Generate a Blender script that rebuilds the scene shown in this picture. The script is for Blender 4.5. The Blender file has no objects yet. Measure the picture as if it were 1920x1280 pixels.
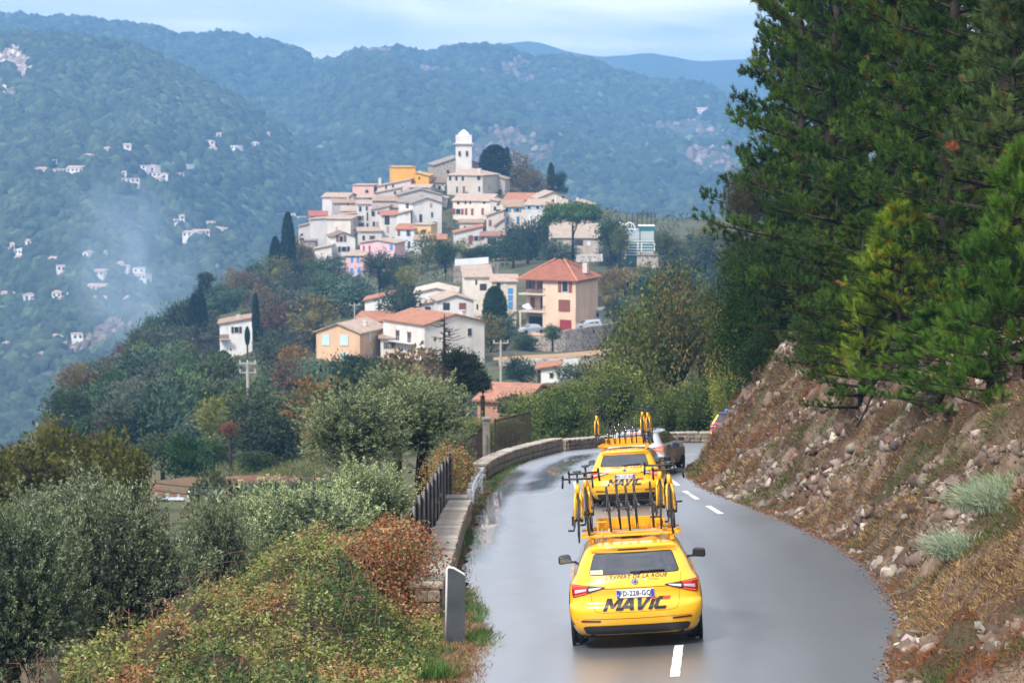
import bpy, bmesh, math, random
import numpy as np
from mathutils import Matrix, Vector, noise as mnoise
random.seed(7); rng = np.random.default_rng(7)
SC = bpy.context.scene
COL = SC.collection
# ---------------------------------------------------------------- camera, world, sun, exposure
FPX = 4533.0                                   # focal length in pixels of the 1920 px wide photograph (85 mm)
PITCH = math.atan((640-180)/FPX)
cd = bpy.data.cameras.new('camera'); cam = bpy.data.objects.new('camera', cd); COL.objects.link(cam)
cd.lens = 85.0; cd.sensor_width = 36.0; cd.clip_start = 0.5; cd.clip_end = 20000
cam.rotation_euler = (math.pi/2-PITCH, 0, 0); cam.location = (0, 0, 0)
cd.dof.use_dof = True; cd.dof.focus_distance = 34.0; cd.dof.aperture_fstop = 4.0
SC.camera = cam
w = bpy.data.worlds.new('World'); SC.world = w; w.use_nodes = True
SUN_EL, SUN_AZ = math.radians(48), math.radians(215)     # azimuth clockwise from +Y: behind and left of the camera
nt = w.node_tree; nt.nodes.clear()
n_out = nt.nodes.new('ShaderNodeOutputWorld'); n_bg = nt.nodes.new('ShaderNodeBackground')
n_sky = nt.nodes.new('ShaderNodeTexSky'); n_sky.sky_type = 'NISHITA'; n_sky.sun_disc = False
n_sky.sun_elevation = SUN_EL; n_sky.sun_rotation = SUN_AZ; n_sky.altitude = 300; n_sky.air_density = 1.0; n_sky.dust_density = 2.0
n_tc = nt.nodes.new('ShaderNodeTexCoord')
n_map = nt.nodes.new('ShaderNodeMapping'); n_map.inputs['Scale'].default_value = (1.0, 1.0, 3.5)
n_cl = nt.nodes.new('ShaderNodeTexNoise'); n_cl.inputs['Scale'].default_value = 5.0; n_cl.inputs['Detail'].default_value = 7; n_cl.inputs['Distortion'].default_value = 0.4
n_rmp = nt.nodes.new('ShaderNodeMapRange'); n_rmp.inputs[1].default_value = 0.3; n_rmp.inputs[2].default_value = 0.68
n_rmp.inputs[3].default_value = 0.80; n_rmp.inputs[4].default_value = 1.0
n_mix = nt.nodes.new('ShaderNodeMix'); n_mix.data_type = 'RGBA'
n_mix.inputs[7].default_value = (8.4, 8.3, 8.5, 1)       # thin bright cloud deck
nt.links.new(n_tc.outputs['Generated'], n_map.inputs['Vector']); nt.links.new(n_map.outputs[0], n_cl.inputs['Vector'])
nt.links.new(n_cl.outputs['Fac'], n_rmp.inputs[0]); nt.links.new(n_rmp.outputs[0], n_mix.inputs[0])
n_c2 = nt.nodes.new('ShaderNodeTexNoise'); n_c2.inputs['Scale'].default_value = 7.0; n_c2.inputs['Detail'].default_value = 8; n_c2.inputs['Distortion'].default_value = .7
n_m2 = nt.nodes.new('ShaderNodeMapping'); n_m2.inputs['Scale'].default_value = (1, 1, 6); n_m2.inputs['Location'].default_value = (3, 1, 0)
nt.links.new(n_tc.outputs['Generated'], n_m2.inputs['Vector']); nt.links.new(n_m2.outputs[0], n_c2.inputs['Vector'])
n_r2 = nt.nodes.new('ShaderNodeMapRange'); n_r2.inputs[1].default_value = .38; n_r2.inputs[2].default_value = .62; nt.links.new(n_c2.outputs['Fac'], n_r2.inputs[0])
n_cc = nt.nodes.new('ShaderNodeMix'); n_cc.data_type = 'RGBA'; n_cc.inputs[6].default_value = (6.4, 7.0, 8.3, 1); n_cc.inputs[7].default_value = (10.6, 10.2, 10.0, 1)
nt.links.new(n_r2.outputs[0], n_cc.inputs[0]); nt.links.new(n_cc.outputs[2], n_mix.inputs[7])
nt.links.new(n_sky.outputs[0], n_mix.inputs[6]); nt.links.new(n_mix.outputs[2], n_bg.inputs['Color'])
n_bg.inputs['Strength'].default_value = 0.12
nt.links.new(n_bg.outputs[0], n_out.inputs['Surface'])
sd = bpy.data.lights.new('sun', 'SUN'); sd.energy = 3.5; sd.angle = math.radians(10); sd.color = (1.0, 0.95, 0.88)
sun = bpy.data.objects.new('sun', sd); COL.objects.link(sun)
sv = Vector((math.sin(SUN_AZ)*math.cos(SUN_EL), math.cos(SUN_AZ)*math.cos(SUN_EL), math.sin(SUN_EL)))
sun.rotation_euler = sv.to_track_quat('Z', 'Y').to_euler()
SC.view_settings.view_transform = 'Standard'; SC.view_settings.look = 'None'
SC.view_settings.exposure = 0.64; SC.view_settings.gamma = 1.0; SC.view_settings.use_curve_mapping = False
SC.render.engine = 'CYCLES'
cy = SC.cycles; cy.max_bounces = 6; cy.diffuse_bounces = 2; cy.glossy_bounces = 3; cy.transmission_bounces = 3
cy.transparent_max_bounces = 6; cy.volume_bounces = 2; cy.use_denoising = True; cy.caustics_reflective = False; cy.caustics_refractive = False

# ---------------------------------------------------------------- coordinate helpers
CP, SP = math.cos(PITCH), math.sin(PITCH)
def P(px, py, D):
    """world point seen at photo pixel (px, py) at depth D along the view axis"""
    xc = (px-960)/FPX*D; yc = (640-py)/FPX*D
    return np.array([xc, D*CP+yc*SP, -D*SP+yc*CP])
def proj(x, y, z):
    D = y*CP - z*SP; yc = y*SP + z*CP
    return 960+FPX*x/D, 640-FPX*yc/D, D

# ---------------------------------------------------------------- materials
def nm(name):
    m = bpy.data.materials.new(name); m.use_nodes = True
    return m, m.node_tree, m.node_tree.nodes['Principled BSDF']
def L(nt, a, b): nt.links.new(a, b)
_mc = {}
def plain(name, rgb, rough=0.6, metal=0.0, coat=0.0, emit=None, es=0.0, spec=0.5):
    if name in _mc: return _mc[name]
    m, nt, b = nm(name)
    b.inputs['Base Color'].default_value = (*rgb, 1); b.inputs['Roughness'].default_value = rough
    b.inputs['Metallic'].default_value = metal; b.inputs['Coat Weight'].default_value = coat
    b.inputs['Specular IOR Level'].default_value = spec
    if emit: b.inputs['Emission Color'].default_value = (*emit, 1); b.inputs['Emission Strength'].default_value = es
    _mc[name] = m; return m
def noisy(name, rgb, rgb2, scale=3.0, rough=0.85, bump=0.3, bscale=None, detail=6, use_obj=False, coord='Object', bdist=0.05, lo=0.35, hi=0.65, scale3=None, spec=0.3, rgb3=None):
    """two colours mixed by noise + bump; use_obj multiplies by the object's own colour"""
    if name in _mc: return _mc[name]
    m, nt, b = nm(name)
    tc = nt.nodes.new('ShaderNodeTexCoord'); mp = nt.nodes.new('ShaderNodeMapping'); L(nt, tc.outputs[coord], mp.inputs['Vector'])
    if scale3: mp.inputs['Scale'].default_value = scale3
    n1 = nt.nodes.new('ShaderNodeTexNoise'); n1.inputs['Scale'].default_value = scale; n1.inputs['Detail'].default_value = detail
    L(nt, mp.outputs[0], n1.inputs['Vector'])
    mr = nt.nodes.new('ShaderNodeMapRange'); mr.inputs[1].default_value = lo; mr.inputs[2].default_value = hi; L(nt, n1.outputs['Fac'], mr.inputs[0])
    mx = nt.nodes.new('ShaderNodeMix'); mx.data_type = 'RGBA'; mx.inputs[6].default_value = (*rgb, 1); mx.inputs[7].default_value = (*rgb2, 1)
    L(nt, mr.outputs[0], mx.inputs[0]); last = mx.outputs[2]
    if rgb3:
        n3 = nt.nodes.new('ShaderNodeTexNoise'); n3.inputs['Scale'].default_value = scale*0.23; n3.inputs['Detail'].default_value = 4
        L(nt, mp.outputs[0], n3.inputs['Vector'])
        m3 = nt.nodes.new('ShaderNodeMapRange'); m3.inputs[1].default_value = 0.5; m3.inputs[2].default_value = 0.65; L(nt, n3.outputs['Fac'], m3.inputs[0])
        x3 = nt.nodes.new('ShaderNodeMix'); x3.data_type = 'RGBA'; x3.inputs[7].default_value = (*rgb3, 1)
        L(nt, m3.outputs[0], x3.inputs[0]); L(nt, last, x3.inputs[6]); last = x3.outputs[2]
    if use_obj:
        oi = nt.nodes.new('ShaderNodeObjectInfo'); mu = nt.nodes.new('ShaderNodeMix'); mu.data_type = 'RGBA'; mu.blend_type = 'MULTIPLY'
        mu.inputs[0].default_value = 1; L(nt, last, mu.inputs[6]); L(nt, oi.outputs['Color'], mu.inputs[7]); last = mu.outputs[2]
    L(nt, last, b.inputs['Base Color']); b.inputs['Roughness'].default_value = rough; b.inputs['Specular IOR Level'].default_value = spec
    if bump:
        n2 = nt.nodes.new('ShaderNodeTexNoise'); n2.inputs['Scale'].default_value = bscale or scale*5; n2.inputs['Detail'].default_value = 5
        L(nt, mp.outputs[0], n2.inputs['Vector'])
        bp = nt.nodes.new('ShaderNodeBump'); bp.inputs['Strength'].default_value = bump; bp.inputs['Distance'].default_value = bdist
        L(nt, n2.outputs['Fac'], bp.inputs['Height']); L(nt, bp.outputs[0], b.inputs['Normal'])
    _mc[name] = m; return m
def leafmat(name, rough=0.55, trans=0.25, use_obj=True, gain=1.0, spec=0.35):
    """base colour = per-leaf attribute 'Col' times the object's colour; a little light comes through the leaf"""
    if name in _mc: return _mc[name]
    m, nt, b = nm(name)
    at = nt.nodes.new('ShaderNodeAttribute'); at.attribute_name = 'Col'; last = at.outputs['Color']
    if use_obj:
        oi = nt.nodes.new('ShaderNodeObjectInfo'); mu = nt.nodes.new('ShaderNodeMix'); mu.data_type = 'RGBA'; mu.blend_type = 'MULTIPLY'
        mu.inputs[0].default_value = 1; L(nt, last, mu.inputs[6]); L(nt, oi.outputs['Color'], mu.inputs[7]); last = mu.outputs[2]
    L(nt, last, b.inputs['Base Color']); b.inputs['Roughness'].default_value = rough; b.inputs['Specular IOR Level'].default_value = spec
    if trans:
        tr = nt.nodes.new('ShaderNodeBsdfTranslucent'); L(nt, last, tr.inputs['Color'])
        ms = nt.nodes.new('ShaderNodeMixShader'); ms.inputs[0].default_value = trans
        out = nt.nodes['Material Output']; L(nt, b.outputs[0], ms.inputs[1]); L(nt, tr.outputs[0], ms.inputs[2]); L(nt, ms.outputs[0], out.inputs['Surface'])
    _mc[name] = m; return m

# ---------------------------------------------------------------- mesh helpers
def np_mesh(name, V, F, mat=None, col=None, smooth=False):
    """V (n,3); F (m,k) all faces with k corners; col (n,3) point colours"""
    V = np.ascontiguousarray(V, dtype=np.float32); F = np.ascontiguousarray(F, dtype=np.int32)
    me = bpy.data.meshes.new(name); m, k = F.shape
    me.vertices.add(len(V)); me.vertices.foreach_set('co', V.ravel())
    me.loops.add(m*k); me.loops.foreach_set('vertex_index', F.ravel())
    me.polygons.add(m); me.polygons.foreach_set('loop_start', np.arange(0, m*k, k, dtype=np.int32))
    if smooth: me.polygons.foreach_set('use_smooth', np.ones(m, dtype=bool))
    me.update(calc_edges=True)
    if col is not None:
        a = me.attributes.new('Col', 'FLOAT_COLOR', 'POINT'); c = np.ones((len(V), 4), dtype=np.float32); c[:, :3] = col
        a.data.foreach_set('color', c.ravel())
    if mat: me.materials.append(mat)
    return me
def link(name, data, parent=None, loc=None, rot=None, scale=None, color=None):
    o = bpy.data.objects.new(name, data); COL.objects.link(o)
    if parent is not None: o.parent = parent
    if loc is not None: o.location = loc
    if rot is not None: o.rotation_euler = rot
    if scale is not None: o.scale = scale
    if color is not None: o.color = (*color, 1)
    return o
def tag(o, label=None, cat=None, group=None, kind=None):
    if label: o['label'] = label
    if cat: o['category'] = cat
    if group: o['group'] = group
    if kind: o['kind'] = kind
    return o
def empty(name, loc=(0, 0, 0), rot=(0, 0, 0), matrix=None):
    o = bpy.data.objects.new(name, None); COL.objects.link(o); o.empty_display_size = 0.2
    if matrix is not None: o.matrix_world = matrix
    else: o.location = loc; o.rotation_euler = rot
    return o
def copy_tree(o, parent=None, kids=None):
    if kids is None:
        kids = {}
        for c in COL.objects:
            if c.parent is not None: kids.setdefault(c.parent.name, []).append(c)
    c = o.copy(); COL.objects.link(c)
    if parent is not None: c.parent = parent
    for ch in kids.get(o.name, []): copy_tree(ch, c, kids)
    return c
class MB:
    """collects simple solids; build() links them as ONE mesh"""
    def __init__(s): s.v = []; s.f = []
    def add(s, V, F):
        n = len(s.v); s.v += [tuple(map(float, p)) for p in V]; s.f += [tuple(i+n for i in f) for f in F]; return s
    def box(s, c, d, rz=0, R=None, taper=1.0):
        x, y, z = d[0]/2, d[1]/2, d[2]/2
        p = [(-x, -y, -z), (x, -y, -z), (x, y, -z), (-x, y, -z), (-x*taper, -y*taper, z), (x*taper, -y*taper, z), (x*taper, y*taper, z), (-x*taper, y*taper, z)]
        if R is not None: p = [tuple(R @ Vector(q)) for q in p]
        elif rz: cz, sz = math.cos(rz), math.sin(rz); p = [(a*cz-b*sz, a*sz+b*cz, e) for a, b, e in p]
        return s.add([(a+c[0], b+c[1], e+c[2]) for a, b, e in p], [(0, 3, 2, 1), (4, 5, 6, 7), (0, 1, 5, 4), (1, 2, 6, 5), (2, 3, 7, 6), (3, 0, 4, 7)])
    def tube(s, pts, r, n=6, cap=True):
        pts = [Vector(p) for p in pts]; r = r if isinstance(r, (list, tuple)) else [r]*len(pts); rings = []; V = []
        up = None
        for i, p in enumerate(pts):
            t = (pts[min(i+1, len(pts)-1)]-pts[max(i-1, 0)]).normalized()
            if up is None:
                up = Vector((0, 0, 1)) if abs(t.z) < .9 else Vector((1, 0, 0))
            a = t.cross(up).normalized(); b = a.cross(t).normalized(); up = b
            for k in range(n):
                w_ = 2*math.pi*k/n; V.append(p+(a*math.cos(w_)+b*math.sin(w_))*r[i])
        F = []
        for i in range(len(pts)-1):
            for k in range(n):
                F.append((i*n+k, i*n+(k+1) % n, (i+1)*n+(k+1) % n, (i+1)*n+k))
        if cap: F.append(tuple(range(n-1, -1, -1))); F.append(tuple((len(pts)-1)*n+k for k in range(n)))
        return s.add(V, F)
    def cyl(s, c, r, h, axis='Z', n=16, r2=None):
        r2 = r if r2 is None else r2; V = []
        for (rr, hh) in ((r, -h/2), (r2, h/2)):
            for k in range(n):
                a = 2*math.pi*k/n; q = (rr*math.cos(a), rr*math.sin(a), hh)
                q = q if axis == 'Z' else ((q[2], q[0], q[1]) if axis == 'X' else (q[1], q[2], q[0]))
                V.append((q[0]+c[0], q[1]+c[1], q[2]+c[2]))
        return s.add(V, [(k, (k+1) % n, n+(k+1) % n, n+k) for k in range(n)]+[tuple(range(n-1, -1, -1)), tuple(range(n, 2*n))])
    def torus(s, c, R, r, axis='X', n=32, m=8, sx=1.0):
        V = []
        for i in range(n):
            a = 2*math.pi*i/n
            for k in range(m):
                b = 2*math.pi*k/m; rr = R+r*math.cos(b); q = (rr*math.cos(a), rr*math.sin(a), r*sx*math.sin(b))
                q = q if axis == 'Z' else ((q[2], q[0], q[1]) if axis == 'X' else (q[1], q[2], q[0]))
                V.append((q[0]+c[0], q[1]+c[1], q[2]+c[2]))
        F = [(i*m+k, ((i+1) % n)*m+k, ((i+1) % n)*m+(k+1) % m, i*m+(k+1) % m) for i in range(n) for k in range(m)]
        return s.add(V, F)
    def mesh(s, name, mat=None, smooth=False):
        me = bpy.data.meshes.new(name); me.from_pydata(s.v, [], s.f); me.update()
        if smooth: me.polygons.foreach_set('use_smooth', [True]*len(me.polygons))
        if mat: me.materials.append(mat)
        return me
    def build(s, name, mat, parent=None, smooth=False, bevel=0, **k):
        o = link(name, s.mesh(name, mat, smooth), parent, **k)
        if bevel:
            b = o.modifiers.new('bevel', 'BEVEL'); b.width = bevel; b.segments = 2; b.limit_method = 'ANGLE'
        return o
_unit = {}
def ubox(name, mat, parent, c, d, rz=0, color=None):
    """a box sharing one unit mesh per material and name"""
    k = (name, mat.name)
    if k not in _unit: _unit[k] = MB().box((0, 0, 0), (1, 1, 1)).mesh(name, mat)
    return link(name, _unit[k], parent, loc=c, rot=(0, 0, rz), scale=d, color=color)
def vnoise(x, y, seed=0, octaves=4):
    """fast value noise on arrays"""
    x = np.asarray(x, float); y = np.asarray(y, float); out = np.zeros(np.broadcast(x, y).shape); amp = 1; tot = 0
    for o in range(octaves):
        xi = np.floor(x).astype(np.int64); yi = np.floor(y).astype(np.int64); fx = x-xi; fy = y-yi
        fx = fx*fx*(3-2*fx); fy = fy*fy*(3-2*fy)
        def h(a, b):
            n = (a*374761393+b*668265263+(seed+o)*1442695041) & 0x7fffffff
            n = ((n ^ (n >> 13))*1274126177) & 0x7fffffff
            return ((n ^ (n >> 16)) & 0xffff)/65535.0
        out = out+amp*((h(xi, yi)*(1-fx)+h(xi+1, yi)*fx)*(1-fy)+(h(xi, yi+1)*(1-fx)+h(xi+1, yi+1)*fx)*fy)
        tot += amp; amp *= .5; x = x*2.03+5.1; y = y*2.03+1.7
    return out/tot
def grid_mesh(name, X, Y, Z, mat, smooth=True, col=None):
    n, m = X.shape; V = np.stack([X.ravel(), Y.ravel(), Z.ravel()], 1)
    i = np.arange(n-1)[:, None]*m+np.arange(m-1)[None, :]; i = i.ravel()
    F = np.stack([i, i+1, i+m+1, i+m], 1)
    return np_mesh(name, V, F, mat, smooth=smooth, col=col)
# ================================================================ THE LAND
# road edges (X at Y) taken on a plane that runs downhill at 10 % and leans 6 % to the left
YE = np.array([-40, 0, 20, 27, 30.2, 35, 41.4, 46.4, 54.4, 60, 66.8, 73, 79, 85, 90.6, 94, 97.6, 100, 103, 107, 112.])
XL = np.array([-3, -2, -1.2, -.8, -.66, -.47, -.85, -.94, -.96, -.9, -.81, -.57, -.3, .15, .8, 1.3, 2.15, 3.0, 4.3, 7.3, 14.])
XR = np.array([3.4, 4.0, 4.2, 4.35, 4.8, 5.75, 6.3, 6.45, 6.2, 5.85, 5.45, 5.4, 5.8, 6.85, 7.95, 8.4, 8.8, 9.5, 12., 20, 30])
def xl(y): return np.interp(y, YE, XL)
def xr(y): return np.interp(y, YE, XR)
def zroad(x, y):
    c = 0.06*np.clip(1-(np.asarray(y)-75)/25, 0, 1)
    return -4.22-0.1037*np.asarray(y)+c*(np.asarray(x)-1.7)
def road_pt(px, py):
    D = 40.0
    for _ in range(60):
        p = P(px, py, D); D *= 1+0.5*(p[2]-zroad(p[0], p[1]))/8.0 if False else 1
        f = P(px, py, D)[2]-zroad(*P(px, py, D)[:2]); f2 = P(px, py, D*1.01)[2]-zroad(*P(px, py, D*1.01)[:2])
        D = max(5, D-f*(D*.01)/(f2-f))
        if abs(f) < 1e-4: break
    return P(px, py, D), D
# --- far terrain: smooth surface through measured points (photo pixel, depth)
CPT = [(940,800,190),(1000,740,250),(900,775,230),(1025,722,270),(930,703,300),(1050,692,325),(1100,664,365),(1080,660,382),(1040,621,398),(1100,615,402),(990,640,392),
(930,645,380),(850,682,348),(750,682,345),(640,676,350),(560,705,330),(460,705,380),(440,666,420),(380,705,400),(300,700,420),
(110,805,290),(170,765,310),(200,725,330),(230,697,360),(280,648,420),(340,618,460),(400,570,500),(480,520,540),(560,490,570),
(300,975,135),(420,915,150),(520,870,170),(300,870,215),(200,870,250),(100,890,240),(0,960,110),(100,975,100),(-150,990,100),(0,1010,90),
(700,602,440),(620,565,480),(720,560,460),(830,545,470),(920,525,480),(960,503,500),(1080,492,490),(1150,523,470),(1200,562,450),(1180,604,410),
(600,503,540),(660,525,535),(700,512,540),(780,484,550),(850,462,555),(930,452,560),(1000,463,550),(1100,472,540),(1200,505,520),(1250,560,480),(1300,610,440),
(1350,660,380),(1400,710,300),(1200,720,280),(1300,780,200),(1100,800,180),(620,475,565),(700,442,580),(800,436,585),(870,418,590),(950,424,590),(1050,434,580),
(600,425,600),(660,402,610),(760,372,620),(820,354,630),(870,338,640),(930,338,650),(980,352,650),(1050,382,640),(1100,402,620),(1180,442,590),(1250,475,560),
(1320,490,540),(1400,500,520),(1500,500,500),(1650,520,480),(600,760,250),(760,740,260),(500,800,220),(640,830,190),(760,860,160),(700,900,130),(850,870,130)]
W = [P(*c) for c in CPT]
W += [np.array(q, float) for q in [(6,118,-19),(18,118,-19),(-6,118,-19.5),(0,104,-18),(-6,95,-17),(10,140,-22),(30,140,-20),(40,118,-12),(45,90,0),(60,200,-10),(80,300,-10),
(-10,45,-13.5),(-10,30,-12),(-12,60,-15),(-10,75,-16),(-20,60,-18),(-30,45,-18),(-25,20,-15),(-60,60,-40),(-80,120,-60),(-60,150,-45),(-80,200,-70),(-100,300,-80),(-75,300,-62),(-95,420,-78),(-95,540,-76),(-70,600,-66),(-60,680,-66),
(0,730,-66),(60,730,-60),(120,700,-40),(150,500,-10),(150,350,0),(-180,500,-125),(-180,200,-110),(-160,0,-60),(-40,0,-20),(-20,-40,-14),(-100,-60,-40),(0,900,-110),(-100,900,-140),(150,900,-60),(45,40,8),(45,0,12),(60,-50,15),(250,200,60),(250,500,40)]]
W = np.array(W)
def rbf_fit(A):
    n = len(A); X = A[:, :2]; d = np.sqrt(((X[:, None]-X[None])**2).sum(-1))
    K = np.zeros((n+3, n+3)); K[:n, :n] = d+np.eye(n)*-1.0*0; Pm = np.c_[np.ones(n), X]; K[:n, n:] = Pm; K[n:, :n] = Pm.T
    return np.linalg.solve(K, np.r_[A[:, 2], 0, 0, 0])
RW = rbf_fit(W)
def terr_far(x, y):
    x = np.asarray(x, float); y = np.asarray(y, float); sh = np.broadcast(x, y).shape
    q = np.stack([np.broadcast_to(x, sh).ravel(), np.broadcast_to(y, sh).ravel()], 1); out = np.empty(len(q))
    for i in range(0, len(q), 20000):
        b = q[i:i+20000]; d = np.sqrt(((b[:, None]-W[None, :, :2])**2).sum(-1)); out[i:i+20000] = d@RW[:-3]+RW[-3]+b@RW[-2:]
    return out.reshape(sh)
# polyline of the bank's foot (right edge of the road) and signed distance to it
FOOT = np.array([(float(xr(y)), y) for y in np.r_[-40, np.arange(0, 97, 2.0)]]+[(8.8, 97.6), (9.7, 99.6), (11.5, 101.0), (14.5, 102.0), (20, 102.6), (60, 103)])
def foot_dist(x, y):
    x = np.asarray(x, float); y = np.asarray(y, float); best = np.full(x.shape, 1e9); sgn = np.ones(x.shape); yy = np.zeros(x.shape)
    for (ax, ay), (bx, by) in zip(FOOT[:-1], FOOT[1:]):
        dx, dy = bx-ax, by-ay; L2 = dx*dx+dy*dy; t = np.clip(((x-ax)*dx+(y-ay)*dy)/L2, 0, 1)
        qx, qy = ax+t*dx, ay+t*dy; d = np.hypot(x-qx, y-qy); c = (x-ax)*dy-(y-ay)*dx
        m = d < best-1e-6; best = np.where(m, d, best); sgn = np.where(m, np.sign(c), sgn); yy = np.where(m, qy, yy)
    return best*sgn, yy
def bank_h(s, y, rough=True, x=None):
    """height of the cut bank above the road's edge at distance s from its foot"""
    s = np.maximum(s, 0); H = np.interp(y, [20, 30, 36, 45, 60, 75, 90, 103], [1.5, 2.6, 3.4, 3.6, 3.9, 4.6, 5.2, 5.0])
    sl = np.interp(y, [24, 30, 36, 42, 60, 80, 90, 103], [.45, .7, 1.25, 1.6, 1.5, 1.7, 2.3, 2.6])
    low = 0.25*np.minimum(s, .35)+sl*np.maximum(s-.35, 0)
    k = 0.5; top = H+0.45*np.maximum(s-H/sl, 0)
    return -k*np.log(np.exp(-np.clip(low/k, -50, 50))+np.exp(-np.clip(top/k, -50, 50)))+k*np.log(1+0*s) + k*np.log(1+np.exp(-H/k))
def ground(x, y):
    """terrain height without the bank's roughness"""
    x = np.asarray(x, float); y = np.asarray(y, float)
    T = terr_far(x, y)
    dl = xl(y)-x
    zr = zroad(np.clip(x, xl(y), xr(y)), y)
    drop = np.where(dl < 1.3, 0, np.minimum(.8*(dl-1.3), 40))
    near = np.maximum(zr-drop-.06, np.minimum(T, zr-.06))
    nearT = np.where(dl < 0, zr-.3, near)
    a = np.clip((y-107.5)/9, 0, 1)*1.0; a = a*a*(3-2*a)
    out = nearT*(1-a)+T*a
    fd, _ = foot_dist(x, y)
    ri = np.clip((fd-6)/25, 0, 1)
    out = out*(1-ri)+np.where(y < 108, np.minimum(T, zr+.45*fd), out)*ri
    return out
def hit(px, py, D0=45, D1=1200):
    Ds = np.geomspace(D0, D1, 500); p = np.array([P(px, py, d) for d in Ds]); g = ground(p[:, 0], p[:, 1])
    k = np.nonzero(p[:, 2] < g)[0]
    if len(k) == 0: return None
    return p[k[0]], Ds[k[0]]
def gz(x, y): return float(ground(np.array([x]), np.array([y]))[0])

m_ground = noisy('hill_soil', (.045, .052, .02), (.09, .075, .04), scale=.35, bump=.6, bscale=1.6, coord='Object', bdist=.5, rgb3=(.06, .075, .028))
def terr_block(name, xs, ys, skip=None):
    X, Y = np.meshgrid(xs, ys); Z = ground(X, Y)+(vnoise(X/6, Y/6, 3)-.5)*np.clip((Y-115)/60, 0, 1)*2.0
    return X, Y, Z
def sp(a, b, n): return list(np.linspace(a, b, n, endpoint=False))
xs = np.array(sp(-260, -60, 40)+sp(-60, -14, 46)+sp(-14, 12, 90)+sp(12, 60, 48)+sp(60, 262, 40)+[262])
ys = np.array(sp(-60, 20, 20)+sp(20, 125, 190)+sp(125, 300, 110)+sp(300, 700, 160)+sp(700, 900, 20)+[900])
X, Y, Z = terr_block('ground', xs, ys)
g = link('terrain', grid_mesh('terrain', X, Y, Z, m_ground)); tag(g, 'soil of the hill falling away below the road', None, None, 'structure')

# --- road
def asphalt():
    m, nt, b = nm('wet_asphalt')
    tc = nt.nodes.new('ShaderNodeTexCoord'); geo = nt.nodes.new('ShaderNodeNewGeometry')
    n1 = nt.nodes.new('ShaderNodeTexNoise'); n1.inputs['Scale'].default_value = .22; n1.inputs['Detail'].default_value = 6; n1.inputs['Distortion'].default_value = .6
    mp = nt.nodes.new('ShaderNodeMapping'); mp.inputs['Scale'].default_value = (1.6, .45, 1); mp.inputs['Rotation'].default_value = (0, 0, -.03)
    L(nt, geo.outputs['Position'], mp.inputs['Vector']); L(nt, mp.outputs[0], n1.inputs['Vector'])
    n2 = nt.nodes.new('ShaderNodeTexNoise'); n2.inputs['Scale'].default_value = 38; n2.inputs['Detail'].default_value = 3
    L(nt, geo.outputs['Position'], n2.inputs['Vector'])
    at = nt.nodes.new('ShaderNodeAttribute'); at.attribute_name = 'Col'       # red = standing water along the low edge, green = drier lane
    sep = nt.nodes.new('ShaderNodeSeparateColor'); L(nt, at.outputs['Color'], sep.inputs[0])
    rr = nt.nodes.new('ShaderNodeMapRange'); rr.inputs[1].default_value = .3; rr.inputs[2].default_value = .7; rr.inputs[3].default_value = .30; rr.inputs[4].default_value = .42
    L(nt, n1.outputs['Fac'], rr.inputs[0])
    wet = nt.nodes.new('ShaderNodeMath'); wet.operation = 'MULTIPLY_ADD'; wet.inputs[1].default_value = -.40; L(nt, sep.outputs[0], wet.inputs[0]); L(nt, rr.outputs[0], wet.inputs[2])
    dry = nt.nodes.new('ShaderNodeMath'); dry.operation = 'MULTIPLY_ADD'; dry.inputs[1].default_value = .13; dry.use_clamp = True; L(nt, sep.outputs[1], dry.inputs[0]); L(nt, wet.outputs[0], dry.inputs[2])
    L(nt, dry.outputs[0], b.inputs['Roughness']); L(nt, dry.outputs[0], b.inputs['Coat Roughness'])
    mx = nt.nodes.new('ShaderNodeMix'); mx.data_type = 'RGBA'; mx.inputs[6].default_value = (.078, .083, .092, 1); mx.inputs[7].default_value = (.135, .143, .157, 1)
    ad = nt.nodes.new('ShaderNodeMath'); ad.operation = 'MULTIPLY_ADD'; ad.inputs[1].default_value = .8; L(nt, n2.outputs['Fac'], ad.inputs[0])
    m5 = nt.nodes.new('ShaderNodeMath'); m5.operation = 'SUBTRACT'; m5.inputs[1].default_value = .4; L(nt, n1.outputs['Fac'], m5.inputs[0]); L(nt, m5.outputs[0], ad.inputs[2])
    L(nt, ad.outputs[0], mx.inputs[0]); dk = nt.nodes.new('ShaderNodeMix'); dk.data_type = 'RGBA'; dk.blend_type = 'MULTIPLY'; dk.inputs[7].default_value = (.50, .50, .52, 1); L(nt, sep.outputs[1], dk.inputs[0]); L(nt, mx.outputs[2], dk.inputs[6]); L(nt, dk.outputs[2], b.inputs['Base Color'])
    cw_ = nt.nodes.new('ShaderNodeMath'); cw_.operation = 'MULTIPLY_ADD'; cw_.inputs[1].default_value = -.55; cw_.inputs[2].default_value = .8; cw_.use_clamp = True; L(nt, sep.outputs[1], cw_.inputs[0]); L(nt, cw_.outputs[0], b.inputs['Coat Weight'])
    b.inputs['Specular IOR Level'].default_value = 1.0; b.inputs['Coat Weight'].default_value = .8; b.inputs['Coat Roughness'].default_value = .34; b.inputs['Coat IOR'].default_value = 1.6
    bp = nt.nodes.new('ShaderNodeBump'); bp.inputs['Strength'].default_value = .55; bp.inputs['Distance'].default_value = .009; L(nt, n2.outputs['Fac'], bp.inputs['Height']); L(nt, bp.outputs[0], b.inputs['Normal'])
    return m
m_road = asphalt()
ys = np.r_[np.arange(-40, 27, 1.5), np.arange(27, 112.01, .3)]; U = np.linspace(0, 1, 60)
Yg, Ug = np.meshgrid(ys, U, indexing='ij')
eL = xl(Yg)+(vnoise(Yg*1.3, Yg*0, 5, 3)-.5)*.35; eR = xr(Yg)+.25+(vnoise(Yg*1.1, Yg*0, 9, 3)-.5)*.3
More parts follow.
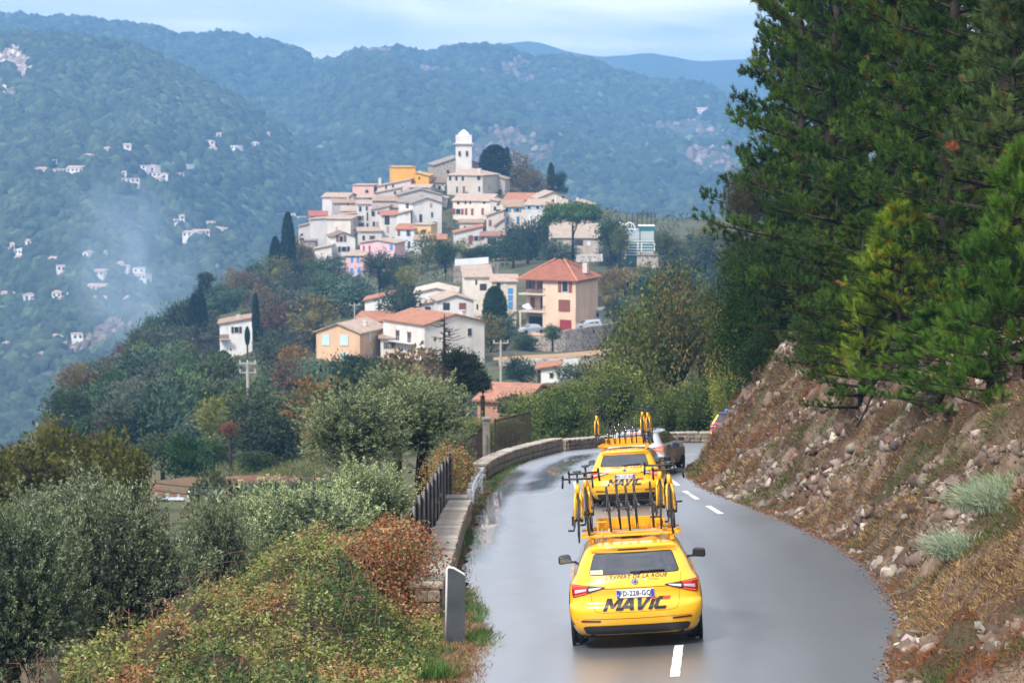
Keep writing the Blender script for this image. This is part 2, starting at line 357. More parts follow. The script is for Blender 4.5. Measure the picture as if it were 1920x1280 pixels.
Xg = eL+(eR-eL)*Ug
Yg2 = Yg
Zg = zroad(Xg, Yg2)
t = np.clip(1-np.abs(Yg-84)/16, 0, 1)
pud = np.exp(-((Xg-(xl(Yg)+1.3+.02*(Yg-70)))/.55)**2)*np.clip((Yg-68)/6, 0, 1)*np.clip((96-Yg)/6, 0, 1)
pud += np.exp(-((Xg-xl(Yg)-.25)/.4)**2)*np.clip((Yg-46)/8, 0, 1)*np.clip((84-Yg)/4, 0, 1)*1.0
pud = np.clip(pud*(.35+1.3*vnoise(Xg*1.2, Yg*.6, 21)), 0, 1)
dryv = np.clip((Xg-1.2)/3.2, 0, 1)*np.clip((64-Yg)/24, 0, 1)
for tr_ in (.16, .38, .62, .85): dryv = dryv+.28*np.exp(-((Ug-tr_)/.045)**2)*(.5+vnoise(Xg, Yg*.25, 77))
colr = np.zeros((Xg.size, 3)); colr[:, 0] = pud.ravel(); colr[:, 1] = dryv.ravel()
tag(link('road', grid_mesh('road', Xg, Yg2, Zg, m_road, col=colr)), 'wet grey asphalt road bending downhill to the right', None, None, 'structure')
# the same road carries on beyond the bend, to the right behind the bank
# --- painted markings (sheets 4 mm above the asphalt)
m_paint = noisy('road_paint', (.78, .78, .76), (.62, .62, .60), scale=8, bump=0, rough=.45)
def stripe(x0, y0, x1, y1, wd, label, grp='painted dashes on the road'):
    n = 10; t = np.linspace(0, 1, n); X = x0+(x1-x0)*t; Y = y0+(y1-y0)*t; dx, dy = x1-x0, y1-y0; l = math.hypot(dx, dy); nx, ny = -dy/l*wd/2, dx/l*wd/2
    j = 0.006*np.sin(np.arange(n)*2.3)
    XX = np.stack([X+nx+j, X-nx+j], 0); YY = np.stack([Y+ny, Y-ny], 0)
    o = link('road_marking', grid_mesh('road_marking', XX, YY, zroad(XX, YY)+.005, m_paint, smooth=False))
    tag(o, label, 'road marking', grp); o['kind'] = 'thing'; return o
p0, _ = road_pt(1265, 1268); p1, _ = road_pt(1273, 1209)
stripe(p0[0], p0[1], p1[0], p1[1], .125, 'white centre line dash right behind the nearest yellow car')
for (a, b, c, d, lab) in [(1352, 963, 1327, 948, 'white dash at the road edge nearest the rocky bank'), (1308, 936, 1283, 920, 'white edge dash just beyond the nearest one, beside the second yellow car'),
                          (1272, 910, 1255, 898, 'white edge dash under the wheels of the silver car'), (1086, 931, 1079, 903, 'white dash left of the second yellow car')]:
    q0, _ = road_pt(a, b); q1, _ = road_pt(c, d); stripe(q0[0], q0[1], q1[0], q1[1], .14, lab)
for k in range(2):
    q0, _ = road_pt(1266+k*55, 854-k*3); q1, _ = road_pt(1310+k*55, 851-k*3); stripe(q0[0], q0[1], q1[0], q1[1], .12, ['white line crossing the bend ahead of the silver car', 'white line in the bend beside the foot of the bank'][k])

# --- the rocky bank on the right
m_bank = noisy('bank_earth', (.075, .040, .022), (.19, .135, .10), scale=1.3, bump=1.0, bscale=7, coord='Object', bdist=.16, detail=9, lo=.46, hi=.62, rgb3=(.05, .045, .02))
u = np.r_[np.arange(-.5, 9, .13), np.geomspace(9.2, 50, 40)]; yb = np.r_[np.arange(6, 21, .5), np.arange(21, 66, .15), np.arange(66, 103, .26)]
Yb, Ub = np.meshgrid(yb, u, indexing='ij'); Xb = xr(np.minimum(Yb, 97))+Ub
fd, fy = foot_dist(Xb, Yb)
def bank_z(X, Y, fd=None, fy=None, amp=1.0):
    if fd is None: fd, fy = foot_dist(X, Y)
    zr = zroad(xr(np.minimum(fy, 97)), fy); h = bank_h(fd, fy)
    k = np.clip(fd/.8, 0, 1)*np.interp(fy, [75, 88], [1, .45])
    h = h+amp*k*((vnoise(X/1.6, Y/1.6, 31, 5)-.5)*1.3+(vnoise(X/.16, Y/.18, 35, 2)-.5)*.16+(vnoise(X/.35+3, Y/.35, 33, 3)-.5)*.5+(np.abs(vnoise(X/.9, Y/.9, 37, 3)-.5)-.2)*1.3+(np.abs(vnoise(X/.45+fd*.3, Y/.5, 39, 2)-.5)-.2)*.45)
    return np.where(fd > 0, zr+h+.02, zr-.08+fd*.2)
Zb = bank_z(Xb, Yb, fd, fy)
bank = tag(link('bank', grid_mesh('bank', Xb, Yb, Zb, m_bank)), 'steep rocky red-brown earth bank along the right of the road', None, None, 'structure')
def bank_hit(px, py, D0=27.5, D1=101):
    Ds = np.linspace(D0, D1, 700); p = np.array([P(px, py, d) for d in Ds]); z = bank_z(p[:, 0], p[:, 1]); k = np.nonzero(p[:, 2] < z)[0]
    return None if len(k) == 0 else Ds[k[0]]
def bz(x, y): return float(bank_z(np.array([x]), np.array([y]))[0])

# --- far mountains, built at their distance
m_mtn = noisy('mountain_scrub', (.045, .06, .035), (.12, .105, .08), scale=.006, bump=.8, bscale=.05, coord='Object', bdist=10, detail=9, lo=.45, hi=.7)
MTN = {}
def mountain(key, sil, D0, y0, D1, n=230, m=120, seed=1, amp=26, label=None):
    """slope rising from (pixel row y0, depth D0) to a skyline sil at depth D1, then falling away behind"""
    px = np.linspace(sil[0][0], sil[-1][0], n); sy = np.interp(px, [s[0] for s in sil], [s[1] for s in sil])
    t = np.r_[np.linspace(0, 1, m), 1+np.linspace(0, 1, 25)[1:]*.7]
    PX, T = np.meshgrid(px, t, indexing='ij'); SY = np.repeat(sy[:, None], len(t), 1)
    D = D0+(D1-D0)*T
    z0 = P(0, y0, D0)[2]; top = np.array([P(a, b, D1)[2] for a, b in zip(px, sy)])[:, None]
    prof = np.where(T <= 1, z0+(top-z0)*(T**.92), top-(T-1)*260)
    Xw = (PX-960)/FPX*D; Yw = D
    gul = 1.6*(vnoise(Xw/170+Yw/900, Yw/520, seed, 5)-.5)*amp*3.2+(np.abs(vnoise(Xw/95+Yw/400, Yw/330, seed+5, 4)-.5)-.18)*amp*2.2
    env = np.clip(4*np.clip(T, 0, 1)*(1.02-np.clip(T, 0, 1)), .0, 1)
    Z = prof+gul*env+(vnoise(Xw/30, Yw/30, seed+9, 3)-.5)*5*np.clip(1.3-T, .35, 1)
    o = link('mountain', grid_mesh('mountain', Xw, Yw, Z, m_mtn)); tag(o, label, None, None, 'structure')
    MTN[key] = (Xw, Yw, Z, T, PX); return o
mountain('spur', [(-1500, 160), (-900, 110), (-400, 62), (0, 70), (130, 74), (250, 92), (350, 138), (440, 185), (520, 240), (600, 310), (700, 380), (800, 440), (1000, 560), (1300, 700)],
         1000, 900, 2000, seed=3, label='wooded mountain spur across the valley with pale cliffs at its left')
mountain('main', [(-2200, 200), (-1000, 60), (-300, 40), (0, 37), (90, 44), (200, 47), (290, 52), (335, 69), (430, 66), (500, 80), (560, 100), (612, 125), (650, 112), (690, 96), (740, 92), (800, 105), (870, 89), (935, 87),
                  (1000, 110), (1060, 108), (1100, 114), (1160, 138), (1220, 158), (1300, 160), (1420, 200), (1700, 210), (2300, 120), (4000, 100)], 1300, 760, 2900, n=330, seed=11, label='long wooded mountain ridge behind the village')
mountain('mid', [(700, 200), (950, 110), (1040, 104), (1100, 106), (1180, 138), (1260, 148), (1330, 160), (1500, 220), (1900, 210), (2600, 220)], 2900, 300, 3600, n=120, m=50, seed=17, label='hazy shoulder of mountain between the main ridge and the pale far range')
mountain('far', [(300, 160), (800, 130), (950, 80), (1000, 78), (1060, 96), (1120, 106), (1170, 104), (1215, 98), (1260, 106), (1300, 116), (1400, 112), (1700, 150), (2200, 130), (3500, 180)], 3500, 240, 4300, n=140, m=50, seed=23, label='pale blue mountain range farthest away')
# valley floor sheet under everything
vx, vy = np.meshgrid(np.linspace(-3990, 3990, 40), np.linspace(-390, 4880, 40)); Zv = np.full(vx.shape, -215.0)
tag(link('valley_floor', grid_mesh('valley_floor', vx, vy, Zv, m_mtn)), 'valley floor far below the village', None, None, 'structure')
# --- haze
hz = MB().box((0, 2250, -46), (8000, 5300, 350)).mesh('haze')
mh, nt, b = nm('haze_air'); nt.nodes.clear(); o_ = nt.nodes.new('ShaderNodeOutputMaterial'); pv = nt.nodes.new('ShaderNodeVolumePrincipled')
pv.inputs['Color'].default_value = (.19, .43, .78, 1); pv.inputs['Density'].default_value = 0.00029; pv.inputs['Anisotropy'].default_value = .0
L(nt, pv.outputs[0], o_.inputs['Volume']); hz.materials.append(mh)
tag(link('haze', hz), 'blue haze in the valley air', None, None, 'stuff')
# --- thin smoke drifting over the valley at the left
c_ = P(245, 500, 930); me = MB().box((0, 0, 0), (2, 2, 2)).mesh('smoke'); ms_, nt, b = nm('drifting_smoke'); nt.nodes.clear()
o_ = nt.nodes.new('ShaderNodeOutputMaterial'); pv = nt.nodes.new('ShaderNodeVolumePrincipled'); tc = nt.nodes.new('ShaderNodeTexCoord'); gr = nt.nodes.new('ShaderNodeTexGradient'); gr.gradient_type = 'SPHERICAL'; L(nt, tc.outputs['Object'], gr.inputs[0])
nz = nt.nodes.new('ShaderNodeTexNoise'); nz.inputs['Scale'].default_value = 1.6; nz.inputs['Detail'].default_value = 5; nz.inputs['Distortion'].default_value = .8; L(nt, tc.outputs['Object'], nz.inputs['Vector'])
mr = nt.nodes.new('ShaderNodeMapRange'); mr.inputs[1].default_value = .38; mr.inputs[2].default_value = .75; L(nt, nz.outputs['Fac'], mr.inputs[0]); mu = nt.nodes.new('ShaderNodeMath'); mu.operation = 'MULTIPLY'; L(nt, gr.outputs['Fac'], mu.inputs[0]); L(nt, mr.outputs[0], mu.inputs[1])
m2 = nt.nodes.new('ShaderNodeMath'); m2.operation = 'MULTIPLY'; m2.inputs[1].default_value = .034; L(nt, mu.outputs[0], m2.inputs[0]); L(nt, m2.outputs[0], pv.inputs['Density']); pv.inputs['Color'].default_value = (.62, .78, .95, 1)
L(nt, pv.outputs[0], o_.inputs['Volume']); me.materials.append(ms_); tag(link('smoke', me, None, loc=tuple(c_), rot=(0, -.5, 0), scale=(34, 34, 46)), 'thin pale smoke drifting over the valley at the left', None, None, 'stuff')
# ================================================================ VEHICLES
YEL = (.86, .44, .012)
m_yel = plain('car_yellow_paint', YEL, .28, coat=.6)
m_yel2 = plain('rack_yellow_paint', (.80, .38, .012), .42)
m_blk = plain('black_plastic', (.018, .018, .02), .5)
m_under = plain('underbody_black', (.006, .006, .007), .8)
m_glass = plain('dark_car_glass', (.13, .14, .155), .05, metal=.92)
m_tyre = plain('tyre_rubber', (.02, .02, .021), .75)
m_rim = plain('alloy_rim', (.35, .35, .36), .35, metal=.8)
m_red = plain('tail_lamp_red', (.42, .012, .012), .15, coat=.5)
m_redlit = plain('tail_lamp_lit', (.8, .02, .02), .2, emit=(1, .10, .04), es=2.2)
m_clear = plain('clear_lens', (.62, .60, .62), .12, coat=.5)
m_chrome = plain('chrome', (.75, .76, .78), .15, metal=1)
m_white = plain('white_plate', (.75, .76, .78), .35)
m_blue = plain('plate_blue', (.02, .06, .42), .4)
m_redpt = plain('red_vinyl', (.70, .05, .03), .4)
m_ink = plain('black_vinyl', (.015, .015, .018), .38)
m_seam = plain('panel_gap', (.10, .05, .01), .8)
Zk = [.20, .26, .33, .42, .50, .58, .635, .65, .72, .80, .845, .87, .93, .99, 1.04, 1.12, 1.20, 1.28, 1.34, 1.385, 1.405, 1.425, 1.442, 1.455, 1.463]
Wk = [.80, .85, .885, .91, .925, .932, .932, .930, .925, .918, .912, .908, .890, .845, .815, .785, .752, .712, .678, .640, .612, .55, .45, .32, .15]
Rk = [.16, .09, .055, .02, .0, .0, .02, .05, .06, .062, .045, .05, .065, .095, .125, .175, .235, .295, .325, .30, .29, .40, .62, .95, 1.4]
Fk = [4.70, 4.78, 4.82, 4.84, 4.84, 4.83, 4.80, 4.79, 4.76, 4.66, 4.50, 4.40, 4.1, 3.75, 3.60, 3.42, 3.22, 3.0, 2.82, 2.66, 2.58, 2.48, 2.32, 2.1, 1.8]
NE, AY = 3.1, .40
def cw(z): return np.interp(z, Zk, Wk)
def cr(z): return np.interp(z, Zk, Rk)
def ay(z): return np.interp(z, [.2, .6, .85, 1.0, 1.4, 1.46], [.34, AY, .42, .40, .34, .3])
def rearY(x, z):
    q = np.clip(np.abs(x)/cw(z), 0, .9995)
    return cr(z)+ay(z)*(1-(1-q**NE)**(1/NE))
def sideX(y, z):
    q = np.clip(1-(y-cr(z))/ay(z), 0, 1)
    return cw(z)*(1-q**NE)**(1/NE)
def car_body():
    zs = np.array(sorted(set(Zk+[.68, .76, .90, .96, 1.08, 1.16, 1.24, 1.31, 1.36]))); th = np.linspace(0, math.pi/2, 22); V = []
    ring = None
    for z in zs:
        w_, r, f = cw(z), cr(z), np.interp(z, Zk, Fk); L1 = []
        for a in th:
            x = w_*math.sin(a)**(2/NE); L1.append((x, r+ay(z)*(1-max(0, 1-(x/w_)**NE)**(1/NE))))
        ys_ = np.linspace(r+ay(z), f-.75, 26)[1:-1]
        L1 += [(w_, y) for y in ys_]
        for a in th[::-1][::2]+0:
            x = w_*math.sin(a)**(2/2.6); L1.append((x, f-.75*(1-max(0, 1-(x/w_)**2.6)**(1/2.6))))
        full = L1+[(-x, y) for x, y in L1[::-1][1:-1]]
        V += [(x, y, z) for x, y in full]; ring = len(full)
    F = []
    for i in range(len(zs)-1):
        for k in range(ring): F.append((i*ring+k, i*ring+(k+1) % ring, (i+1)*ring+(k+1) % ring, (i+1)*ring+k))
    F.append(tuple((len(zs)-1)*ring+k for k in range(ring))); F.append(tuple(range(ring-1, -1, -1)))
    mb = MB(); mb.add(V, F); return mb
def rpatch(c4, off=.005, nu=18, nv=8, rnd=0, thick=0):
    """patch on the rear: corners (x,z) lower-left, lower-right, upper-right, upper-left; rnd rounds the corners"""
    (x0, z0), (x1, z1), (x2, z2), (x3, z3) = c4; u = np.linspace(0, 1, nu); v = np.linspace(0, 1, nv); U, V_ = np.meshgrid(u, v)
    if rnd:
        a, b = U*2-1, V_*2-1; k = 6.0/rnd
        nrm = np.maximum(np.abs(a), np.abs(b))/np.maximum((np.abs(a)**k+np.abs(b)**k)**(1/k), 1e-6); U = (a*nrm+1)/2; V_ = (b*nrm+1)/2
    X = (1-V_)*((1-U)*x0+U*x1)+V_*((1-U)*x3+U*x2); Z = (1-V_)*((1-U)*z0+U*z1)+V_*((1-U)*z3+U*z2)
    Y = rearY(X, Z)-off
    m = MB(); n = nu
    m.add(np.stack([X.ravel(), Y.ravel(), Z.ravel()], 1), [(j*n+i, j*n+i+1, (j+1)*n+i+1, (j+1)*n+i) for j in range(nv-1) for i in range(nu-1)])
    return m
def spatch(side, yz, off=.006, nu=14, nv=6):
    (y0, z0), (y1, z1), (y2, z2), (y3, z3) = yz; U, V_ = np.meshgrid(np.linspace(0, 1, nu), np.linspace(0, 1, nv))
    Yv = (1-V_)*((1-U)*y0+U*y1)+V_*((1-U)*y3+U*y2); Z = (1-V_)*((1-U)*z0+U*z1)+V_*((1-U)*z3+U*z2)
    X = side*(sideX(Yv, Z)+off)
    m = MB(); n = nu; fs = [(j*n+i, j*n+i+1, (j+1)*n+i+1, (j+1)*n+i) for j in range(nv-1) for i in range(nu-1)]
    if side < 0: fs = [f[::-1] for f in fs]
    return m.add(np.stack([X.ravel(), Yv.ravel(), Z.ravel()], 1), fs)
def poly_letters(word, h, shear, x0, z0, off, squash=1.0):
    """heavy slanted capitals built from strokes, laid on the tailgate; returns (black, red, blue) lists"""
    G = {'M': (1.30, [[(0, 0), (.30, 0), (.30, 1), (0, 1)], [(1.0, 0), (1.30, 0), (1.30, 1), (1.0, 1)], [(.02, 1), (.36, 1), (.76, .32), (.56, .18)], [(.94, 1), (1.28, 1), (.76, .18), (.54, .32)]]),
         'A': (1.22, [[(0, 0), (.32, 0), (.80, 1), (.46, 1)], [(.90, 0), (1.22, 0), (.84, 1), (.52, 1)], [(.3, .18), (.95, .18), (.90, .40), (.36, .40)]]),
         'V': (1.14, [[(0, 1), (.32, 1), (.66, 0), (.36, 0)], [(.82, 1), (1.14, 1), (.70, 0), (.40, 0)]]),
         'I': (.34, [[(0, 0), (.32, 0), (.32, .8), (0, .8)], [(0, .8), (.32, .8), (.32, 1), (0, 1)]]),
         'C': (1.05, [[(.12, 0), (1.0, 0), (1.0, .24), (.12, .24)], [(0, .12), (.30, .12), (.30, .88), (0, .88)], [(.12, .76), (.5, .76), (.5, 1), (.12, 1)], [(.5, .76), (1.05, .76), (1.05, 1), (.5, 1)]])}
    out = {'k': MB(), 'r': MB(), 'b': MB()}; cx = x0; e = 0
    for li, ch in enumerate(word):
        w_, polys = G[ch]
        for pi_, pl in enumerate(polys):
            c = 'r' if (ch == 'C' and pi_ == 3) or (ch == 'I' and pi_ == 1) else 'k'
            if ch == 'M' and pi_ == 2: c = 'k'
            a, b, c2, d = pl; e += 1; V = []
            for v in np.linspace(0, 1, 5):
                for u in np.linspace(0, 1, 5):
                    X = (1-v)*((1-u)*a[0]+u*b[0])+v*((1-u)*d[0]+u*c2[0]); Z = (1-v)*((1-u)*a[1]+u*b[1])+v*((1-u)*d[1]+u*c2[1])
                    xx = cx+(X*squash+shear*Z)*h; zz = z0+Z*h; V.append((xx, float(rearY(xx, zz))-off-.0004*e, zz))
            out[c].add(V, [(j*5+i, j*5+i+1, (j+1)*5+i+1, (j+1)*5+i) for j in range(4) for i in range(4)])
        cx += (w_*squash+(-.06 if ch in 'MA' else .05))*h
    return out
def font_on_rear(txt, size, xc, zc, mat, parent, off=.008, shear=0, name='lettering', wide=1.0, bold=0.0, tiltz=0.0, flat=None):
    cu = bpy.data.curves.new('t', 'FONT'); cu.body = txt; cu.size = size; cu.shear = shear; cu.offset = bold; cu.align_x = 'CENTER'; cu.align_y = 'CENTER'; cu.resolution_u = 3; cu.space_character = 1.08
    o = bpy.data.objects.new('t', cu); me = bpy.data.meshes.new_from_object(o)
    me.name = name
    for v in me.vertices:
        x = v.co.x*wide+xc; z = v.co.y+zc+tiltz*v.co.x
        y = (float(rearY(x, z)) if flat is None else flat(x, z))-off; v.co = (x, y, z)
    me.materials.clear(); me.materials.append(mat); bpy.data.objects.remove(o); bpy.data.curves.remove(cu)
    return link(name, me, parent)
def wheel_part(par, x, y, r=.335, wd=.225):
    t = link('tyre', None, par) if False else None
    w_ = MB().torus((0, 0, 0), r-.055, .058, 'X', 32, 8, sx=1.9); o = w_.build('wheel', m_tyre, par, smooth=True, loc=(x, y, r))
    MB().cyl((0, 0, 0), r-.10, wd*.75, 'X', 24).build('rim', m_rim, o)
    s = 1 if x > 0 else -1
    sp = MB()
    for k in range(5):
        a = k*2*math.pi/5; R = Matrix.Rotation(a, 3, 'X'); sp.box(tuple(R @ Vector((s*wd*.40, 0, .12))), (.02, .05, .20), R=R)
    sp.build('spoke', m_chrome, o)
    return o
def estate_car(label, paint=m_yel, cat='car', mavic=True, plate='FD-228-GQ', lit=False, dark_side=None, name='estate_car', roof_scale=1.0, sticker=True):
    e = empty(name); tag(e, label, cat)
    b = car_body().build('body', paint, e, smooth=True)
    for i, (s) in enumerate((-1, 1)):
        for y in (1.02, 3.86):
            wheel_part(e, s*.80, y)
            MB().cyl((s*.905, y, .36), .375, .045, 'X', 28).build('wheel_arch', m_under, e)
    MB().box((0, 2.4, .19), (1.5, 4.2, .06)).box((0, .55, .26), (1.3, .7, .12)).build('underbody', m_under, e)
    rpatch([(-.70, .215), (.70, .215), (.76, .345), (-.76, .345)], .012, rnd=.6).build('bumper_trim', m_blk, e, smooth=True)
    # rear window, black edge first, glass proud of it
    rpatch([(-.640, 1.035), (.640, 1.035), (.545, 1.33), (-.545, 1.33)], .004, 24, 10, rnd=.35).build('window_seal', m_blk, e, smooth=True)
    rw = rpatch([(-.622, 1.047), (.622, 1.047), (.528, 1.322), (-.528, 1.322)], .008, 24, 10, rnd=.35).build('rear_window', m_glass, e, smooth=True)
    wp = MB(); wp.tube([(-.05, float(rearY(0, 1.08))-.03, 1.075), (.20, float(rearY(.2, 1.07))-.035, 1.082), (.43, float(rearY(.43, 1.07))-.03, 1.078)], .012, 6); wp.box((.03, float(rearY(0, 1.065))-.02, 1.06), (.10, .04, .035)); wp.build('wiper', m_blk, rw)
    # spoiler lip with brake lamp
    rpatch([(-.60, 1.352), (.60, 1.352), (.585, 1.392), (-.585, 1.392)], .05, 24, 4).build('spoiler', paint, e, smooth=True)
    rpatch([(-.21, 1.360), (.21, 1.360), (.20, 1.378), (-.20, 1.378)], .056, 10, 3).build('brake_light', m_redlit if lit else plain('brake_dark', (.12, .01, .008), .2), e)
    # tail lamps
    for s in (-1, 1):
        def q(c): return [(s*x, z) for x, z in c] if s > 0 else [(s*x, z) for x, z in (c[1], c[0], c[3], c[2])]
        tl = rpatch(q([(.41, .872), (.875, .735), (.885, .930), (.42, .882)]), .010, 16, 8, rnd=.3).build('tail_lamp', m_blk, e, smooth=True)
        rpatch(q([(.66, .80), (.87, .745), (.88, .915), (.66, .885)]), .016, 10, 6, rnd=.2).build('lens', m_redlit if (lit and s > 0) else m_red, tl, smooth=True)
        rpatch(q([(.47, .868), (.645, .825), (.645, .868), (.47, .880)]), .017, 10, 4, rnd=.2).build('lens', m_clear, tl, smooth=True)
        rpatch(q([(.68, .835), (.84, .80), (.84, .85), (.68, .862)]), .021, 8, 4, rnd=.2).build('lens', m_clear, tl, smooth=True)
        for (c, d) in (([(.66, .89), (.88, .905), (.88, .918), (.66, .898)], 0), ([(.68, .80), (.85, .755), (.85, .768), (.68, .812)], 0)):
            rpatch(q(c), .023, 8, 2).build('lens', plain('lamp_strip', (.85, .10, .06), .3, emit=(1, .12, .06), es=.35), tl, smooth=True)
        rpatch(q([(.50, .395), (.77, .405), (.77, .432), (.50, .422)]), .008, 8, 3).build('reflector', plain('reflector_red', (.10, .008, .006), .3), e)
    # tailgate gap lines
    def seam(pts, wd=.006):
        m = MB(); P_ = []
        for (a, b) in zip(pts[:-1], pts[1:]):
            for t_ in np.linspace(0, 1, 8)[:-1]: P_.append((a[0]+(b[0]-a[0])*t_, a[1]+(b[1]-a[1])*t_))
        P_.append(pts[-1]); m.tube([(x, float(rearY(x, z))-.001, z) for x, z in P_], wd/2, 5); return m
    sm = plain('seam_'+paint.name, tuple(c*.22 for c in paint.node_tree.nodes['Principled BSDF'].inputs['Base Color'].default_value[:3]), .7)
    seam([(-.645, 1.03), (-.63, .87), (-.60, .62), (-.555, .545), (-.45, .527), (0, .522), (.45, .527), (.555, .545), (.60, .62), (.63, .87), (.645, 1.03)]).build('tailgate_gap', sm, e)
    seam([(-.84, .445), (0, .435), (.84, .445)], .008).build('bumper_gap', sm, e)
    rpatch([(-.62, .846), (.62, .846), (.62, .858), (-.62, .858)], .001, 20, 2).build('tailgate_crease', sm, e)
    # number plate
    pl = MB(); yy = float(rearY(0, .76))-.022; pl.box((0, yy+.008, .775), (.524, .014, .114)); po = pl.build('number_plate', m_white, e, bevel=.004)
    for s in (-1, 1): MB().box((s*.239, yy, .775), (.042, .004, .108)).build('plate_band', m_blue, po)
    fl = lambda x, z: yy-.001
    font_on_rear(plate, .098, 0, .775, m_ink, po, off=.003, wide=.86, flat=fl, name='plate_lettering', bold=.002)
    font_on_rear('F', .04, -.239, .752, m_white, po, off=.003, flat=lambda x, z: yy-.002, name='plate_lettering')
    # badge
    by = float(rearY(0, .935)); bd = MB().cyl((0, by-.008, .938), .047, .02, 'Y', 28).build('badge', m_chrome, e, bevel=.004)
    MB().torus((0, by-.019, .938), .036, .004, 'Y', 24, 5).add([(-.02, by-.0205, .922), (.012, by-.0205, .915), (.024, by-.0205, .938), (.008, by-.0205, .958), (-.004, by-.0205, .94)], [(0, 1, 2, 3, 4)]).build('emblem', m_ink, bd)
    if mavic:
        d = poly_letters('MAVIC', .168, .44, -.465, .552, .010, squash=1.04)
        mk = d['k'].build('lettering', m_ink, e); d['r'].build('lettering_accent', m_redpt, mk)
        font_on_rear("L'EXPERT DE LA ROUE", .066, .02, 1.003, m_ink, e, off=.006, shear=.25, wide=1.22, bold=.0015)
        font_on_rear('SKODA', .030, .27, .958, m_ink, e, off=.006, wide=1.3)
        MB().cyl((.155, float(rearY(.155, .958))-.003, .958), .016, .006, 'Y', 14).build('small_badge', m_clear, e)
        if sticker:
            st = rpatch([(-.615, 1.052), (-.435, 1.052), (-.435, 1.105), (-.610, 1.105)], .012, 6, 4).build('sticker', plain('sticker_cream', (.72, .66, .22), .5), rw)
            font_on_rear('10', .05, -.50, 1.079, m_ink, rw, off=.016, name='sticker_number')
        spatch(1, [(.34, .94), (.43, .985), (.52, .93), (.42, .90)], .005).build('side_stripe', m_blue, e, smooth=True)
        for s in (-1, 1):
            spatch(s, [(.30, .50), (.42, .50), (.50, .93), (.38, .93)], .005).build('side_stripe', m_ink, e, smooth=True)
            spatch(s, [(.55, .50), (.66, .50), (1.0, .90), (.90, .93)], .006).build('side_stripe', m_ink, e, smooth=True)
            spatch(s, [(.22, .36), (.44, .36), (.42, .50), (.30, .50)], .006).build('side_stripe', m_ink, e, smooth=True)
    for s in (-1, 1):
        spatch(s, [(.55, 1.03), (1.00, 1.0), (.98, 1.33), (.75, 1.32)]).build('side_window', m_glass, e, smooth=True)
        spatch(s, [(1.05, 1.0), (2.02, 1.0), (1.98, 1.345), (1.04, 1.335)]).build('side_window', m_glass, e, smooth=True)
        spatch(s, [(2.08, 1.0), (3.10, 1.0), (2.52, 1.32), (2.05, 1.345)]).build('side_window', m_glass, e, smooth=True)
        spatch(s, [(.50, .995), (3.25, .985), (3.25, .997), (.50, 1.01)], .010, 20, 2).build('chrome_strip', m_chrome, e, smooth=True)
        for y in (1.95, 2.95): MB().box((s*(.90), y, .90), (.03, .16, .025)).build('door_handle', paint, e, bevel=.008)
        for y in (1.03, 2.05, 3.35): spatch(s, [(y, .35), (y+.008, .35), (y+.008, .98), (y, .98)], .003, 2, 8).build('door_gap', sm, e)
        mm = MB(); mm.box((s*.90, 3.02, .985), (.16, .05, .03)); mo = mm.build('mirror_arm', m_blk, e)
        ho = MB().box((0, 0, 0), (.21, .12, .135), taper=.82).build('mirror', m_blk, e, bevel=.035, loc=(s*1.015, 3.05, 1.03), rot=(0, s*.10, -s*.15))
        MB().box((0, -.069, 0), (.17, .006, .10)).build('mirror_glass', plain('mirror_silver', (.16, .20, .23), .12, metal=.8) if s < 0 else m_blk, ho, bevel=.02)
    MB().box((0, 3.05, 1.17), (.9, .01, .2)) # (windscreen follows)
    U, V_ = np.meshgrid(np.linspace(-.62, .62, 12), np.linspace(1.02, 1.38, 8)); f_ = np.interp(V_, Zk, Fk); q_ = np.abs(U)/cw(V_)
    Yf = f_-.75*(1-np.clip(1-q_**2.6, 0, 1)**(1/2.6))+.008; wm = MB(); wm.add(np.stack([U.ravel()*cw(V_).ravel()/.78, Yf.ravel(), V_.ravel()], 1), [(j*12+i+1, j*12+i, (j+1)*12+i, (j+1)*12+i+1) for j in range(7) for i in range(11)])
    wm.build('windscreen', m_glass, e, smooth=True)
    MB().box((0, 4.86, .30), (.9, .03, .15)).build('grille', m_blk, e)
    for s in (-1, 1): MB().box((s*.66, 4.55, .68), (.30, .12, .11)).build('headlight', m_clear, e, bevel=.03)
    for s in (-1, 1): MB().tube([(s*.56, .75, 1.44), (s*.565, 1.2, 1.475), (s*.555, 2.2, 1.47), (s*.54, 2.45, 1.43)], .016, 6).build('roof_rail', m_blk if not mavic else m_yel2, e, smooth=True)
    return e
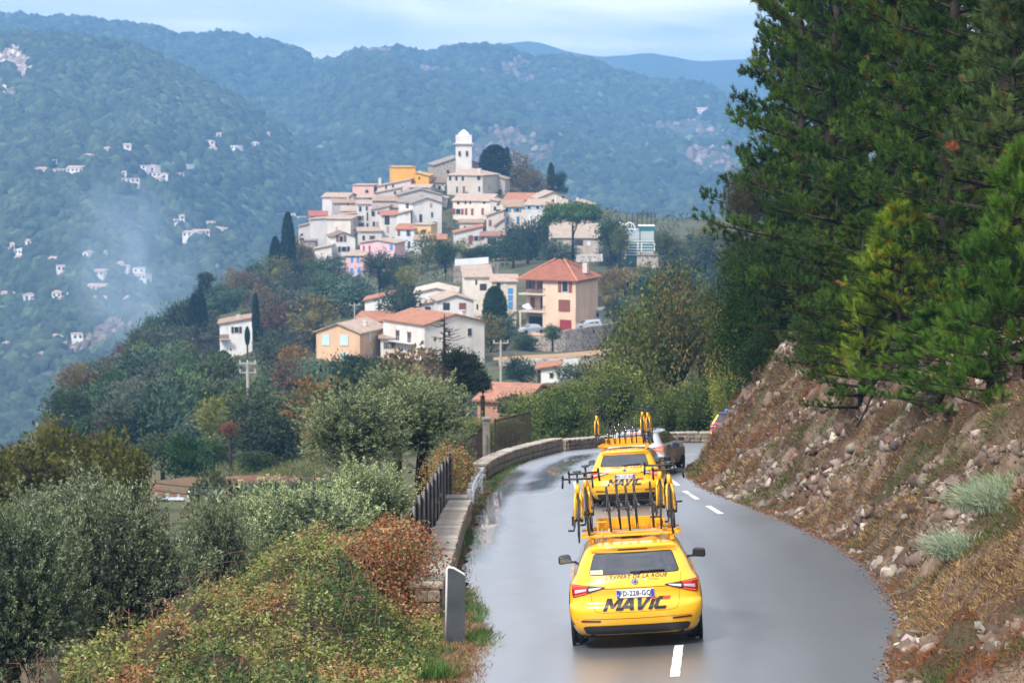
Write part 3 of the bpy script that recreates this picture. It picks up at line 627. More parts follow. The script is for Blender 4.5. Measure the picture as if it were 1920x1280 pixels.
def rack(e, n=7):
    """yellow roof rack: bars, rails, troughs and a front deflector"""
    z = 1.535
    f = MB()
    for y in (.72, 1.28, 1.95): f.box((0, y, z), (1.42, .035, .03))
    for y in (.80, 1.88): f.box((0, y, z+.035), (1.30, .025, .022))
    for s in (-1, 1):
        f.box((s*.60, 1.34, z-.03), (.035, 1.30, .035)); f.box((s*.42, 1.34, z+.012), (.03, 1.30, .03))
        for y in (.78, 1.9): f.box((s*.57, y, 1.482), (.06, .09, .09))
        f.tube([(s*.60, .74, z), (s*.66, .72, z+.02), (s*.70, .70, z+.03)], .012, 5)
        f.box((s*.47, .80, z+.10), (.02, .03, .20)); f.box((s*.34, 1.75, z+.10), (.02, .03, .18))
        f.box((s*.42, .84, z+.19), (.16, .03, .02))
    r = f.build('roof_rack', m_yel2, e, bevel=.003)
    MB().box((0, 1.99, z+.085), (.98, .018, .15)).build('wind_deflector', m_yel2, r, bevel=.004)
    MB().box((-.30, 1.30, z+.03), (.055, .55, .02)).build('tray', plain('pale_yellow', (.80, .52, .12), .4), r); MB().box((.33, 1.05, z+.03), (.05, .45, .02)).build('tray', plain('pale_yellow', (.80, .52, .12), .4), r)
    for i in range(12):
        x = -.36+i*.065; [MB().tube([(x, yy, z+.02), (x, yy, z+.16)], .0035, 4).build('wheel_holder', m_yel2, r) for yy in (.80, 1.88)]
    return r
def bike_wheel_mb(r=.335):
    tyre = MB().torus((0, 0, 0), r-.012, .0145, 'X', 40, 6)
    rim = MB().torus((0, 0, 0), r-.045, .024, 'X', 36, 6, sx=.42)
    hub = MB().cyl((0, 0, 0), .020, .075, 'X', 10).cyl((.034, 0, 0), .030, .004, 'X', 12).cyl((-.034, 0, 0), .030, .004, 'X', 12).cyl((0, 0, 0), .006, .15, 'X', 6)
    sp = MB()
    for k in range(18):
        a = k*2*math.pi/18; s = .03 if k % 2 else -.03; sp.tube([(s, .03*math.cos(a), .03*math.sin(a)), (0, (r-.06)*math.cos(a+.1), (r-.06)*math.sin(a+.1))], .0011, 3, cap=False)
    return tyre, rim, hub, sp
m_rimb = plain('carbon_rim', (.03, .03, .032), .35)
WM = [a.mesh(n, m, True) for a, n, m in zip(bike_wheel_mb(), ('tyre', 'rim', 'hub', 'spokes'), (m_tyre, m_rimb, m_blk, m_chrome))]
def wheel_on(par, loc, name='wheel'):
    t = link(name, WM[0], par, loc=loc)
    for me, n in zip(WM[1:], ('rim', 'hub', 'spokes')): link(n, me, t)
    return t
def spare_wheel():
    e = empty('spare_wheel')
    for me, n in zip(WM, ('tyre', 'rim', 'hub', 'spokes')): link(n, me, e, loc=(0, 0, .335))
    MB().tube([(-.08, 0, .335), (.08, 0, .335)], .007, 6).cyl((-.075, 0, .335), .016, .02, 'X', 8).cyl((.07, .01, .34), .012, .03, 'X', 8).build('quick_release', m_blk, e)
    MB().cyl((.045, 0, .335), .042, .028, 'X', 14, r2=.030).build('cassette', m_rim, e)
    return e
def road_bike():
    """+Y is the bike's front; wheels stand at z=0"""
    e = empty('road_bike'); r = .335
    bb = (0, 0, .27); rh = (0, -.41, r); fh = (0, .58, r); st = (0, -.15, .76); ht = (0, .37, .83); hb = (0, .41, .70); R_ = lambda a, b, t: tuple(np.array(a)+(np.array(b)-np.array(a))*t)
    fr = MB(); fr.tube([st, ht], .022, 8); fr.tube([bb, hb], .032, 8); fr.tube([bb, (0, -.155, .78)], .022, 8); fr.tube([hb, ht], .030, 8)
    for s in (-1, 1): fr.tube([(s*.02, -.04, .27), (s*.055, -.38, r)], .014, 6); fr.tube([(s*.02, -.16, .74), (s*.055, -.39, r+.01)], .011, 6)
    fr.build('frame', m_yel, e, smooth=True)
    fk = MB()
    for s in (-1, 1): fk.tube([(s*.03, .418, .69), (s*.045, .47, .60), (s*.05, .58, r)], [.020, .017, .011], 6)
    fk.build('fork', m_yel, e, smooth=True)
    MB().tube([(0, -.155, .78), (0, -.19, .93)], .014, 8).build('seat_post', m_blk, e)
    sa = MB(); V = []; F = []
    for i, (y, w_, z) in enumerate([(-.33, .05, .955), (-.31, .070, .965), (-.24, .068, .965), (-.17, .035, .958), (-.08, .02, .955), (-.05, .008, .945)]):
        for k in range(8): a = 2*math.pi*k/8; V.append((w_*math.cos(a), y, z+.018*math.sin(a)))
    F = [(i*8+k, i*8+(k+1) % 8, (i+1)*8+(k+1) % 8, (i+1)*8+k) for i in range(5) for k in range(8)]+[tuple(range(7, -1, -1)), tuple(range(40, 48))]
    sa.add(V, F).build('saddle', m_blk, e, smooth=True)
    hs = MB(); hs.tube([(0, .37, .84), (0, .36, .88), (0, .45, .90)], .016, 8).build('stem', m_blk, e)
    hbm = MB(); hbm.tube([(-.20, .45, .90), (.20, .45, .90)], .014, 8)
    for s in (-1, 1):
        hbm.tube([(s*.19, .45, .90), (s*.21, .50, .90), (s*.21, .535, .885), (s*.212, .53, .83), (s*.215, .49, .785), (s*.215, .42, .775)], .015, 7)
        hbm.tube([(s*.21, .53, .895), (s*.21, .565, .935), (s*.21, .572, .96)], .016, 6); hbm.tube([(s*.21, .565, .91), (s*.212, .575, .84), (s*.212, .56, .80)], .006, 5)
    hbm.build('handlebar', m_blk, e, smooth=True)
    cr_ = MB(); cr_.cyl((.045, 0, .27), .098, .008, 'X', 24); cr_.tube([(.06, 0, .27), (.065, .10, .14)], .011, 6); cr_.tube([(-.06, 0, .27), (-.065, -.10, .40)], .011, 6); cr_.tube([(-.07, 0, .27), (.07, 0, .27)], .018, 8)
    cr_.build('crankset', m_blk, e)
    MB().box((.11, .10, .14), (.085, .06, .025)).build('pedal', m_blk, e); MB().box((-.11, -.10, .40), (.085, .06, .025)).build('pedal', m_blk, e)
    dr = MB(); dr.cyl((.045, -.41, r), .052, .03, 'X', 16, r2=.03); dr.box((.075, -.42, .24), (.04, .05, .14)); dr.tube([(.045, 0, .365), (.045, -.41, r+.05)], .004, 4); dr.tube([(.045, 0, .175), (.06, -.42, .19)], .004, 4); dr.build('derailleur', m_blk, e)
    bo = MB().cyl((0, .15, .48), .034, .17, 'Z', 12)
    for y, z in ((.40, .665), (-.20, .64)): MB().box((0, y+.04*(1 if y > 0 else -1)*.5, z), (.05, .03, .05)).build('brake', m_blk, e)
    wheel_on(e, rh, 'rear_wheel'); wheel_on(e, fh, 'front_wheel')
    return e
def place_matrix(x, y, yaw, dz=0.0):
    """stand on the road, nose turned yaw radians to the right of +Y"""
    f = Vector((math.sin(yaw), math.cos(yaw), 0)); r = Vector((math.cos(yaw), -math.sin(yaw), 0)); e_ = .5
    def zz(p): return float(zroad(p.x, p.y))
    o = Vector((x, y, 0)); f.z = (zz(o+f*e_)-zz(o-f*e_))/(2*e_); r.z = (zz(o+r*e_)-zz(o-r*e_))/(2*e_)
    f.normalize(); u = r.cross(f).normalized(); r = f.cross(u).normalized()
    M = Matrix((r, f, u)).transposed().to_4x4(); M.translation = Vector((x, y, zz(o)+dz+.006)); return M
M1 = place_matrix(1.755, 32.9, math.radians(2.2)); M2 = place_matrix(2.95, 61.6, math.radians(5.5))
def unit(label, n_label, M, lit, plate, sticker):
    c = estate_car(label, lit=lit, plate=plate, sticker=sticker); rack(c); c.matrix_world = M; return c
car1 = unit('yellow estate car nearest the camera with bikes and wheels on its roof', '', M1, False, 'FD-228-GQ', True)
car2 = unit('second yellow estate car with its brake lights on, just ahead of the nearest one', '', M2, True, 'FD-127-GQ', False)
rb = road_bike(); sw = spare_wheel(); zr_ = 1.555
first = [True, True]
KIDS = {}
for c_ in COL.objects:
    if c_.parent is not None: KIDS.setdefault(c_.parent.name, []).append(c_)
def put(proto, idx, M, x, y, z, rz, label, cat, grp, lean=0):
    o = proto if first[idx] else copy_tree(proto, None, KIDS); first[idx] = False
    o.matrix_world = M @ Matrix.Translation((x, y, z)) @ Matrix.Rotation(rz, 4, 'Z') @ Matrix.Rotation(lean, 4, 'Y'); tag(o, label, cat, grp); return o
B = 'road bikes carried on the yellow cars'; Wg = 'spare wheels standing in the roof racks'
PI = math.pi
for (M, x, y, z, rz, lab, ln) in [
    (M1, -.755, 1.30, zr_-.10, PI+.02, 'yellow road bike farthest left on the nearest car, dropped bars towards the camera', -.03), (M1, -.575, 1.46, zr_-.03, PI-.03, 'yellow road bike second from the left on the nearest car', .04),
    (M1, .44, 1.48, zr_+.02, PI-.02, 'yellow road bike beside the spare wheels on the right half of the nearest car', -.03), (M1, .62, 1.32, zr_-.04, PI-.05, 'yellow road bike farthest right on the nearest car, pedal sticking out', .03),
    (M2, -.72, 1.35, zr_-.03, PI+.02, 'yellow road bike alone on the left side of the second car', -.02), (M2, .50, 1.48, zr_, PI, 'inner of the two yellow road bikes on the right side of the second car', 0), (M2, .68, 1.38, zr_-.02, PI-.04, 'outer of the two yellow road bikes on the right side of the second car', .03)]:
    put(rb, 0, M, x, y, z, rz, lab, 'bicycle', B, ln)
ords = ['first', 'second', 'third', 'fourth', 'fifth', 'sixth', 'seventh']
for i, (x, y, z) in enumerate([(-.285, .92, .0), (-.145, 1.22, .02), (-.015, .98, .0), (.10, 1.25, .01), (.33, 1.28, .02)]):
    put(sw, 1, M1, x, y, zr_+z, [.03, -.02, .02, -.03, .01][i], 'bare black spare wheel, %s from the left in the rack of the nearest car' % ords[i], 'bicycle wheel', Wg, [-.05, -.05, -.045, -.04, -.03][i])
for i, (x, y) in enumerate([(-.40, 1.0), (-.25, 1.1), (-.12, 1.0), (.02, 1.15), (.20, 1.05), (.31, 1.2)]):
    put(sw, 1, M2, x, y, zr_, [.02, -.03, .02, .0, -.02, .03][i], 'bare black spare wheel, %s from the left in the rack of the second car' % ords[i], 'bicycle wheel', Wg, -.01)
# silver official car and blue police car
m_sil = plain('silver_paint', (.56, .59, .64), .3, metal=.1, coat=.6)
m_nav = plain('navy_paint', (.02, .05, .16), .3, coat=.5)
m_lbl = plain('light_blue_vinyl', (.05, .22, .62), .4)
c3 = estate_car('silver estate car with blue side graphics ahead of the two yellow cars', paint=m_sil, mavic=False, plate='EX-410-NB', lit=True)
spatch(1, [(.5, .45), (2.0, .45), (1.6, .93), (.9, .93)], .008).build('door_graphic', m_nav, c3, smooth=True); spatch(1, [(2.0, .75), (3.2, .75), (3.1, .93), (2.0, .93)], .008).build('door_graphic', m_lbl, c3, smooth=True)
spatch(1, [(2.4, .3), (4.3, .3), (4.2, .72), (2.4, .72)], .009).build('door_graphic', plain('grey_vinyl', (.30, .31, .34), .4), c3, smooth=True)
c3.matrix_world = place_matrix(3.82, 74.2, math.radians(13))
c4 = estate_car('dark blue police car with yellow and red chevrons, half hidden by the bank', paint=m_nav, mavic=False, plate='GN-052-AD')
m_chy = plain('fluorescent_yellow', (.75, .80, .05), .45); m_chr = plain('chevron_red', (.70, .03, .03), .45)
for s in (-1, 1):
    for k in range(7):
        x0 = .06+k*.125; (rpatch([(s*x0, .53), (s*(x0+.125), .53), (s*(x0+.06), .83 if x0 < .6 else .70), (s*(x0-.06), .83 if x0 < .6 else .70)] if s > 0 else [(-x0-.125, .53), (-x0, .53), (-x0+.06, .83 if x0 < .6 else .70), (-x0-.06, .83 if x0 < .6 else .70)], .011, 4, 4)).build('chevron', m_chy if k % 2 else m_chr, c4)
    rpatch([(s*.66, .94), (s*.80, .94), (s*.62, 1.33), (s*.55, 1.33)] if s > 0 else [(-.80, .94), (-.66, .94), (-.55, 1.33), (-.62, 1.33)], .010, 4, 6).build('chevron', m_chy, c4)
    rpatch([(s*.05, .87), (s*.42, .88), (s*.60, .99), (s*.05, .99)] if s > 0 else [(-.42, .88), (-.05, .87), (-.05, .99), (-.60, .99)], .011, 6, 4).build('chevron', m_chr, c4)
MB().box((0, 1.0, 1.50), (1.0, .28, .10)).build('light_bar', plain('blue_lamp', (.12, .30, .75), .25, coat=.5), c4, bevel=.03)
c4.matrix_world = place_matrix(9.02, 100.6, math.radians(30))
# ================================================================ WALLS, RAIL, FENCE
m_stone = noisy('wall_stone', (.20, .165, .13), (.36, .31, .26), scale=2.2, bump=.7, bscale=14, bdist=.03, use_obj=True)
m_cap = noisy('cap_stone', (.30, .27, .24), (.46, .43, .40), scale=2.5, bump=.5, bscale=18, bdist=.02, use_obj=True, rgb3=(.22, .16, .12))
m_mortar = noisy('mortar', (.10, .085, .07), (.17, .15, .13), scale=4, bump=.6)
def stone_mesh(seed, name, mat, rough=.10):
    bm = bmesh.new(); bmesh.ops.create_cube(bm, size=1.0); bmesh.ops.bevel(bm, geom=bm.edges[:], offset=.10, segments=1, affect='EDGES')
    r = random.Random(seed)
    for v in bm.verts:
        n = mnoise.noise(Vector((v.co.x*1.7+seed*3, v.co.y*1.7, v.co.z*1.7)))
        v.co *= 1+n*rough*1.5; v.co += Vector((r.uniform(-1, 1), r.uniform(-1, 1), r.uniform(-1, 1)))*rough*.3
    me = bpy.data.meshes.new(name); bm.to_mesh(me); bm.free(); me.materials.append(mat); return me
STN = [stone_mesh(i, 'stone', m_stone) for i in range(6)]; CAPS = [stone_mesh(i+20, 'cap_stone', m_cap, .05) for i in range(4)]
def stone_wall(pts, th, h, label, rows=2, step=.30, capstep=.46, side=-1, hvar=.05, seed=0):
    """pts: road-side foot line; the wall's thickness goes to side (-1 = left of the direction of travel)"""
    r = random.Random(seed); A = np.array(pts, float); seg = np.hypot(*np.diff(A, axis=0).T); S = np.r_[0, np.cumsum(seg)]; Ltot = S[-1]
    def at(s): x = np.interp(s, S, A[:, 0]); y = np.interp(s, S, A[:, 1]); x2 = np.interp(min(s+.3, Ltot), S, A[:, 0])-np.interp(max(s-.3, 0), S, A[:, 0]); y2 = np.interp(min(s+.3, Ltot), S, A[:, 1])-np.interp(max(s-.3, 0), S, A[:, 1]); return x, y, math.atan2(y2, x2)
    mid = at(Ltot/2); root = empty('stone_wall', (mid[0], mid[1], float(zroad(mid[0], mid[1])))); tag(root, label, 'wall', 'stone parapet walls along the outer edge of the road')
    ox, oy, oz = root.location
    n = max(6, int(Ltot/.5)); core = MB(); V = []
    for i in range(n+1):
        x, y, a = at(Ltot*i/n); nx, ny = -math.sin(a)*(-side), math.cos(a)*(-side); z0 = float(zroad(x, y)); i_, o_ = .03, th-.03
        for (d, zz) in ((i_, z0-.9), (o_, z0-.9), (o_, z0+h-.06), (i_, z0+h-.06)): V.append((x+nx*d-ox, y+ny*d-oy, zz-oz))
    F = [(i*4+k, i*4+(k+1) % 4, (i+1)*4+(k+1) % 4, (i+1)*4+k) for i in range(n) for k in range(4)]+[(3, 2, 1, 0), tuple(n*4+k for k in range(4))]
    core.add(V, F).build('mortar', m_mortar, root)
    def put_(me, nm_, s, d, zc, dims, tw=0, col=None):
        x, y, a = at(s); nx, ny = -math.sin(a)*(-side), math.cos(a)*(-side); z0 = float(zroad(x, y))
        sl = math.atan2(float(zroad(x+math.cos(a), y+math.sin(a)))-z0, 1)
        g = r.uniform(.7, 1.15); o = link(nm_, me, root, loc=(x+nx*d-ox, y+ny*d-oy, z0+zc-oz), rot=(r.uniform(-.03, .03), -sl+r.uniform(-.03, .03), a+tw), scale=dims, color=(g*r.uniform(.95, 1.12), g, g*r.uniform(.86, 1.0)))
    s = 0; rh = (h-.10)/rows
    for row in range(rows):
        s = r.uniform(0, .1)
        while s < Ltot-.05:
            w_ = step*r.uniform(.7, 1.35); w_ = min(w_, Ltot-s+.02); hh = rh*r.uniform(.85, 1.05)
            put_(r.choice(STN), 'stone', s+w_/2, .045, rh*(row+.5)+.01, (w_*.93, .16, hh*.93)); s += w_
    s = 0
    while s < Ltot-.1:
        w_ = capstep*r.uniform(.75, 1.25); w_ = min(w_, Ltot-s+.05)
        put_(r.choice(CAPS), 'cap_stone', s+w_/2, th/2, h-.045+r.uniform(-.012, .012), (w_*.965, th+.05, .11), r.uniform(-.02, .02)); s += w_
    for k in range(max(2, int(th/.2))):
        for row in range(rows): 
            for (s_, e_) in ((.02, 1), (Ltot-.02, 1)): put_(r.choice(STN), 'stone', s_, .12+k*.2, rh*(row+.5), (.14, .2, rh*.9))
    return root
W1 = [(-1.16, 38.9), (-1.13, 42), (-1.12, 46), (-1.12, 51), (-1.10, 56), (-1.05, 60.3)]
stone_wall(W1, .52, .50, 'long weathered stone parapet along the left of the road, with a dark fence behind it', rows=2, step=.34, capstep=.50, seed=1)
def rp(px, py): p, _ = road_pt(px, py); return (p[0], p[1])
W2 = [rp(913, 898), rp(926, 888), rp(944, 879), rp(970, 868), rp(1001, 859), rp(1030, 851), rp(1055, 845)]
stone_wall(W2, .45, .52, 'mossy stone parapet curving from the crash barrier to the gap in the bend', rows=2, step=.32, seed=2)
W3 = [rp(1063, 844), rp(1106, 840), rp(1150, 836), rp(1198, 832)]
stone_wall(W3, .45, .42, 'dark stone parapet in the bend behind the second yellow car', rows=2, step=.36, seed=3)
W4 = [rp(1250, 829.5), rp(1300, 829), rp(1346, 829), (14, 107.5), (22, 107.3), (30, 107)]
stone_wall(W4, .45, .42, 'stone parapet closing the bend to the right of the silver car', rows=2, step=.38, seed=4)
ew = MB().box((0, 0, .26), (.62, .55, .62)).build('end_block', noisy('concrete', (.22, .20, .18), (.33, .31, .29), scale=5, bump=.3), None, bevel=.02, loc=(-1.42, 60.75, float(zroad(-1.2, 60.6))))
ew.name = 'concrete_block'; tag(ew, 'grey concrete block at the far end of the long parapet', 'block')
# crash barrier
m_galv = noisy('galvanised', (.50, .53, .56), (.64, .67, .70), scale=6, rough=.35, bump=.1); m_galv.node_tree.nodes['Principled BSDF'].inputs['Metallic'].default_value = .6
gr = empty('crash_barrier', (-1.0, 58, float(zroad(-1, 58)))); tag(gr, 'galvanised steel crash barrier between the two left parapets', 'crash barrier')
pts = [(-1.0, 60.4), (-1.02, 63), (-1.0, 66), (-.93, 69), (-.86, 72.2)]
prof = [(0, .42), (.05, .46), (.05, .52), (0, .56), (0, .60), (.05, .64), (.05, .70), (0, .74)]
V = []; ox, oy, oz = gr.location
for (x, y) in pts:
    for (d, h) in prof: V.append((x+d-.03-ox, y-oy, float(zroad(x, y))+h-oz))
F = [(i*8+k, i*8+k+1, (i+1)*8+k+1, (i+1)*8+k) for i in range(4) for k in range(7)]
o = MB().add(V, F).build('rail', m_galv, gr); sm_ = o.modifiers.new('thick', 'SOLIDIFY'); sm_.thickness = .006
for (x, y) in [(-1.10, 61.2), (-1.12, 64), (-1.1, 67), (-1.0, 70), (-.93, 72)]: MB().box((x-ox, y-oy, float(zroad(x, y))+.30-oz), (.10, .06, .85)).build('post', m_galv, gr)
# dark board fence on the outer side of the first wall
m_fence = noisy('dark_board', (.026, .021, .020), (.055, .045, .042), scale=3, bump=.3, use_obj=True, spec=.02, rough=1.0)
m_post = noisy('weathered_post', (.16, .155, .15), (.26, .25, .25), scale=5, bump=.2)
fe = empty('board_fence', (-1.8, 42, float(zroad(-1.8, 42)))); tag(fe, 'dark vertical board fence standing behind the long stone parapet', 'fence')
ox, oy, oz = fe.location; r = random.Random(5); bmz = MB().box((0, 0, 0), (1, 1, 1)).mesh('board', m_fence); y = 42.0; i = 0
while y < 64.5:
    x = np.interp(y, [38, 60, 66], [-1.80, -1.72, -1.62]); z0 = float(zroad(x, y)); hh = 1.62+.04*math.sin(y*1.3)+r.uniform(-.015, .015); g = r.uniform(.7, 1.25)
    link('board', bmz, fe, loc=(x-ox+(.006 if i % 2 else 0), y-oy, z0+hh/2-.1-oz), rot=(0, 0, 0), scale=(.028, .25, hh), color=(g, g, g)); y += .24; i += 1
    if i % 9 == 1: MB().tube([(x+.05-ox, y-oy, z0-.2-oz), (x+.05-ox, y-oy, z0+hh-.02-oz)], .028, 6).build('post', m_post, fe)
for h in (.5, 1.35):
    MB().tube([(np.interp(y, [38, 60, 66], [-1.80, -1.72, -1.62])-.04-ox, y-oy, float(zroad(-1.7, y))+h-oz) for y in np.linspace(41.9, 64.5, 12)], .025, 4).build('rail', m_fence, fe)
vp = MB().tube([(0, 0, -.3), (.01, 0, .6), (.03, .02, 1.55)], .022, 6).build('fence_post', m_post, None, loc=(-1.86, 39.6, float(zroad(-1.8, 39.6))+.1)); tag(vp, 'grey metal post leaning in the red creeper before the board fence', 'post')
# gate pillar, gate and wire fence
pil = MB().box((0, 0, .85), (.26, .26, 2.3)).box((0, 0, 2.04), (.34, .34, .08)).build('gate_pillar', noisy('concrete2', (.13, .115, .10), (.24, .22, .20), scale=4, bump=.4), None, bevel=.012, loc=(-.90, 84.0, float(zroad(-.9, 84))-.25)); tag(pil, 'tall grey concrete gate pillar behind the curved parapet', 'gate pillar')
m_iron = plain('rusty_iron', (.045, .032, .028), .9, spec=.05)
def barfence(x0, y0, x1, y1, h, n, label, name, cat, zoff=0.0):
    L_ = math.hypot(x1-x0, y1-y0); root = empty(name, (x0, y0, float(zroad(x0, y0))+zoff), (0, 0, math.atan2(y1-y0, x1-x0))); tag(root, label, cat)
    sl = (float(zroad(x1, y1))-float(zroad(x0, y0)))/L_
    bm_ = MB().box((0, 0, h/2), (.022, .022, h)).mesh('bar', m_iron)
    for i in range(n): link('bar', bm_, root, loc=(L_*i/(n-1), 0, sl*L_*i/(n-1)))
    for hh in (.12*h, .97*h): MB().tube([(0, 0, hh), (L_, 0, hh+sl*L_)], .02, 5).build('rail', m_iron, root)
    for i in (0, 1): MB().box((L_*i, 0, h/2+sl*L_*i), (.05, .05, h+.08)).build('frame_post', m_iron, root)
    return root
barfence(-.62, 87.5, .72, 96.5, 1.62, 34, 'rusty iron bar gate to the right of the concrete pillar', 'iron_gate', 'gate')
barfence(-1.62, 72.5, -1.05, 83.6, 1.5, 44, 'dark iron bar fence to the left of the concrete pillar', 'iron_fence', 'fence')
# marker post with a rounded white edge, seen from behind
mk = empty('marker_post', (-.84, 35.0, float(zroad(-.84, 35))-.02), (0, .03, .12)); tag(mk, 'grey flat marker post with sloping top at the left road edge', 'marker post')
V = [(-.135, 0), (.15, 0), (.125, 1.00), (.10, 1.03), (-.05, 1.115), (-.125, 1.13), (-.145, 1.11)]
def slab(V, y0, y1): n = len(V); return MB().add([(x, y0, z) for x, z in V]+[(x, y1, z) for x, z in V], [tuple(range(n)), tuple(range(2*n-1, n-1, -1))]+[(i, (i+1) % n, n+(i+1) % n, n+i)[::-1] for i in range(n)])
slab(V, 0, .035).build('panel', noisy('grey_panel', (.055, .062, .070), (.085, .093, .10), scale=2.5, spec=.1, rough=.8, bump=.05), mk)
m_edge = plain('pale_edge', (.55, .57, .60), .4)
MB().tube([(-.135, .017, 0), (-.145, .017, 1.11), (-.125, .017, 1.135), (-.05, .017, 1.122), (.10, .017, 1.037), (.127, .017, 1.0)], .022, 6).build('edge', m_edge, mk, smooth=True)
cn = empty('drink_can', (-1.62, 35.4, float(zroad(-1.6, 35.4))+.02), (1.3, .2, 1.2)); tag(cn, 'small red and white drink can lying in the dead leaves', 'can')
MB().cyl((0, 0, .05), .033, .085, 'Z', 14).build('can_body', m_redpt, cn, bevel=.004); MB().cyl((0, 0, .098), .030, .012, 'Z', 14).build('lid', m_chrome, cn); MB().cyl((0, 0, .03), .0336, .025, 'Z', 14).build('band', m_white, cn)
# ================================================================ PLANTS
m_leaf = leafmat('leaves', rough=.6, trans=.22, spec=.12); m_needle = leafmat('needles', rough=.6, trans=.18, spec=.12); m_olive_far = leafmat('far_olive_leaves', rough=.65, trans=.1, spec=.12)
m_olive = leafmat('olive_leaves', rough=.5, trans=.12, spec=.35); m_brush = leafmat('dry_stems', rough=.8, trans=.1, spec=.1)
m_bark = noisy('bark', (.022, .017, .014), (.06, .048, .04), scale=3, bump=.8, bscale=12, bdist=.03, spec=.03)
def unitv(a): return a/np.maximum(np.linalg.norm(a, axis=1, keepdims=True), 1e-9)
def quads(Pn, D_, Nn, Ln, Wn, C=None, mid=.45):
    """diamond leaves: base Pn, direction D_, normal-ish Nn"""
    n = len(Pn); S = unitv(np.cross(D_, Nn)); Ln = np.broadcast_to(Ln, n)[:, None]; Wn = np.broadcast_to(Wn, n)[:, None]
    V = np.empty((n, 4, 3)); V[:, 0] = Pn; V[:, 1] = Pn+D_*Ln*mid+S*Wn*.5; V[:, 2] = Pn+D_*Ln; V[:, 3] = Pn+D_*Ln*mid-S*Wn*.5
    F = np.arange(n*4).reshape(n, 4); Cc = None if C is None else np.repeat(C, 4, 0)
    return V.reshape(-1, 3), F, Cc
def merge(parts):
    V, F, C, o = [], [], [], 0
    for v, f, c in parts: V.append(v); F.append(f+o); C.append(c); o += len(v)
    return np.concatenate(V), np.concatenate(F), np.concatenate(C)
def rand_dir(n): return unitv(rng.normal(size=(n, 3)))
def core_blob(sx, sy, sz, cz, col, seed=1, n=14, m=9, amp=.25):
    a = np.linspace(0, 2*np.pi, n, endpoint=False); b = np.linspace(-1.5, 1.5, m); A, B = np.meshgrid(a, b)
    r = 1+amp*(vnoise(np.cos(A)*1.5+5, B*1.5+np.sin(A)*1.5+5, seed, 3)-.5)*2
    V = np.stack([(r*np.cos(B)*np.cos(A)*sx).ravel(), (r*np.cos(B)*np.sin(A)*sy).ravel(), (r*np.sin(B)*sz+cz).ravel()], 1)
    F = np.array([(j*n+i, j*n+(i+1) % n, (j+1)*n+(i+1) % n, (j+1)*n+i) for j in range(m-1) for i in range(n)])
    return V, F, np.tile(np.array(col)[None], (len(V), 1))
def tint(n, base, var=.22, hue=.08, pal=None, pw=None):
    g = np.exp(rng.normal(0, var, (n, 1))); c = np.array(base)[None]*g*(1+rng.normal(0, hue, (n, 3)))
    if pal is not None:
        k = rng.choice(len(pal), n, p=pw); c = np.array(pal)[k]*g*(1+rng.normal(0, hue, (n, 3)))
    return np.clip(c, .003, .9)
def crown(nc, nl, sx, sy, sz, cz, cr, L_, W_, base=(1, 1, 1), var=.2, up=.3, seed=0, core=.50, flat=0.0, pal=None, pw=None, shell=.62, corecol=None, lump=.35, out_=.8):
    """crown of leaf clumps over an uneven ellipsoid"""
    d = rand_dir(nc); rad = rng.uniform(shell, 1, (nc, 1))*(1-lump*.5+lump*vnoise(d[:, 0]*2.1+7, d[:, 1]*2.1+d[:, 2]*1.7+9, seed, 2)[:, None])
    c = d*rad*np.array([sx, sy, sz]); c[:, 2] += cz; c = c[c[:, 2] > cz-sz*.95]; nc = len(c); dd = d[:nc]
    ccol = tint(nc, base, var*.8, .04, pal, pw)
    cs = cr*rng.uniform(.6, 1.3, (nc, 1))
    i = np.repeat(np.arange(nc), nl); off = rng.normal(size=(len(i), 3))*cs[i]*np.array([1, 1, .75-flat])
    p = c[i]+off; outd = unitv(unitv(off)*.7+dd[i]*out_+np.array([0, 0, up])+rng.normal(size=p.shape)*.45)
    V, F, C = quads(p, outd, rand_dir(len(p)), L_*rng.uniform(.6, 1.3, len(p)), W_*rng.uniform(.7, 1.2, len(p)), np.clip(ccol[i]*np.exp(rng.normal(0, var*.6, (len(p), 1))), .003, .95))
    parts = [(V, F, C)]
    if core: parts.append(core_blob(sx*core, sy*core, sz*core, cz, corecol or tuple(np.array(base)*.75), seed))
    return merge(parts)
def trunk_mb(h, r, lean=0, limbs=4, spread=.6, seed=0, n=7):
    rr = random.Random(seed); m = MB(); top = (lean, 0, h); m.tube([(0, 0, -1.0), (lean*.2, .03, h*.3), (lean*.6, -.03, h*.65), top], [r*1.25, r, r*.8, r*.6], n)
    for k in range(limbs):
        a = 2*math.pi*k/limbs+rr.uniform(-.4, .4); s = spread*rr.uniform(.7, 1.2); z0 = h*rr.uniform(.6, .95)
        m.tube([(lean*.8, 0, z0), (lean+math.cos(a)*s*.5, math.sin(a)*s*.5, z0+s*.55), (lean+math.cos(a)*s, math.sin(a)*s, z0+s*1.25)], [r*.5, r*.35, r*.12], 5)
    return m
CR, TR = {}, {}
def lib(key, data, mat, trunk): CR[key] = np_mesh('crown', data[0], data[1], mat, data[2]); TR[key] = trunk.mesh('trunk', m_bark, True)
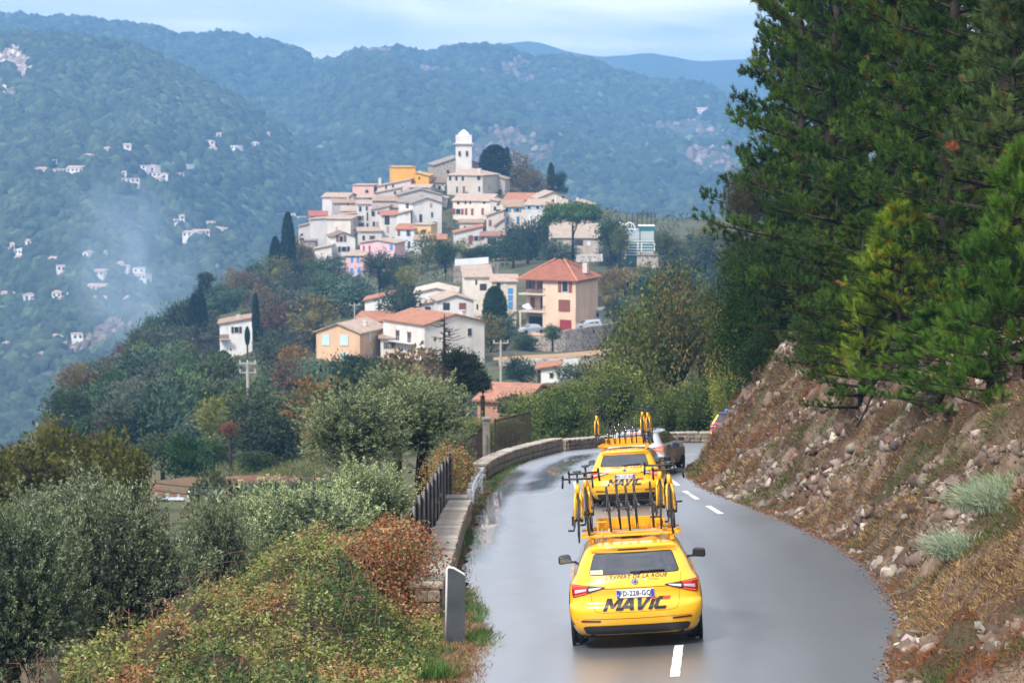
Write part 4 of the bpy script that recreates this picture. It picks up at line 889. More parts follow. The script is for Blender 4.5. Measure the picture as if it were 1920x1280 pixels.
# far crowns (unit size: radius about 1, height about 1.7)
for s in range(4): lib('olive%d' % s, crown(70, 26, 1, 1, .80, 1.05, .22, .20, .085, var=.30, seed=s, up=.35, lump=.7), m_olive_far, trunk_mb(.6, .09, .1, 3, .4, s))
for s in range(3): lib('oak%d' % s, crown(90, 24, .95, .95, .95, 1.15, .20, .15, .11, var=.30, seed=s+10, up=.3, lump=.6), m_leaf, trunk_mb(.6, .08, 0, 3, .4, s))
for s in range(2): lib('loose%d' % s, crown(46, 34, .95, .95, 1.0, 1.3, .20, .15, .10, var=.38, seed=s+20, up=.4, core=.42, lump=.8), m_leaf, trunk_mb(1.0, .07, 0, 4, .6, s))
def cyp(seed, wd=.24):
    n = 2400; z = rng.uniform(0, 1, n)**.85; r = wd*np.sin(np.clip(z*.93+.07, 0, 1)*np.pi)**.55*rng.uniform(.75, 1.05, n); r = np.maximum(r, .02); a = rng.uniform(0, 2*np.pi, n)
    p = np.stack([r*np.cos(a), r*np.sin(a), z*1.94+.04], 1); d = unitv(np.stack([np.cos(a)*.5, np.sin(a)*.5, np.ones(n)*1.2], 1)+rng.normal(size=(n, 3))*.25)
    V = quads(p, d, rand_dir(n), .10, .04, tint(n, (1, 1, 1), .3)); zz = np.linspace(0, 1, 10)
    b = core_blob(wd*.82, wd*.82, .92, 1.0, (.7, .7, .7), seed, amp=.1); return merge([V, b])
for s in range(2): lib('cypress%d' % s, cyp(s), m_leaf, trunk_mb(.3, .04, 0, 0))
def pinefar(seed):
    parts = []
    for k in range(16):
        a = rng.uniform(0, 6.28); z = rng.uniform(.55, 1.75); r = (1.0-.45*(z/1.9))*rng.uniform(.35, .8)
        V, F, C = crown(9, 26, .38, .38, .20, 0, .12, .12, .05, var=.3, seed=seed+k, core=.6, up=.6); V = V+np.array([r*math.cos(a), r*math.sin(a), z]); parts.append((V, F, C))
    return merge(parts)
for s in range(2): lib('pine%d' % s, pinefar(s*31), m_needle, trunk_mb(1.5, .07, .1, 5, .5, s))
def umbrella():
    parts = []
    for k in range(46):
        a = rng.uniform(0, 6.28); r = math.sqrt(rng.uniform(0, 1))*.85; V, F, C = crown(12, 24, .25, .25, .22, 0, .09, .09, .05, var=.22, seed=k, core=.7, up=.7); parts.append((V+np.array([r*math.cos(a), r*math.sin(a), 1.25+.22*(1-r*r)+rng.uniform(-.03, .03)]), F, C))
    return merge(parts)
lib('umbrella', umbrella(), m_needle, MB().tube([(0, 0, -.3), (.01, 0, .5), (-.02, 0, 1.0)], [.055, .04, .035], 7).tube([(0, 0, .55), (.3, 0, .85), (.62, 0, 1.2)], [.03, .025, .012], 5).tube([(0, 0, .6), (-.25, .1, .9), (-.5, .1, 1.2)], [.025, .02, .01], 5).tube([(0, 0, .8), (.1, .25, 1.2)], [.02, .01], 5))
OL = (.072, .098, .048); OL2 = (.11, .14, .08); DK = (.028, .048, .022); GR = (.055, .095, .028); YG = (.17, .17, .035); OR = (.20, .12, .045); BR = (.15, .085, .05); CY = (.018, .038, .018); PG = (.05, .09, .02)
def tree(key, x, y, z, sx, sz, color, label, cat='tree', grp=None, name='tree', rz=None, sy=None):
    e = empty(name, (x, y, z), (0, 0, rng.uniform(0, 6.28) if rz is None else rz)); e.scale = (sx, sy or sx, sz)
    link('crown', CR[key], e, color=color); link('trunk', TR[key], e); tag(e, label, cat, grp); return e
def tree_px(key, px, py, D, wpx, hpx, color, label, **k):
    """tree whose foot is at pixel (px,py) at depth D; crown wpx wide, whole tree hpx high"""
    s = FPX/D; p = P(px, py, D); top = {'u': 1.55}.get(key[0], 1.9) if not key.startswith('loose') else 2.3
    g_ = gz(p[0], p[1]); z = p[2]
    e = tree(key, p[0], p[1], z, wpx/s/2/({'c': .25}.get(key[0], 1.0)), hpx/s/top, color, label, **k)
    if z-g_ > .4:  # foot hangs over a dip in the ground: lengthen the trunk down to it
        t = MB().tube([(0, 0, g_-z-.3), (0, 0, .1)], .16, 6).build('root', m_bark, None, loc=(p[0], p[1], z)); t.name = 'trunk_foot'; t.parent = e; t.location = (0, 0, 0); t.scale = (1/e.scale[0], 1/e.scale[1], 1/e.scale[2])
    return e

# ---------------------------------------------------------------- the hillside's trees
TREES = []      # (px, py, D) already planted, to keep distance
HG = 'trees covering the village hill'
def label_for(kind, reg, sz=''): return {'olive': '%sgrey-green olive tree %s', 'oak': '%sdark green round tree %s', 'loose': '%syellow-brown autumn tree %s', 'pine': '%sdark green pine %s', 'cypress': '%sslim dark cypress %s'}[kind] % (sz, reg)
AVOID = [(405, 590, 480, 668), (584, 598, 700, 690), (700, 580, 912, 690), (676, 545, 740, 600), (775, 530, 895, 590), (865, 505, 965, 590), (950, 490, 1130, 620), (990, 600, 1180, 662), (930, 650, 1180, 690), (995, 680, 1090, 722), (640, 440, 750, 520), (580, 430, 670, 495), (440, 700, 520, 760), (270, 880, 570, 950), (760, 640, 800, 700)]
POLY = [(105, 800), (200, 690), (290, 625), (350, 570), (400, 535), (480, 490), (560, 470), (590, 500), (640, 525), (740, 520), (840, 490), (930, 478), (1000, 480), (1180, 500), (1250, 470), (1400, 470), (1420, 720), (1250, 790), (1000, 780), (860, 790), (600, 880), (400, 910), (200, 900), (60, 920)]
def inpoly(x, y, pl):
    c = False; n = len(pl)
    for i in range(n):
        x1, y1 = pl[i]; x2, y2 = pl[(i+1) % n]
        if (y1 > y) != (y2 > y) and x < (x2-x1)*(y-y1)/(y2-y1)+x1: c = not c
    return c
def region(px, py):
    if px < 260: return 'at the left foot of the hill'
    if px < 420: return 'on the lower left slope of the hill' if py > 680 else 'on the upper left slope of the hill'
    if px < 620: return 'below the village on its left' if py < 640 else 'on the terraces left of the tan house'
    if px < 900: return 'just below the village houses' if py < 600 else 'below the houses with the orange roof'
    if px < 1180: return 'around the hip-roofed house'
    return 'on the slope to the right of the village'
PROT = [(410, 595, 478, 664, 418), (588, 600, 695, 674, 352), (712, 583, 912, 674, 350), (680, 545, 740, 600, 400), (776, 532, 892, 590, 400), (868, 505, 970, 585, 412), (955, 488, 1125, 622, 390), (990, 600, 1180, 652, 384), (930, 655, 1180, 686, 336), (995, 680, 1090, 720, 272), (885, 724, 990, 768, 190), (560, 430, 950, 512, 520), (812, 585, 860, 735, 150), (455, 675, 478, 740, 240), (1130, 400, 1240, 515, 510)]
r = random.Random(11); cnt = 0; tries = 0
while cnt < 290 and tries < 16000:
    tries += 1; px, py = r.uniform(100, 1420), r.uniform(455, 920)
    if not inpoly(px, py, POLY) or any(a-6 < px < c+6 and b-2 < py-2 < d+22 for a, b, c, d in AVOID): continue
    h_ = hit(px, py, 118, 700)
    if h_ is None or h_[1] > 640: continue
    D = h_[1]; s = FPX/D; rad = r.uniform(1.9, 3.6) if D > 170 else r.uniform(1.5, 2.4)
    if any(math.hypot(px-q[0], (py-q[1])*1.5) < (rad*s+q[2])*.50 for q in TREES): continue
    if px > 900 and D < 260: continue
    if any(D < d and px+rad*s*.9 > a and px-rad*s*.9 < c and py-1.75*rad*s < e_-10 and py > b for a, b, c, e_, d in PROT): continue
    TREES.append((px, py, rad*s)); kk = r.random(); left = px < 700
    kind = 'olive' if kk < (.62 if left else .30) else 'oak' if kk < (.82 if left else .68) else 'loose' if kk < .95 else 'pine'
    col = {'olive': r.choice([OL, OL, OL2, (.075, .10, .06)]), 'oak': r.choice([DK, GR, (.04, .07, .03), GR]), 'loose': r.choice([YG, OR, BR, YG]), 'pine': r.choice([DK, PG])}[kind]
    key = kind+str(r.randrange({'olive': 4, 'oak': 3, 'loose': 2, 'pine': 2}[kind])); p = h_[0]
    tree(key, p[0], p[1], p[2]-.2, rad*r.uniform(.9, 1.15), rad*r.uniform(.75, 1.05), tuple(c*r.uniform(.8, 1.25) for c in col), label_for(kind, region(px, py), 'small ' if rad < 2.35 else 'large ' if rad > 3.1 else ''), grp=label_for(kind, region(px, py)).replace(' tree ', ' trees ').replace('pine ', 'pines '), name={'olive': 'olive_tree', 'oak': 'broadleaf_tree', 'loose': 'autumn_tree', 'pine': 'pine_tree'}[kind]); cnt += 1
# named trees of the village and hill
for (k, px, py, D, w_, h_, c, lab, nm_) in [
    ('cypress0', 541, 535, 535, 26, 128, CY, 'tallest slim cypress left of the village', 'cypress_tree'), ('cypress1', 517, 545, 530, 24, 95, CY, 'shorter slim cypress beside the tallest one left of the village', 'cypress_tree'),
    ('cypress0', 379, 655, 425, 22, 98, CY, 'slim cypress in front of the left slope, left of the white house', 'cypress_tree'), ('cypress1', 366, 650, 440, 26, 92, CY, 'broad cypress behind the slim one left of the white house', 'cypress_tree'),
    ('cypress0', 480, 642, 412, 14, 86, CY, 'slim cypress touching the right side of the white house on the left', 'cypress_tree'), ('cypress1', 464, 648, 408, 10, 34, CY, 'small young cypress in front of the white house on the left', 'cypress_tree'),
    ('cypress1', 928, 345, 640, 58, 68, CY, 'broad clump of dark cypress right of the bell tower', 'cypress_tree'), ('cypress0', 951, 312, 650, 11, 34, CY, 'little pointed cypress behind the broad clump by the bell tower', 'cypress_tree'),
    ('cypress0', 1033, 372, 640, 15, 62, CY, 'pointed cypress above the houses at the top right of the village', 'cypress_tree'), ('cypress1', 1018, 472, 540, 22, 62, GR, 'dark green column of cypress left of the umbrella pine', 'cypress_tree'),
    ('cypress1', 928, 622, 392, 44, 80, (.03, .075, .02), 'squat clipped green cypress left of the hip-roofed house', 'cypress_tree'),
    ('cypress0', 420, 745, 345, 40, 82, GR, 'leafy green column tree left of the power pole', 'cypress_tree'),
    ('loose0', 975, 366, 640, 62, 70, (.19, .13, .05), 'golden brown autumn tree at the top of the village', 'autumn_tree'), ('loose1', 1003, 372, 635, 52, 56, (.16, .11, .045), 'brown autumn tree beside the golden one at the top of the village', 'autumn_tree'),
    ('pine0', 1048, 375, 636, 34, 52, DK, 'dark pine beside the pointed cypress at the top right', 'pine_tree'),
    ('umbrella', 1074, 470, 500, 108, 78, (.075, .14, .03), 'umbrella pine with flat green crown right of the blue-shuttered house', 'umbrella_pine'),
    ('olive0', 990, 478, 512, 60, 66, (.05, .075, .045), 'large dark olive left of the umbrella pine', 'olive_tree'), ('olive1', 962, 490, 505, 46, 52, (.05, .075, .045), 'dark olive just left of the large one by the umbrella pine', 'olive_tree'),
    ('oak0', 1145, 472, 515, 56, 56, GR, 'green tree between the umbrella pine and the glass building', 'broadleaf_tree'), ('oak1', 1162, 478, 500, 34, 44, (.13, .15, .04), 'yellow-green shrub in front of the glass building', 'broadleaf_tree'),
    ('olive2', 752, 603, 395, 66, 60, (.05, .075, .048), 'round dark olive in front of the white houses', 'olive_tree'), ('olive3', 712, 520, 470, 60, 44, (.055, .08, .05), 'dark olive below the pink house', 'olive_tree'), ('olive1', 750, 516, 475, 50, 36, (.055, .08, .05), 'olive right of the one below the pink house', 'olive_tree'),
    ('oak2', 835, 492, 490, 44, 36, GR, 'green bush below the stone arch house', 'broadleaf_tree'), ('loose0', 590, 640, 400, 90, 78, (.19, .16, .05), 'wide golden tree above the tan house', 'autumn_tree'), ('loose1', 762, 545, 455, 36, 50, (.22, .22, .05), 'yellow-green spindly tree below the village', 'autumn_tree'),
    ('loose1', 716, 648, 372, 44, 40, (.17, .11, .05), 'rust brown tree right of the tan house', 'autumn_tree'), ('olive3', 640, 645, 362, 60, 42, OL2, 'pale olive behind the tan house', 'olive_tree'),
    ('loose0', 946, 660, 372, 50, 60, (.07, .12, .055), 'blue-green tree left of the parked dark car', 'broadleaf_tree'), ('oak0', 985, 664, 376, 44, 34, GR, 'green bushy tree under the terrace wall', 'broadleaf_tree'), ('oak1', 1036, 640, 378, 34, 26, (.05, .10, .025), 'bright green bush on top of the retaining wall', 'bush'),
    ('oak2', 975, 722, 285, 60, 46, (.035, .065, .035), 'dark green tree left of the small white hut', 'broadleaf_tree'), ('olive0', 1085, 718, 262, 74, 34, OL, 'low grey-green olive right of the small white hut', 'olive_tree'),
    ('loose1', 450, 700, 400, 30, 36, (.11, .17, .045), 'bright green sapling before the white house on the left', 'broadleaf_tree'),
    ('loose0', 445, 640, 430, 0.1, 0.1, OR, None, None),
    ('pine0', 150, 825, 275, 66, 88, (.04, .06, .022), 'pine with rounded top at the left foot of the hill', 'pine_tree'), ('pine1', 118, 830, 268, 40, 46, (.05, .065, .022), 'smaller pine left of the rounded one at the foot of the hill', 'pine_tree'),
    ('pine1', 388, 575, 490, 48, 62, (.03, .045, .022), 'dark pine on the skyline of the left slope', 'pine_tree'), ('loose0', 235, 720, 335, 70, 60, (.14, .075, .045), 'rust coloured tree on the left skyline', 'autumn_tree'),
    ('loose1', 350, 700, 370, 46, 60, (.19, .13, .05), 'golden tree on the left slope', 'autumn_tree'), ('loose0', 490, 590, 470, 54, 50, (.17, .115, .06), 'brown tree among the olives below the cypresses', 'autumn_tree'),
    ('loose0', 1080, 660, 330, 0.1, 0.1, OR, None, None)]:
    if lab: tree_px(k, px, py, D, w_, h_, c, lab, name=nm_, cat='bush' if nm_ == 'bush' else 'tree')
# right-hand slope trees between the village and the pines
for i, (k, px, py, D, w_, h_, c, lab) in enumerate([
    ('pine0', 1255, 560, 470, 66, 120, (.075, .085, .03), 'olive-brown pine on the skyline right of the glass building'), ('pine1', 1318, 545, 455, 76, 100, (.065, .085, .03), 'green pine on the skyline left of the dark trees'),
    ('oak0', 1290, 590, 420, 110, 100, (.04, .06, .035), 'large dark round tree on the right slope'), ('olive1', 1345, 600, 400, 80, 90, (.075, .10, .06), 'grey-green tree left of the dark trees'), ('oak2', 1350, 680, 330, 110, 120, (.028, .045, .028), 'very dark tree below the grey-green one on the right slope'),
    ('loose0', 1260, 720, 240, 90, 150, (.06, .075, .03), 'slim tall tree on the slope above the bend'), ('oak1', 1395, 620, 380, 100, 130, (.035, .055, .028), 'dark tree at the edge of the pines'), ('oak0', 1220, 640, 400, 90, 70, (.10, .12, .045), 'pale green bush right of the retaining wall')]):
    tree_px(k, px, py, D, w_, h_, c, lab, name='broadleaf_tree')
# ---------------------------------------------------------------- shrub cover of the hill (uncountable)
n = 5200; X = rng.uniform(-120, 110, n); Y = rng.uniform(116, 640, n); X = np.r_[X, rng.uniform(-34, -7, 1500)]; Y = np.r_[Y, rng.uniform(78, 122, 1500)]; n = len(X); Z = ground(X, Y); ib, fb, cb = core_blob(1, 1, .7, .25, (1, 1, 1), 3, 7, 5, .3)
keep = (np.abs(X/Y) < .30); 
for (a, b, c, d) in AVOID[:10]:
    qx, qy, _ = proj(X, Y, Z); keep &= ~((qx > a) & (qx < c) & (qy > b) & (qy < d+6))
qx, qy, _ = proj(X, Y, Z); keep &= ~((qx > 262) & (qx < 378) & (qy > 925) & (qy < 1010))
X, Y, Z = X[keep], Y[keep], Z[keep]; n = len(X); S = rng.uniform(.5, 1.5, n)*(.6+Y/900); A = rng.uniform(0, 6.28, n)
cols = tint(n, (1, 1, 1), .3, .08, [(.05, .075, .03), (.10, .11, .05), (.13, .095, .045), (.07, .09, .05)], [.35, .3, .15, .2])
nl = 26; i = np.repeat(np.arange(n), nl); d = rand_dir(len(i)); d[:, 2] = np.abs(d[:, 2]); p = np.stack([X, Y, Z], 1)[i]+d*S[i][:, None]*np.array([1, 1, .7])*rng.uniform(.6, 1.05, (len(i), 1))
V1 = quads(p, unitv(d+rand_dir(len(i))*.7), rand_dir(len(i)), .42*S[i], .22*S[i], cols[i]*np.exp(rng.normal(0, .25, (len(i), 1))))
o = link('shrub_cover', np_mesh('shrub_cover', V1[0], V1[1], leafmat('shrub_leaves', use_obj=False, trans=.15), V1[2])); tag(o, 'low shrubs and scrub covering the ground of the hill', None, None, 'stuff')
# ---------------------------------------------------------------- forest on the far mountains (one wood, uncountable)
VIL = [(4, 304, 34), (14, 322, 12), (52, 297, 9), (60, 303, 6), (78, 321, 22), (100, 322, 26), (122, 321, 36), (140, 319, 30), (158, 295, 20), (108, 303, 16), (240, 276, 12), (198, 283, 8), (240, 290, 14), (272, 280, 6), (262, 314, 22), (278, 317, 24), (318, 311, 14), (344, 312, 16), (286, 328, 30), (330, 328, 28), (308, 331, 12), (245, 339, 30), (232, 325, 6), (296, 338, 8),
       (393, 268, 18), (396, 283, 14), (439, 277, 14), (478, 271, 14), (330, 415, 6), (342, 409, 8), (388, 419, 20), (355, 440, 26), (378, 437, 28), (412, 433, 24), (434, 435, 10), (530, 405, 44), (566, 410, 30), (500, 254, 10), (410, 255, 8),
       (54, 456, 12), (24, 464, 6), (20, 470, 6), (40, 472, 28), (37, 486, 22), (98, 489, 16), (160, 478, 10), (115, 503, 14), (132, 496, 12), (121, 515, 12), (182, 512, 24), (196, 477, 4), (218, 498, 18), (234, 503, 10), (260, 507, 20), (254, 519, 40), (180, 541, 32), (12, 554, 28), (60, 558, 26), (68, 566, 18), (106, 553, 18), (134, 553, 18), (119, 564, 22), (186, 564, 26), (225, 554, 16), (238, 564, 14), (233, 575, 12), (258, 577, 16), (273, 569, 10), (304, 574, 6), (5, 579, 10), (35, 634, 20), (106, 635, 22), (146, 631, 18), (8, 650, 16), (86, 666, 28), (116, 646, 8), (1120, 343, 8), (1312, 209, 26), (1196, 328, 8)]
def forest(key, n, rad, dmin, dmax, seed, xlim=1.25, bare=.62):
    Xw, Yw, Z, T, PX = MTN[key]; nx, nt_ = Xw.shape; T1 = T[0]; pxs = PX[:, 0]
    px = rng.uniform(-150, 1650, n) if key != 'spur' else rng.uniform(-150, 900, n); t = rng.uniform(0, 1.03, n)
    fi = np.interp(px, pxs, np.arange(nx)); fj = np.interp(t, T1, np.arange(nt_)); i0 = np.clip(fi.astype(int), 0, nx-2); j0 = np.clip(fj.astype(int), 0, nt_-2); a = fi-i0; b = fj-j0
    def s_(G): return (G[i0, j0]*(1-a)+G[i0+1, j0]*a)*(1-b)+(G[i0, j0+1]*(1-a)+G[i0+1, j0+1]*a)*b
    x, y, z = s_(Xw), s_(Yw), s_(Z); bv_ = vnoise(x/90, y/160, seed, 4); barem = (bv_ > bare)&(rng.random(n) < .30); m = (bv_ < bare)|barem; q = vnoise(x/26, y/40, seed+3, 3); m &= (q+rng.uniform(-.12, .12, n) < .66)|barem
    qx, qy, _ = proj(x, y, z)
    for (a_, b_, w_) in VIL: m &= ~((np.abs(qx-a_) < w_/2+2) & (qy > b_-5) & (qy < b_+14))
    if key == 'spur': cliff = ((qx < 62+14*np.sin(qy/9)) & (qy > 88) & (qy < 195) & (vnoise(qx/14, qy/14, 5, 3) > .38))
    if key != 'spur': cliff = np.zeros(n, bool)
    m |= cliff; x, y, z, barem, cliff = x[m], y[m], z[m], barem[m], cliff[m]; n = len(x); R_ = rad*rng.uniform(.45, 1.1, n)**1.2*1.35; g = np.exp(rng.normal(0, .42, n)); big = vnoise(x/120, y/200, seed+7, 3)
    col = np.stack([.017+.024*big, .031+.022*big, .014+.006*big], 1)*g[:, None]
    col = np.where(barem[:, None], np.array([.15, .115, .09])*np.exp(rng.normal(0, .35, (n, 1))), col); col = np.where(cliff[:, None], np.array([.30, .24, .20])*np.exp(rng.normal(0, .4, (n, 1))), col); R_ = np.where(barem|cliff, R_*.5, R_)
    bv = np.array([(math.cos(k*2*math.pi/6)*1.0, math.sin(k*2*math.pi/6)*1.0, -.35) for k in range(6)]+[(math.cos(k*2*math.pi/6+.5)*.75, math.sin(k*2*math.pi/6+.5)*.75, .45) for k in range(6)]+[(0, 0, .85)])
    f = [(k, (k+1) % 6, 6+(k+1) % 6, 6+k) for k in range(6)]+[(6+k, 6+(k+1) % 6, 12, 12) for k in range(6)]
    f = np.array([q_ for q_ in f if q_[2] != q_[3]]); ftri = np.array([(6+k, 6+(k+1) % 6, 6+(k+2) % 6, 12) for k in (0, 2, 4)])
    f = np.concatenate([f, ftri]); V = bv[None]*R_[:, None, None]*(1+rng.uniform(-.22, .22, (n, 13, 1))); V = V+np.stack([x, y, z+R_*.3], 1)[:, None]
    F = f[None]+(np.arange(n)*13)[:, None, None]; C = np.repeat(col[:, None], 13, 1)
    return V.reshape(-1, 3), F.reshape(-1, 4), C.reshape(-1, 3)
A = forest('spur', 56000, 4.8, 0, 0, 3, bare=.74); B_ = forest('main', 62000, 6.2, 0, 0, 9, bare=.64)
V, F, C = merge([A, B_]); o = link('forest', np_mesh('forest', V, F, leafmat('forest_leaves', use_obj=False, trans=0, rough=.8), C)); tag(o, 'woods covering the mountains across the valley', None, None, 'stuff')
# ================================================================ THE VILLAGE
m_plaster = noisy('plaster', (1.0, 1.0, 1.0), (.80, .77, .74), scale=.55, bump=.15, bscale=6, use_obj=True, detail=8, lo=.42, hi=.72, rough=.9, scale3=(1, 1, .45), rgb3=(.90, .84, .78))
m_rubble = noisy('rubble_stone', (1.0, .98, .95), (.45, .42, .40), scale=2.6, bump=.8, bscale=3.2, use_obj=True, detail=5, lo=.40, hi=.62, bdist=.12)
m_tile = None
def tile_mat():
    m, nt, b = nm('roof_tiles'); tc = nt.nodes.new('ShaderNodeTexCoord'); oi = nt.nodes.new('ShaderNodeObjectInfo')
    wv = nt.nodes.new('ShaderNodeTexWave'); wv.wave_type = 'BANDS'; wv.bands_direction = 'X'; wv.inputs['Scale'].default_value = 1.3; wv.inputs['Distortion'].default_value = .4
    L(nt, tc.outputs['UV'], wv.inputs['Vector'])
    n1 = nt.nodes.new('ShaderNodeTexNoise'); n1.inputs['Scale'].default_value = 1.1; n1.inputs['Detail'].default_value = 9; n1.inputs['Roughness'].default_value = .7; L(nt, tc.outputs['Object'], n1.inputs['Vector'])
    mr = nt.nodes.new('ShaderNodeMapRange'); mr.inputs[1].default_value = .35; mr.inputs[2].default_value = .7; L(nt, n1.outputs['Fac'], mr.inputs[0])
    mx = nt.nodes.new('ShaderNodeMix'); mx.data_type = 'RGBA'; mx.inputs[6].default_value = (1.1, 1.05, 1, 1); mx.inputs[7].default_value = (.62, .58, .56, 1); L(nt, mr.outputs[0], mx.inputs[0])
    mu = nt.nodes.new('ShaderNodeMix'); mu.data_type = 'RGBA'; mu.blend_type = 'MULTIPLY'; mu.inputs[0].default_value = 1; L(nt, mx.outputs[2], mu.inputs[6]); L(nt, oi.outputs['Color'], mu.inputs[7])
    L(nt, mu.outputs[2], b.inputs['Base Color']); b.inputs['Roughness'].default_value = .85
    bp = nt.nodes.new('ShaderNodeBump'); bp.inputs['Strength'].default_value = .9; bp.inputs['Distance'].default_value = .10; L(nt, wv.outputs['Fac'], bp.inputs['Height']); L(nt, bp.outputs[0], b.inputs['Normal'])
    return m
m_tile = tile_mat()
m_shut = noisy('shutter_paint', (1, 1, 1), (.85, .85, .85), scale=3, bump=0, use_obj=True, rough=.6)
m_frame = plain('window_frame_paint', (.55, .54, .52), .5); m_pane = plain('window_glass', (.02, .026, .032), .12)
m_dark = plain('dark_opening', (.03, .027, .026), .9)
SHC = {'b': (.22, .075, .045), 'l': (.25, .50, .72), 'L': (.05, .28, .60), 'o': (.62, .20, .04), 'g': (.28, .03, .035), 'p': (.50, .66, .72), 'w': (.66, .68, .70), 'k': (.05, .04, .04), 't': (.45, .30, .2)}
CREAM, WHITE, GREYW, STONE, PINK, PEACH, OCHRE, TANW = (.70, .63, .55), (.78, .76, .73), (.58, .55, .52), (.45, .41, .37), (.70, .44, .44), (.68, .46, .27), (.72, .38, .07), (.62, .42, .27)
RT, RO, RP, RR, RG, RB = (.38, .27, .20), (.41, .18, .105), (.47, .37, .30), (.32, .16, .12), (.29, .26, .24), (.25, .17, .12)
def wallbox(W_, Dp, H, below, ridge, rise):
    """walls with their gable; local origin = middle of the front face's base, building runs to +Y"""
    a = W_/2; V = [(-a, 0, -below), (a, 0, -below), (a, Dp, -below), (-a, Dp, -below), (-a, 0, H), (a, 0, H), (a, Dp, H), (-a, Dp, H)]
    F = [(0, 1, 5, 4), (1, 2, 6, 5), (2, 3, 7, 6), (3, 0, 4, 7)]
    if ridge == 'y': V += [(0, 0, H+rise), (0, Dp, H+rise)]; F[0] = (0, 1, 5, 8, 4); F[2] = (2, 3, 7, 9, 6)
    elif ridge == 'x': V += [(-a, Dp/2, H+rise), (a, Dp/2, H+rise)]; F[1] = (1, 2, 6, 9, 5); F[3] = (3, 0, 4, 8, 7)
    elif ridge == 'sB': V[6] = (a, Dp, H+rise); V[7] = (-a, Dp, H+rise)
    elif ridge == 'sL': V[5] = (a, 0, H+rise); V[6] = (a, Dp, H+rise)       # low on the left
    elif ridge == 'sR': V[4] = (-a, 0, H+rise); V[7] = (-a, Dp, H+rise)
    if ridge == 'flat': F.append((4, 5, 6, 7))
    return MB().add(V, F)
def roof_slabs(W_, Dp, H, ridge, rise, oh=.35, th=.16):
    """list of (4 or 3 corners) sloping panels"""
    a = W_/2+oh; q = []; k = lambda run: rise*oh/max(run, .1)
    if ridge == 'y':
        d = rise*oh/(W_/2); q = [[(-a, -oh, H-d), (0, -oh, H+rise), (0, Dp+oh, H+rise), (-a, Dp+oh, H-d)], [(0, -oh, H+rise), (a, -oh, H-d), (a, Dp+oh, H-d), (0, Dp+oh, H+rise)]]
    elif ridge == 'x':
        d = rise*oh/(Dp/2); q = [[(-a, -oh, H-d), (a, -oh, H-d), (a, Dp/2, H+rise), (-a, Dp/2, H+rise)], [(-a, Dp/2, H+rise), (a, Dp/2, H+rise), (a, Dp+oh, H-d), (-a, Dp+oh, H-d)]]
    elif ridge == 'hip':
        d = rise*oh/(Dp/2); r_ = max(0, W_/2-Dp/2)
        q = [[(-a, -oh, H-d), (a, -oh, H-d), (r_+.01, Dp/2, H+rise), (-r_-.01, Dp/2, H+rise)], [(a, -oh, H-d), (a, Dp+oh, H-d), (r_+.01, Dp/2+.01, H+rise), (r_+.01, Dp/2-.01, H+rise)],
             [(a, Dp+oh, H-d), (-a, Dp+oh, H-d), (-r_-.01, Dp/2, H+rise), (r_+.01, Dp/2, H+rise)], [(-a, Dp+oh, H-d), (-a, -oh, H-d), (-r_-.01, Dp/2-.01, H+rise), (-r_-.01, Dp/2+.01, H+rise)]]
    elif ridge == 'sB': d = rise*oh/Dp; q = [[(-a, -oh, H-d), (a, -oh, H-d), (a, Dp+oh, H+rise+d), (-a, Dp+oh, H+rise+d)]]
    elif ridge == 'sL': d = rise*oh/W_; q = [[(-a, -oh, H-d), (a, -oh, H+rise+d), (a, Dp+oh, H+rise+d), (-a, Dp+oh, H-d)]]
    elif ridge == 'sR': d = rise*oh/W_; q = [[(-a, -oh, H+rise+d), (a, -oh, H-d), (a, Dp+oh, H-d), (-a, Dp+oh, H+rise+d)]]
    else: q = [[(-a+.1, -oh+.1, H), (a-.1, -oh+.1, H), (a-.1, Dp+oh-.1, H), (-a+.1, Dp+oh-.1, H)]]
    V, F, UV = [], [], []
    for c in q:
        n = len(V); V += [(x, y, z+.02) for x, y, z in c]+[(x, y, z+.02+th) for x, y, z in c]; e = Vector(c[1])-Vector(c[0]); horiz = abs(e.z) < .01
        fs = [(n+3, n+2, n+1, n), (n+4, n+5, n+6, n+7)]+[(n+i, n+(i+1) % 4, n+4+(i+1) % 4, n+4+i) for i in range(4)]; F += fs
    me = bpy.data.meshes.new('roof'); me.from_pydata(V, [], F); me.update(); uv = me.uv_layers.new(name='UVMap')
    for p in me.polygons:
        nrm = p.normal; t = Vector((-nrm.y, nrm.x, 0)); t = t.normalized() if t.length > .05 else Vector((1, 0, 0)); b = nrm.cross(t)
        for li in p.loop_indices: c = me.vertices[me.loops[li].vertex_index].co; uv.data[li].uv = (c.dot(t), c.dot(b))
    me.materials.append(m_tile); return me
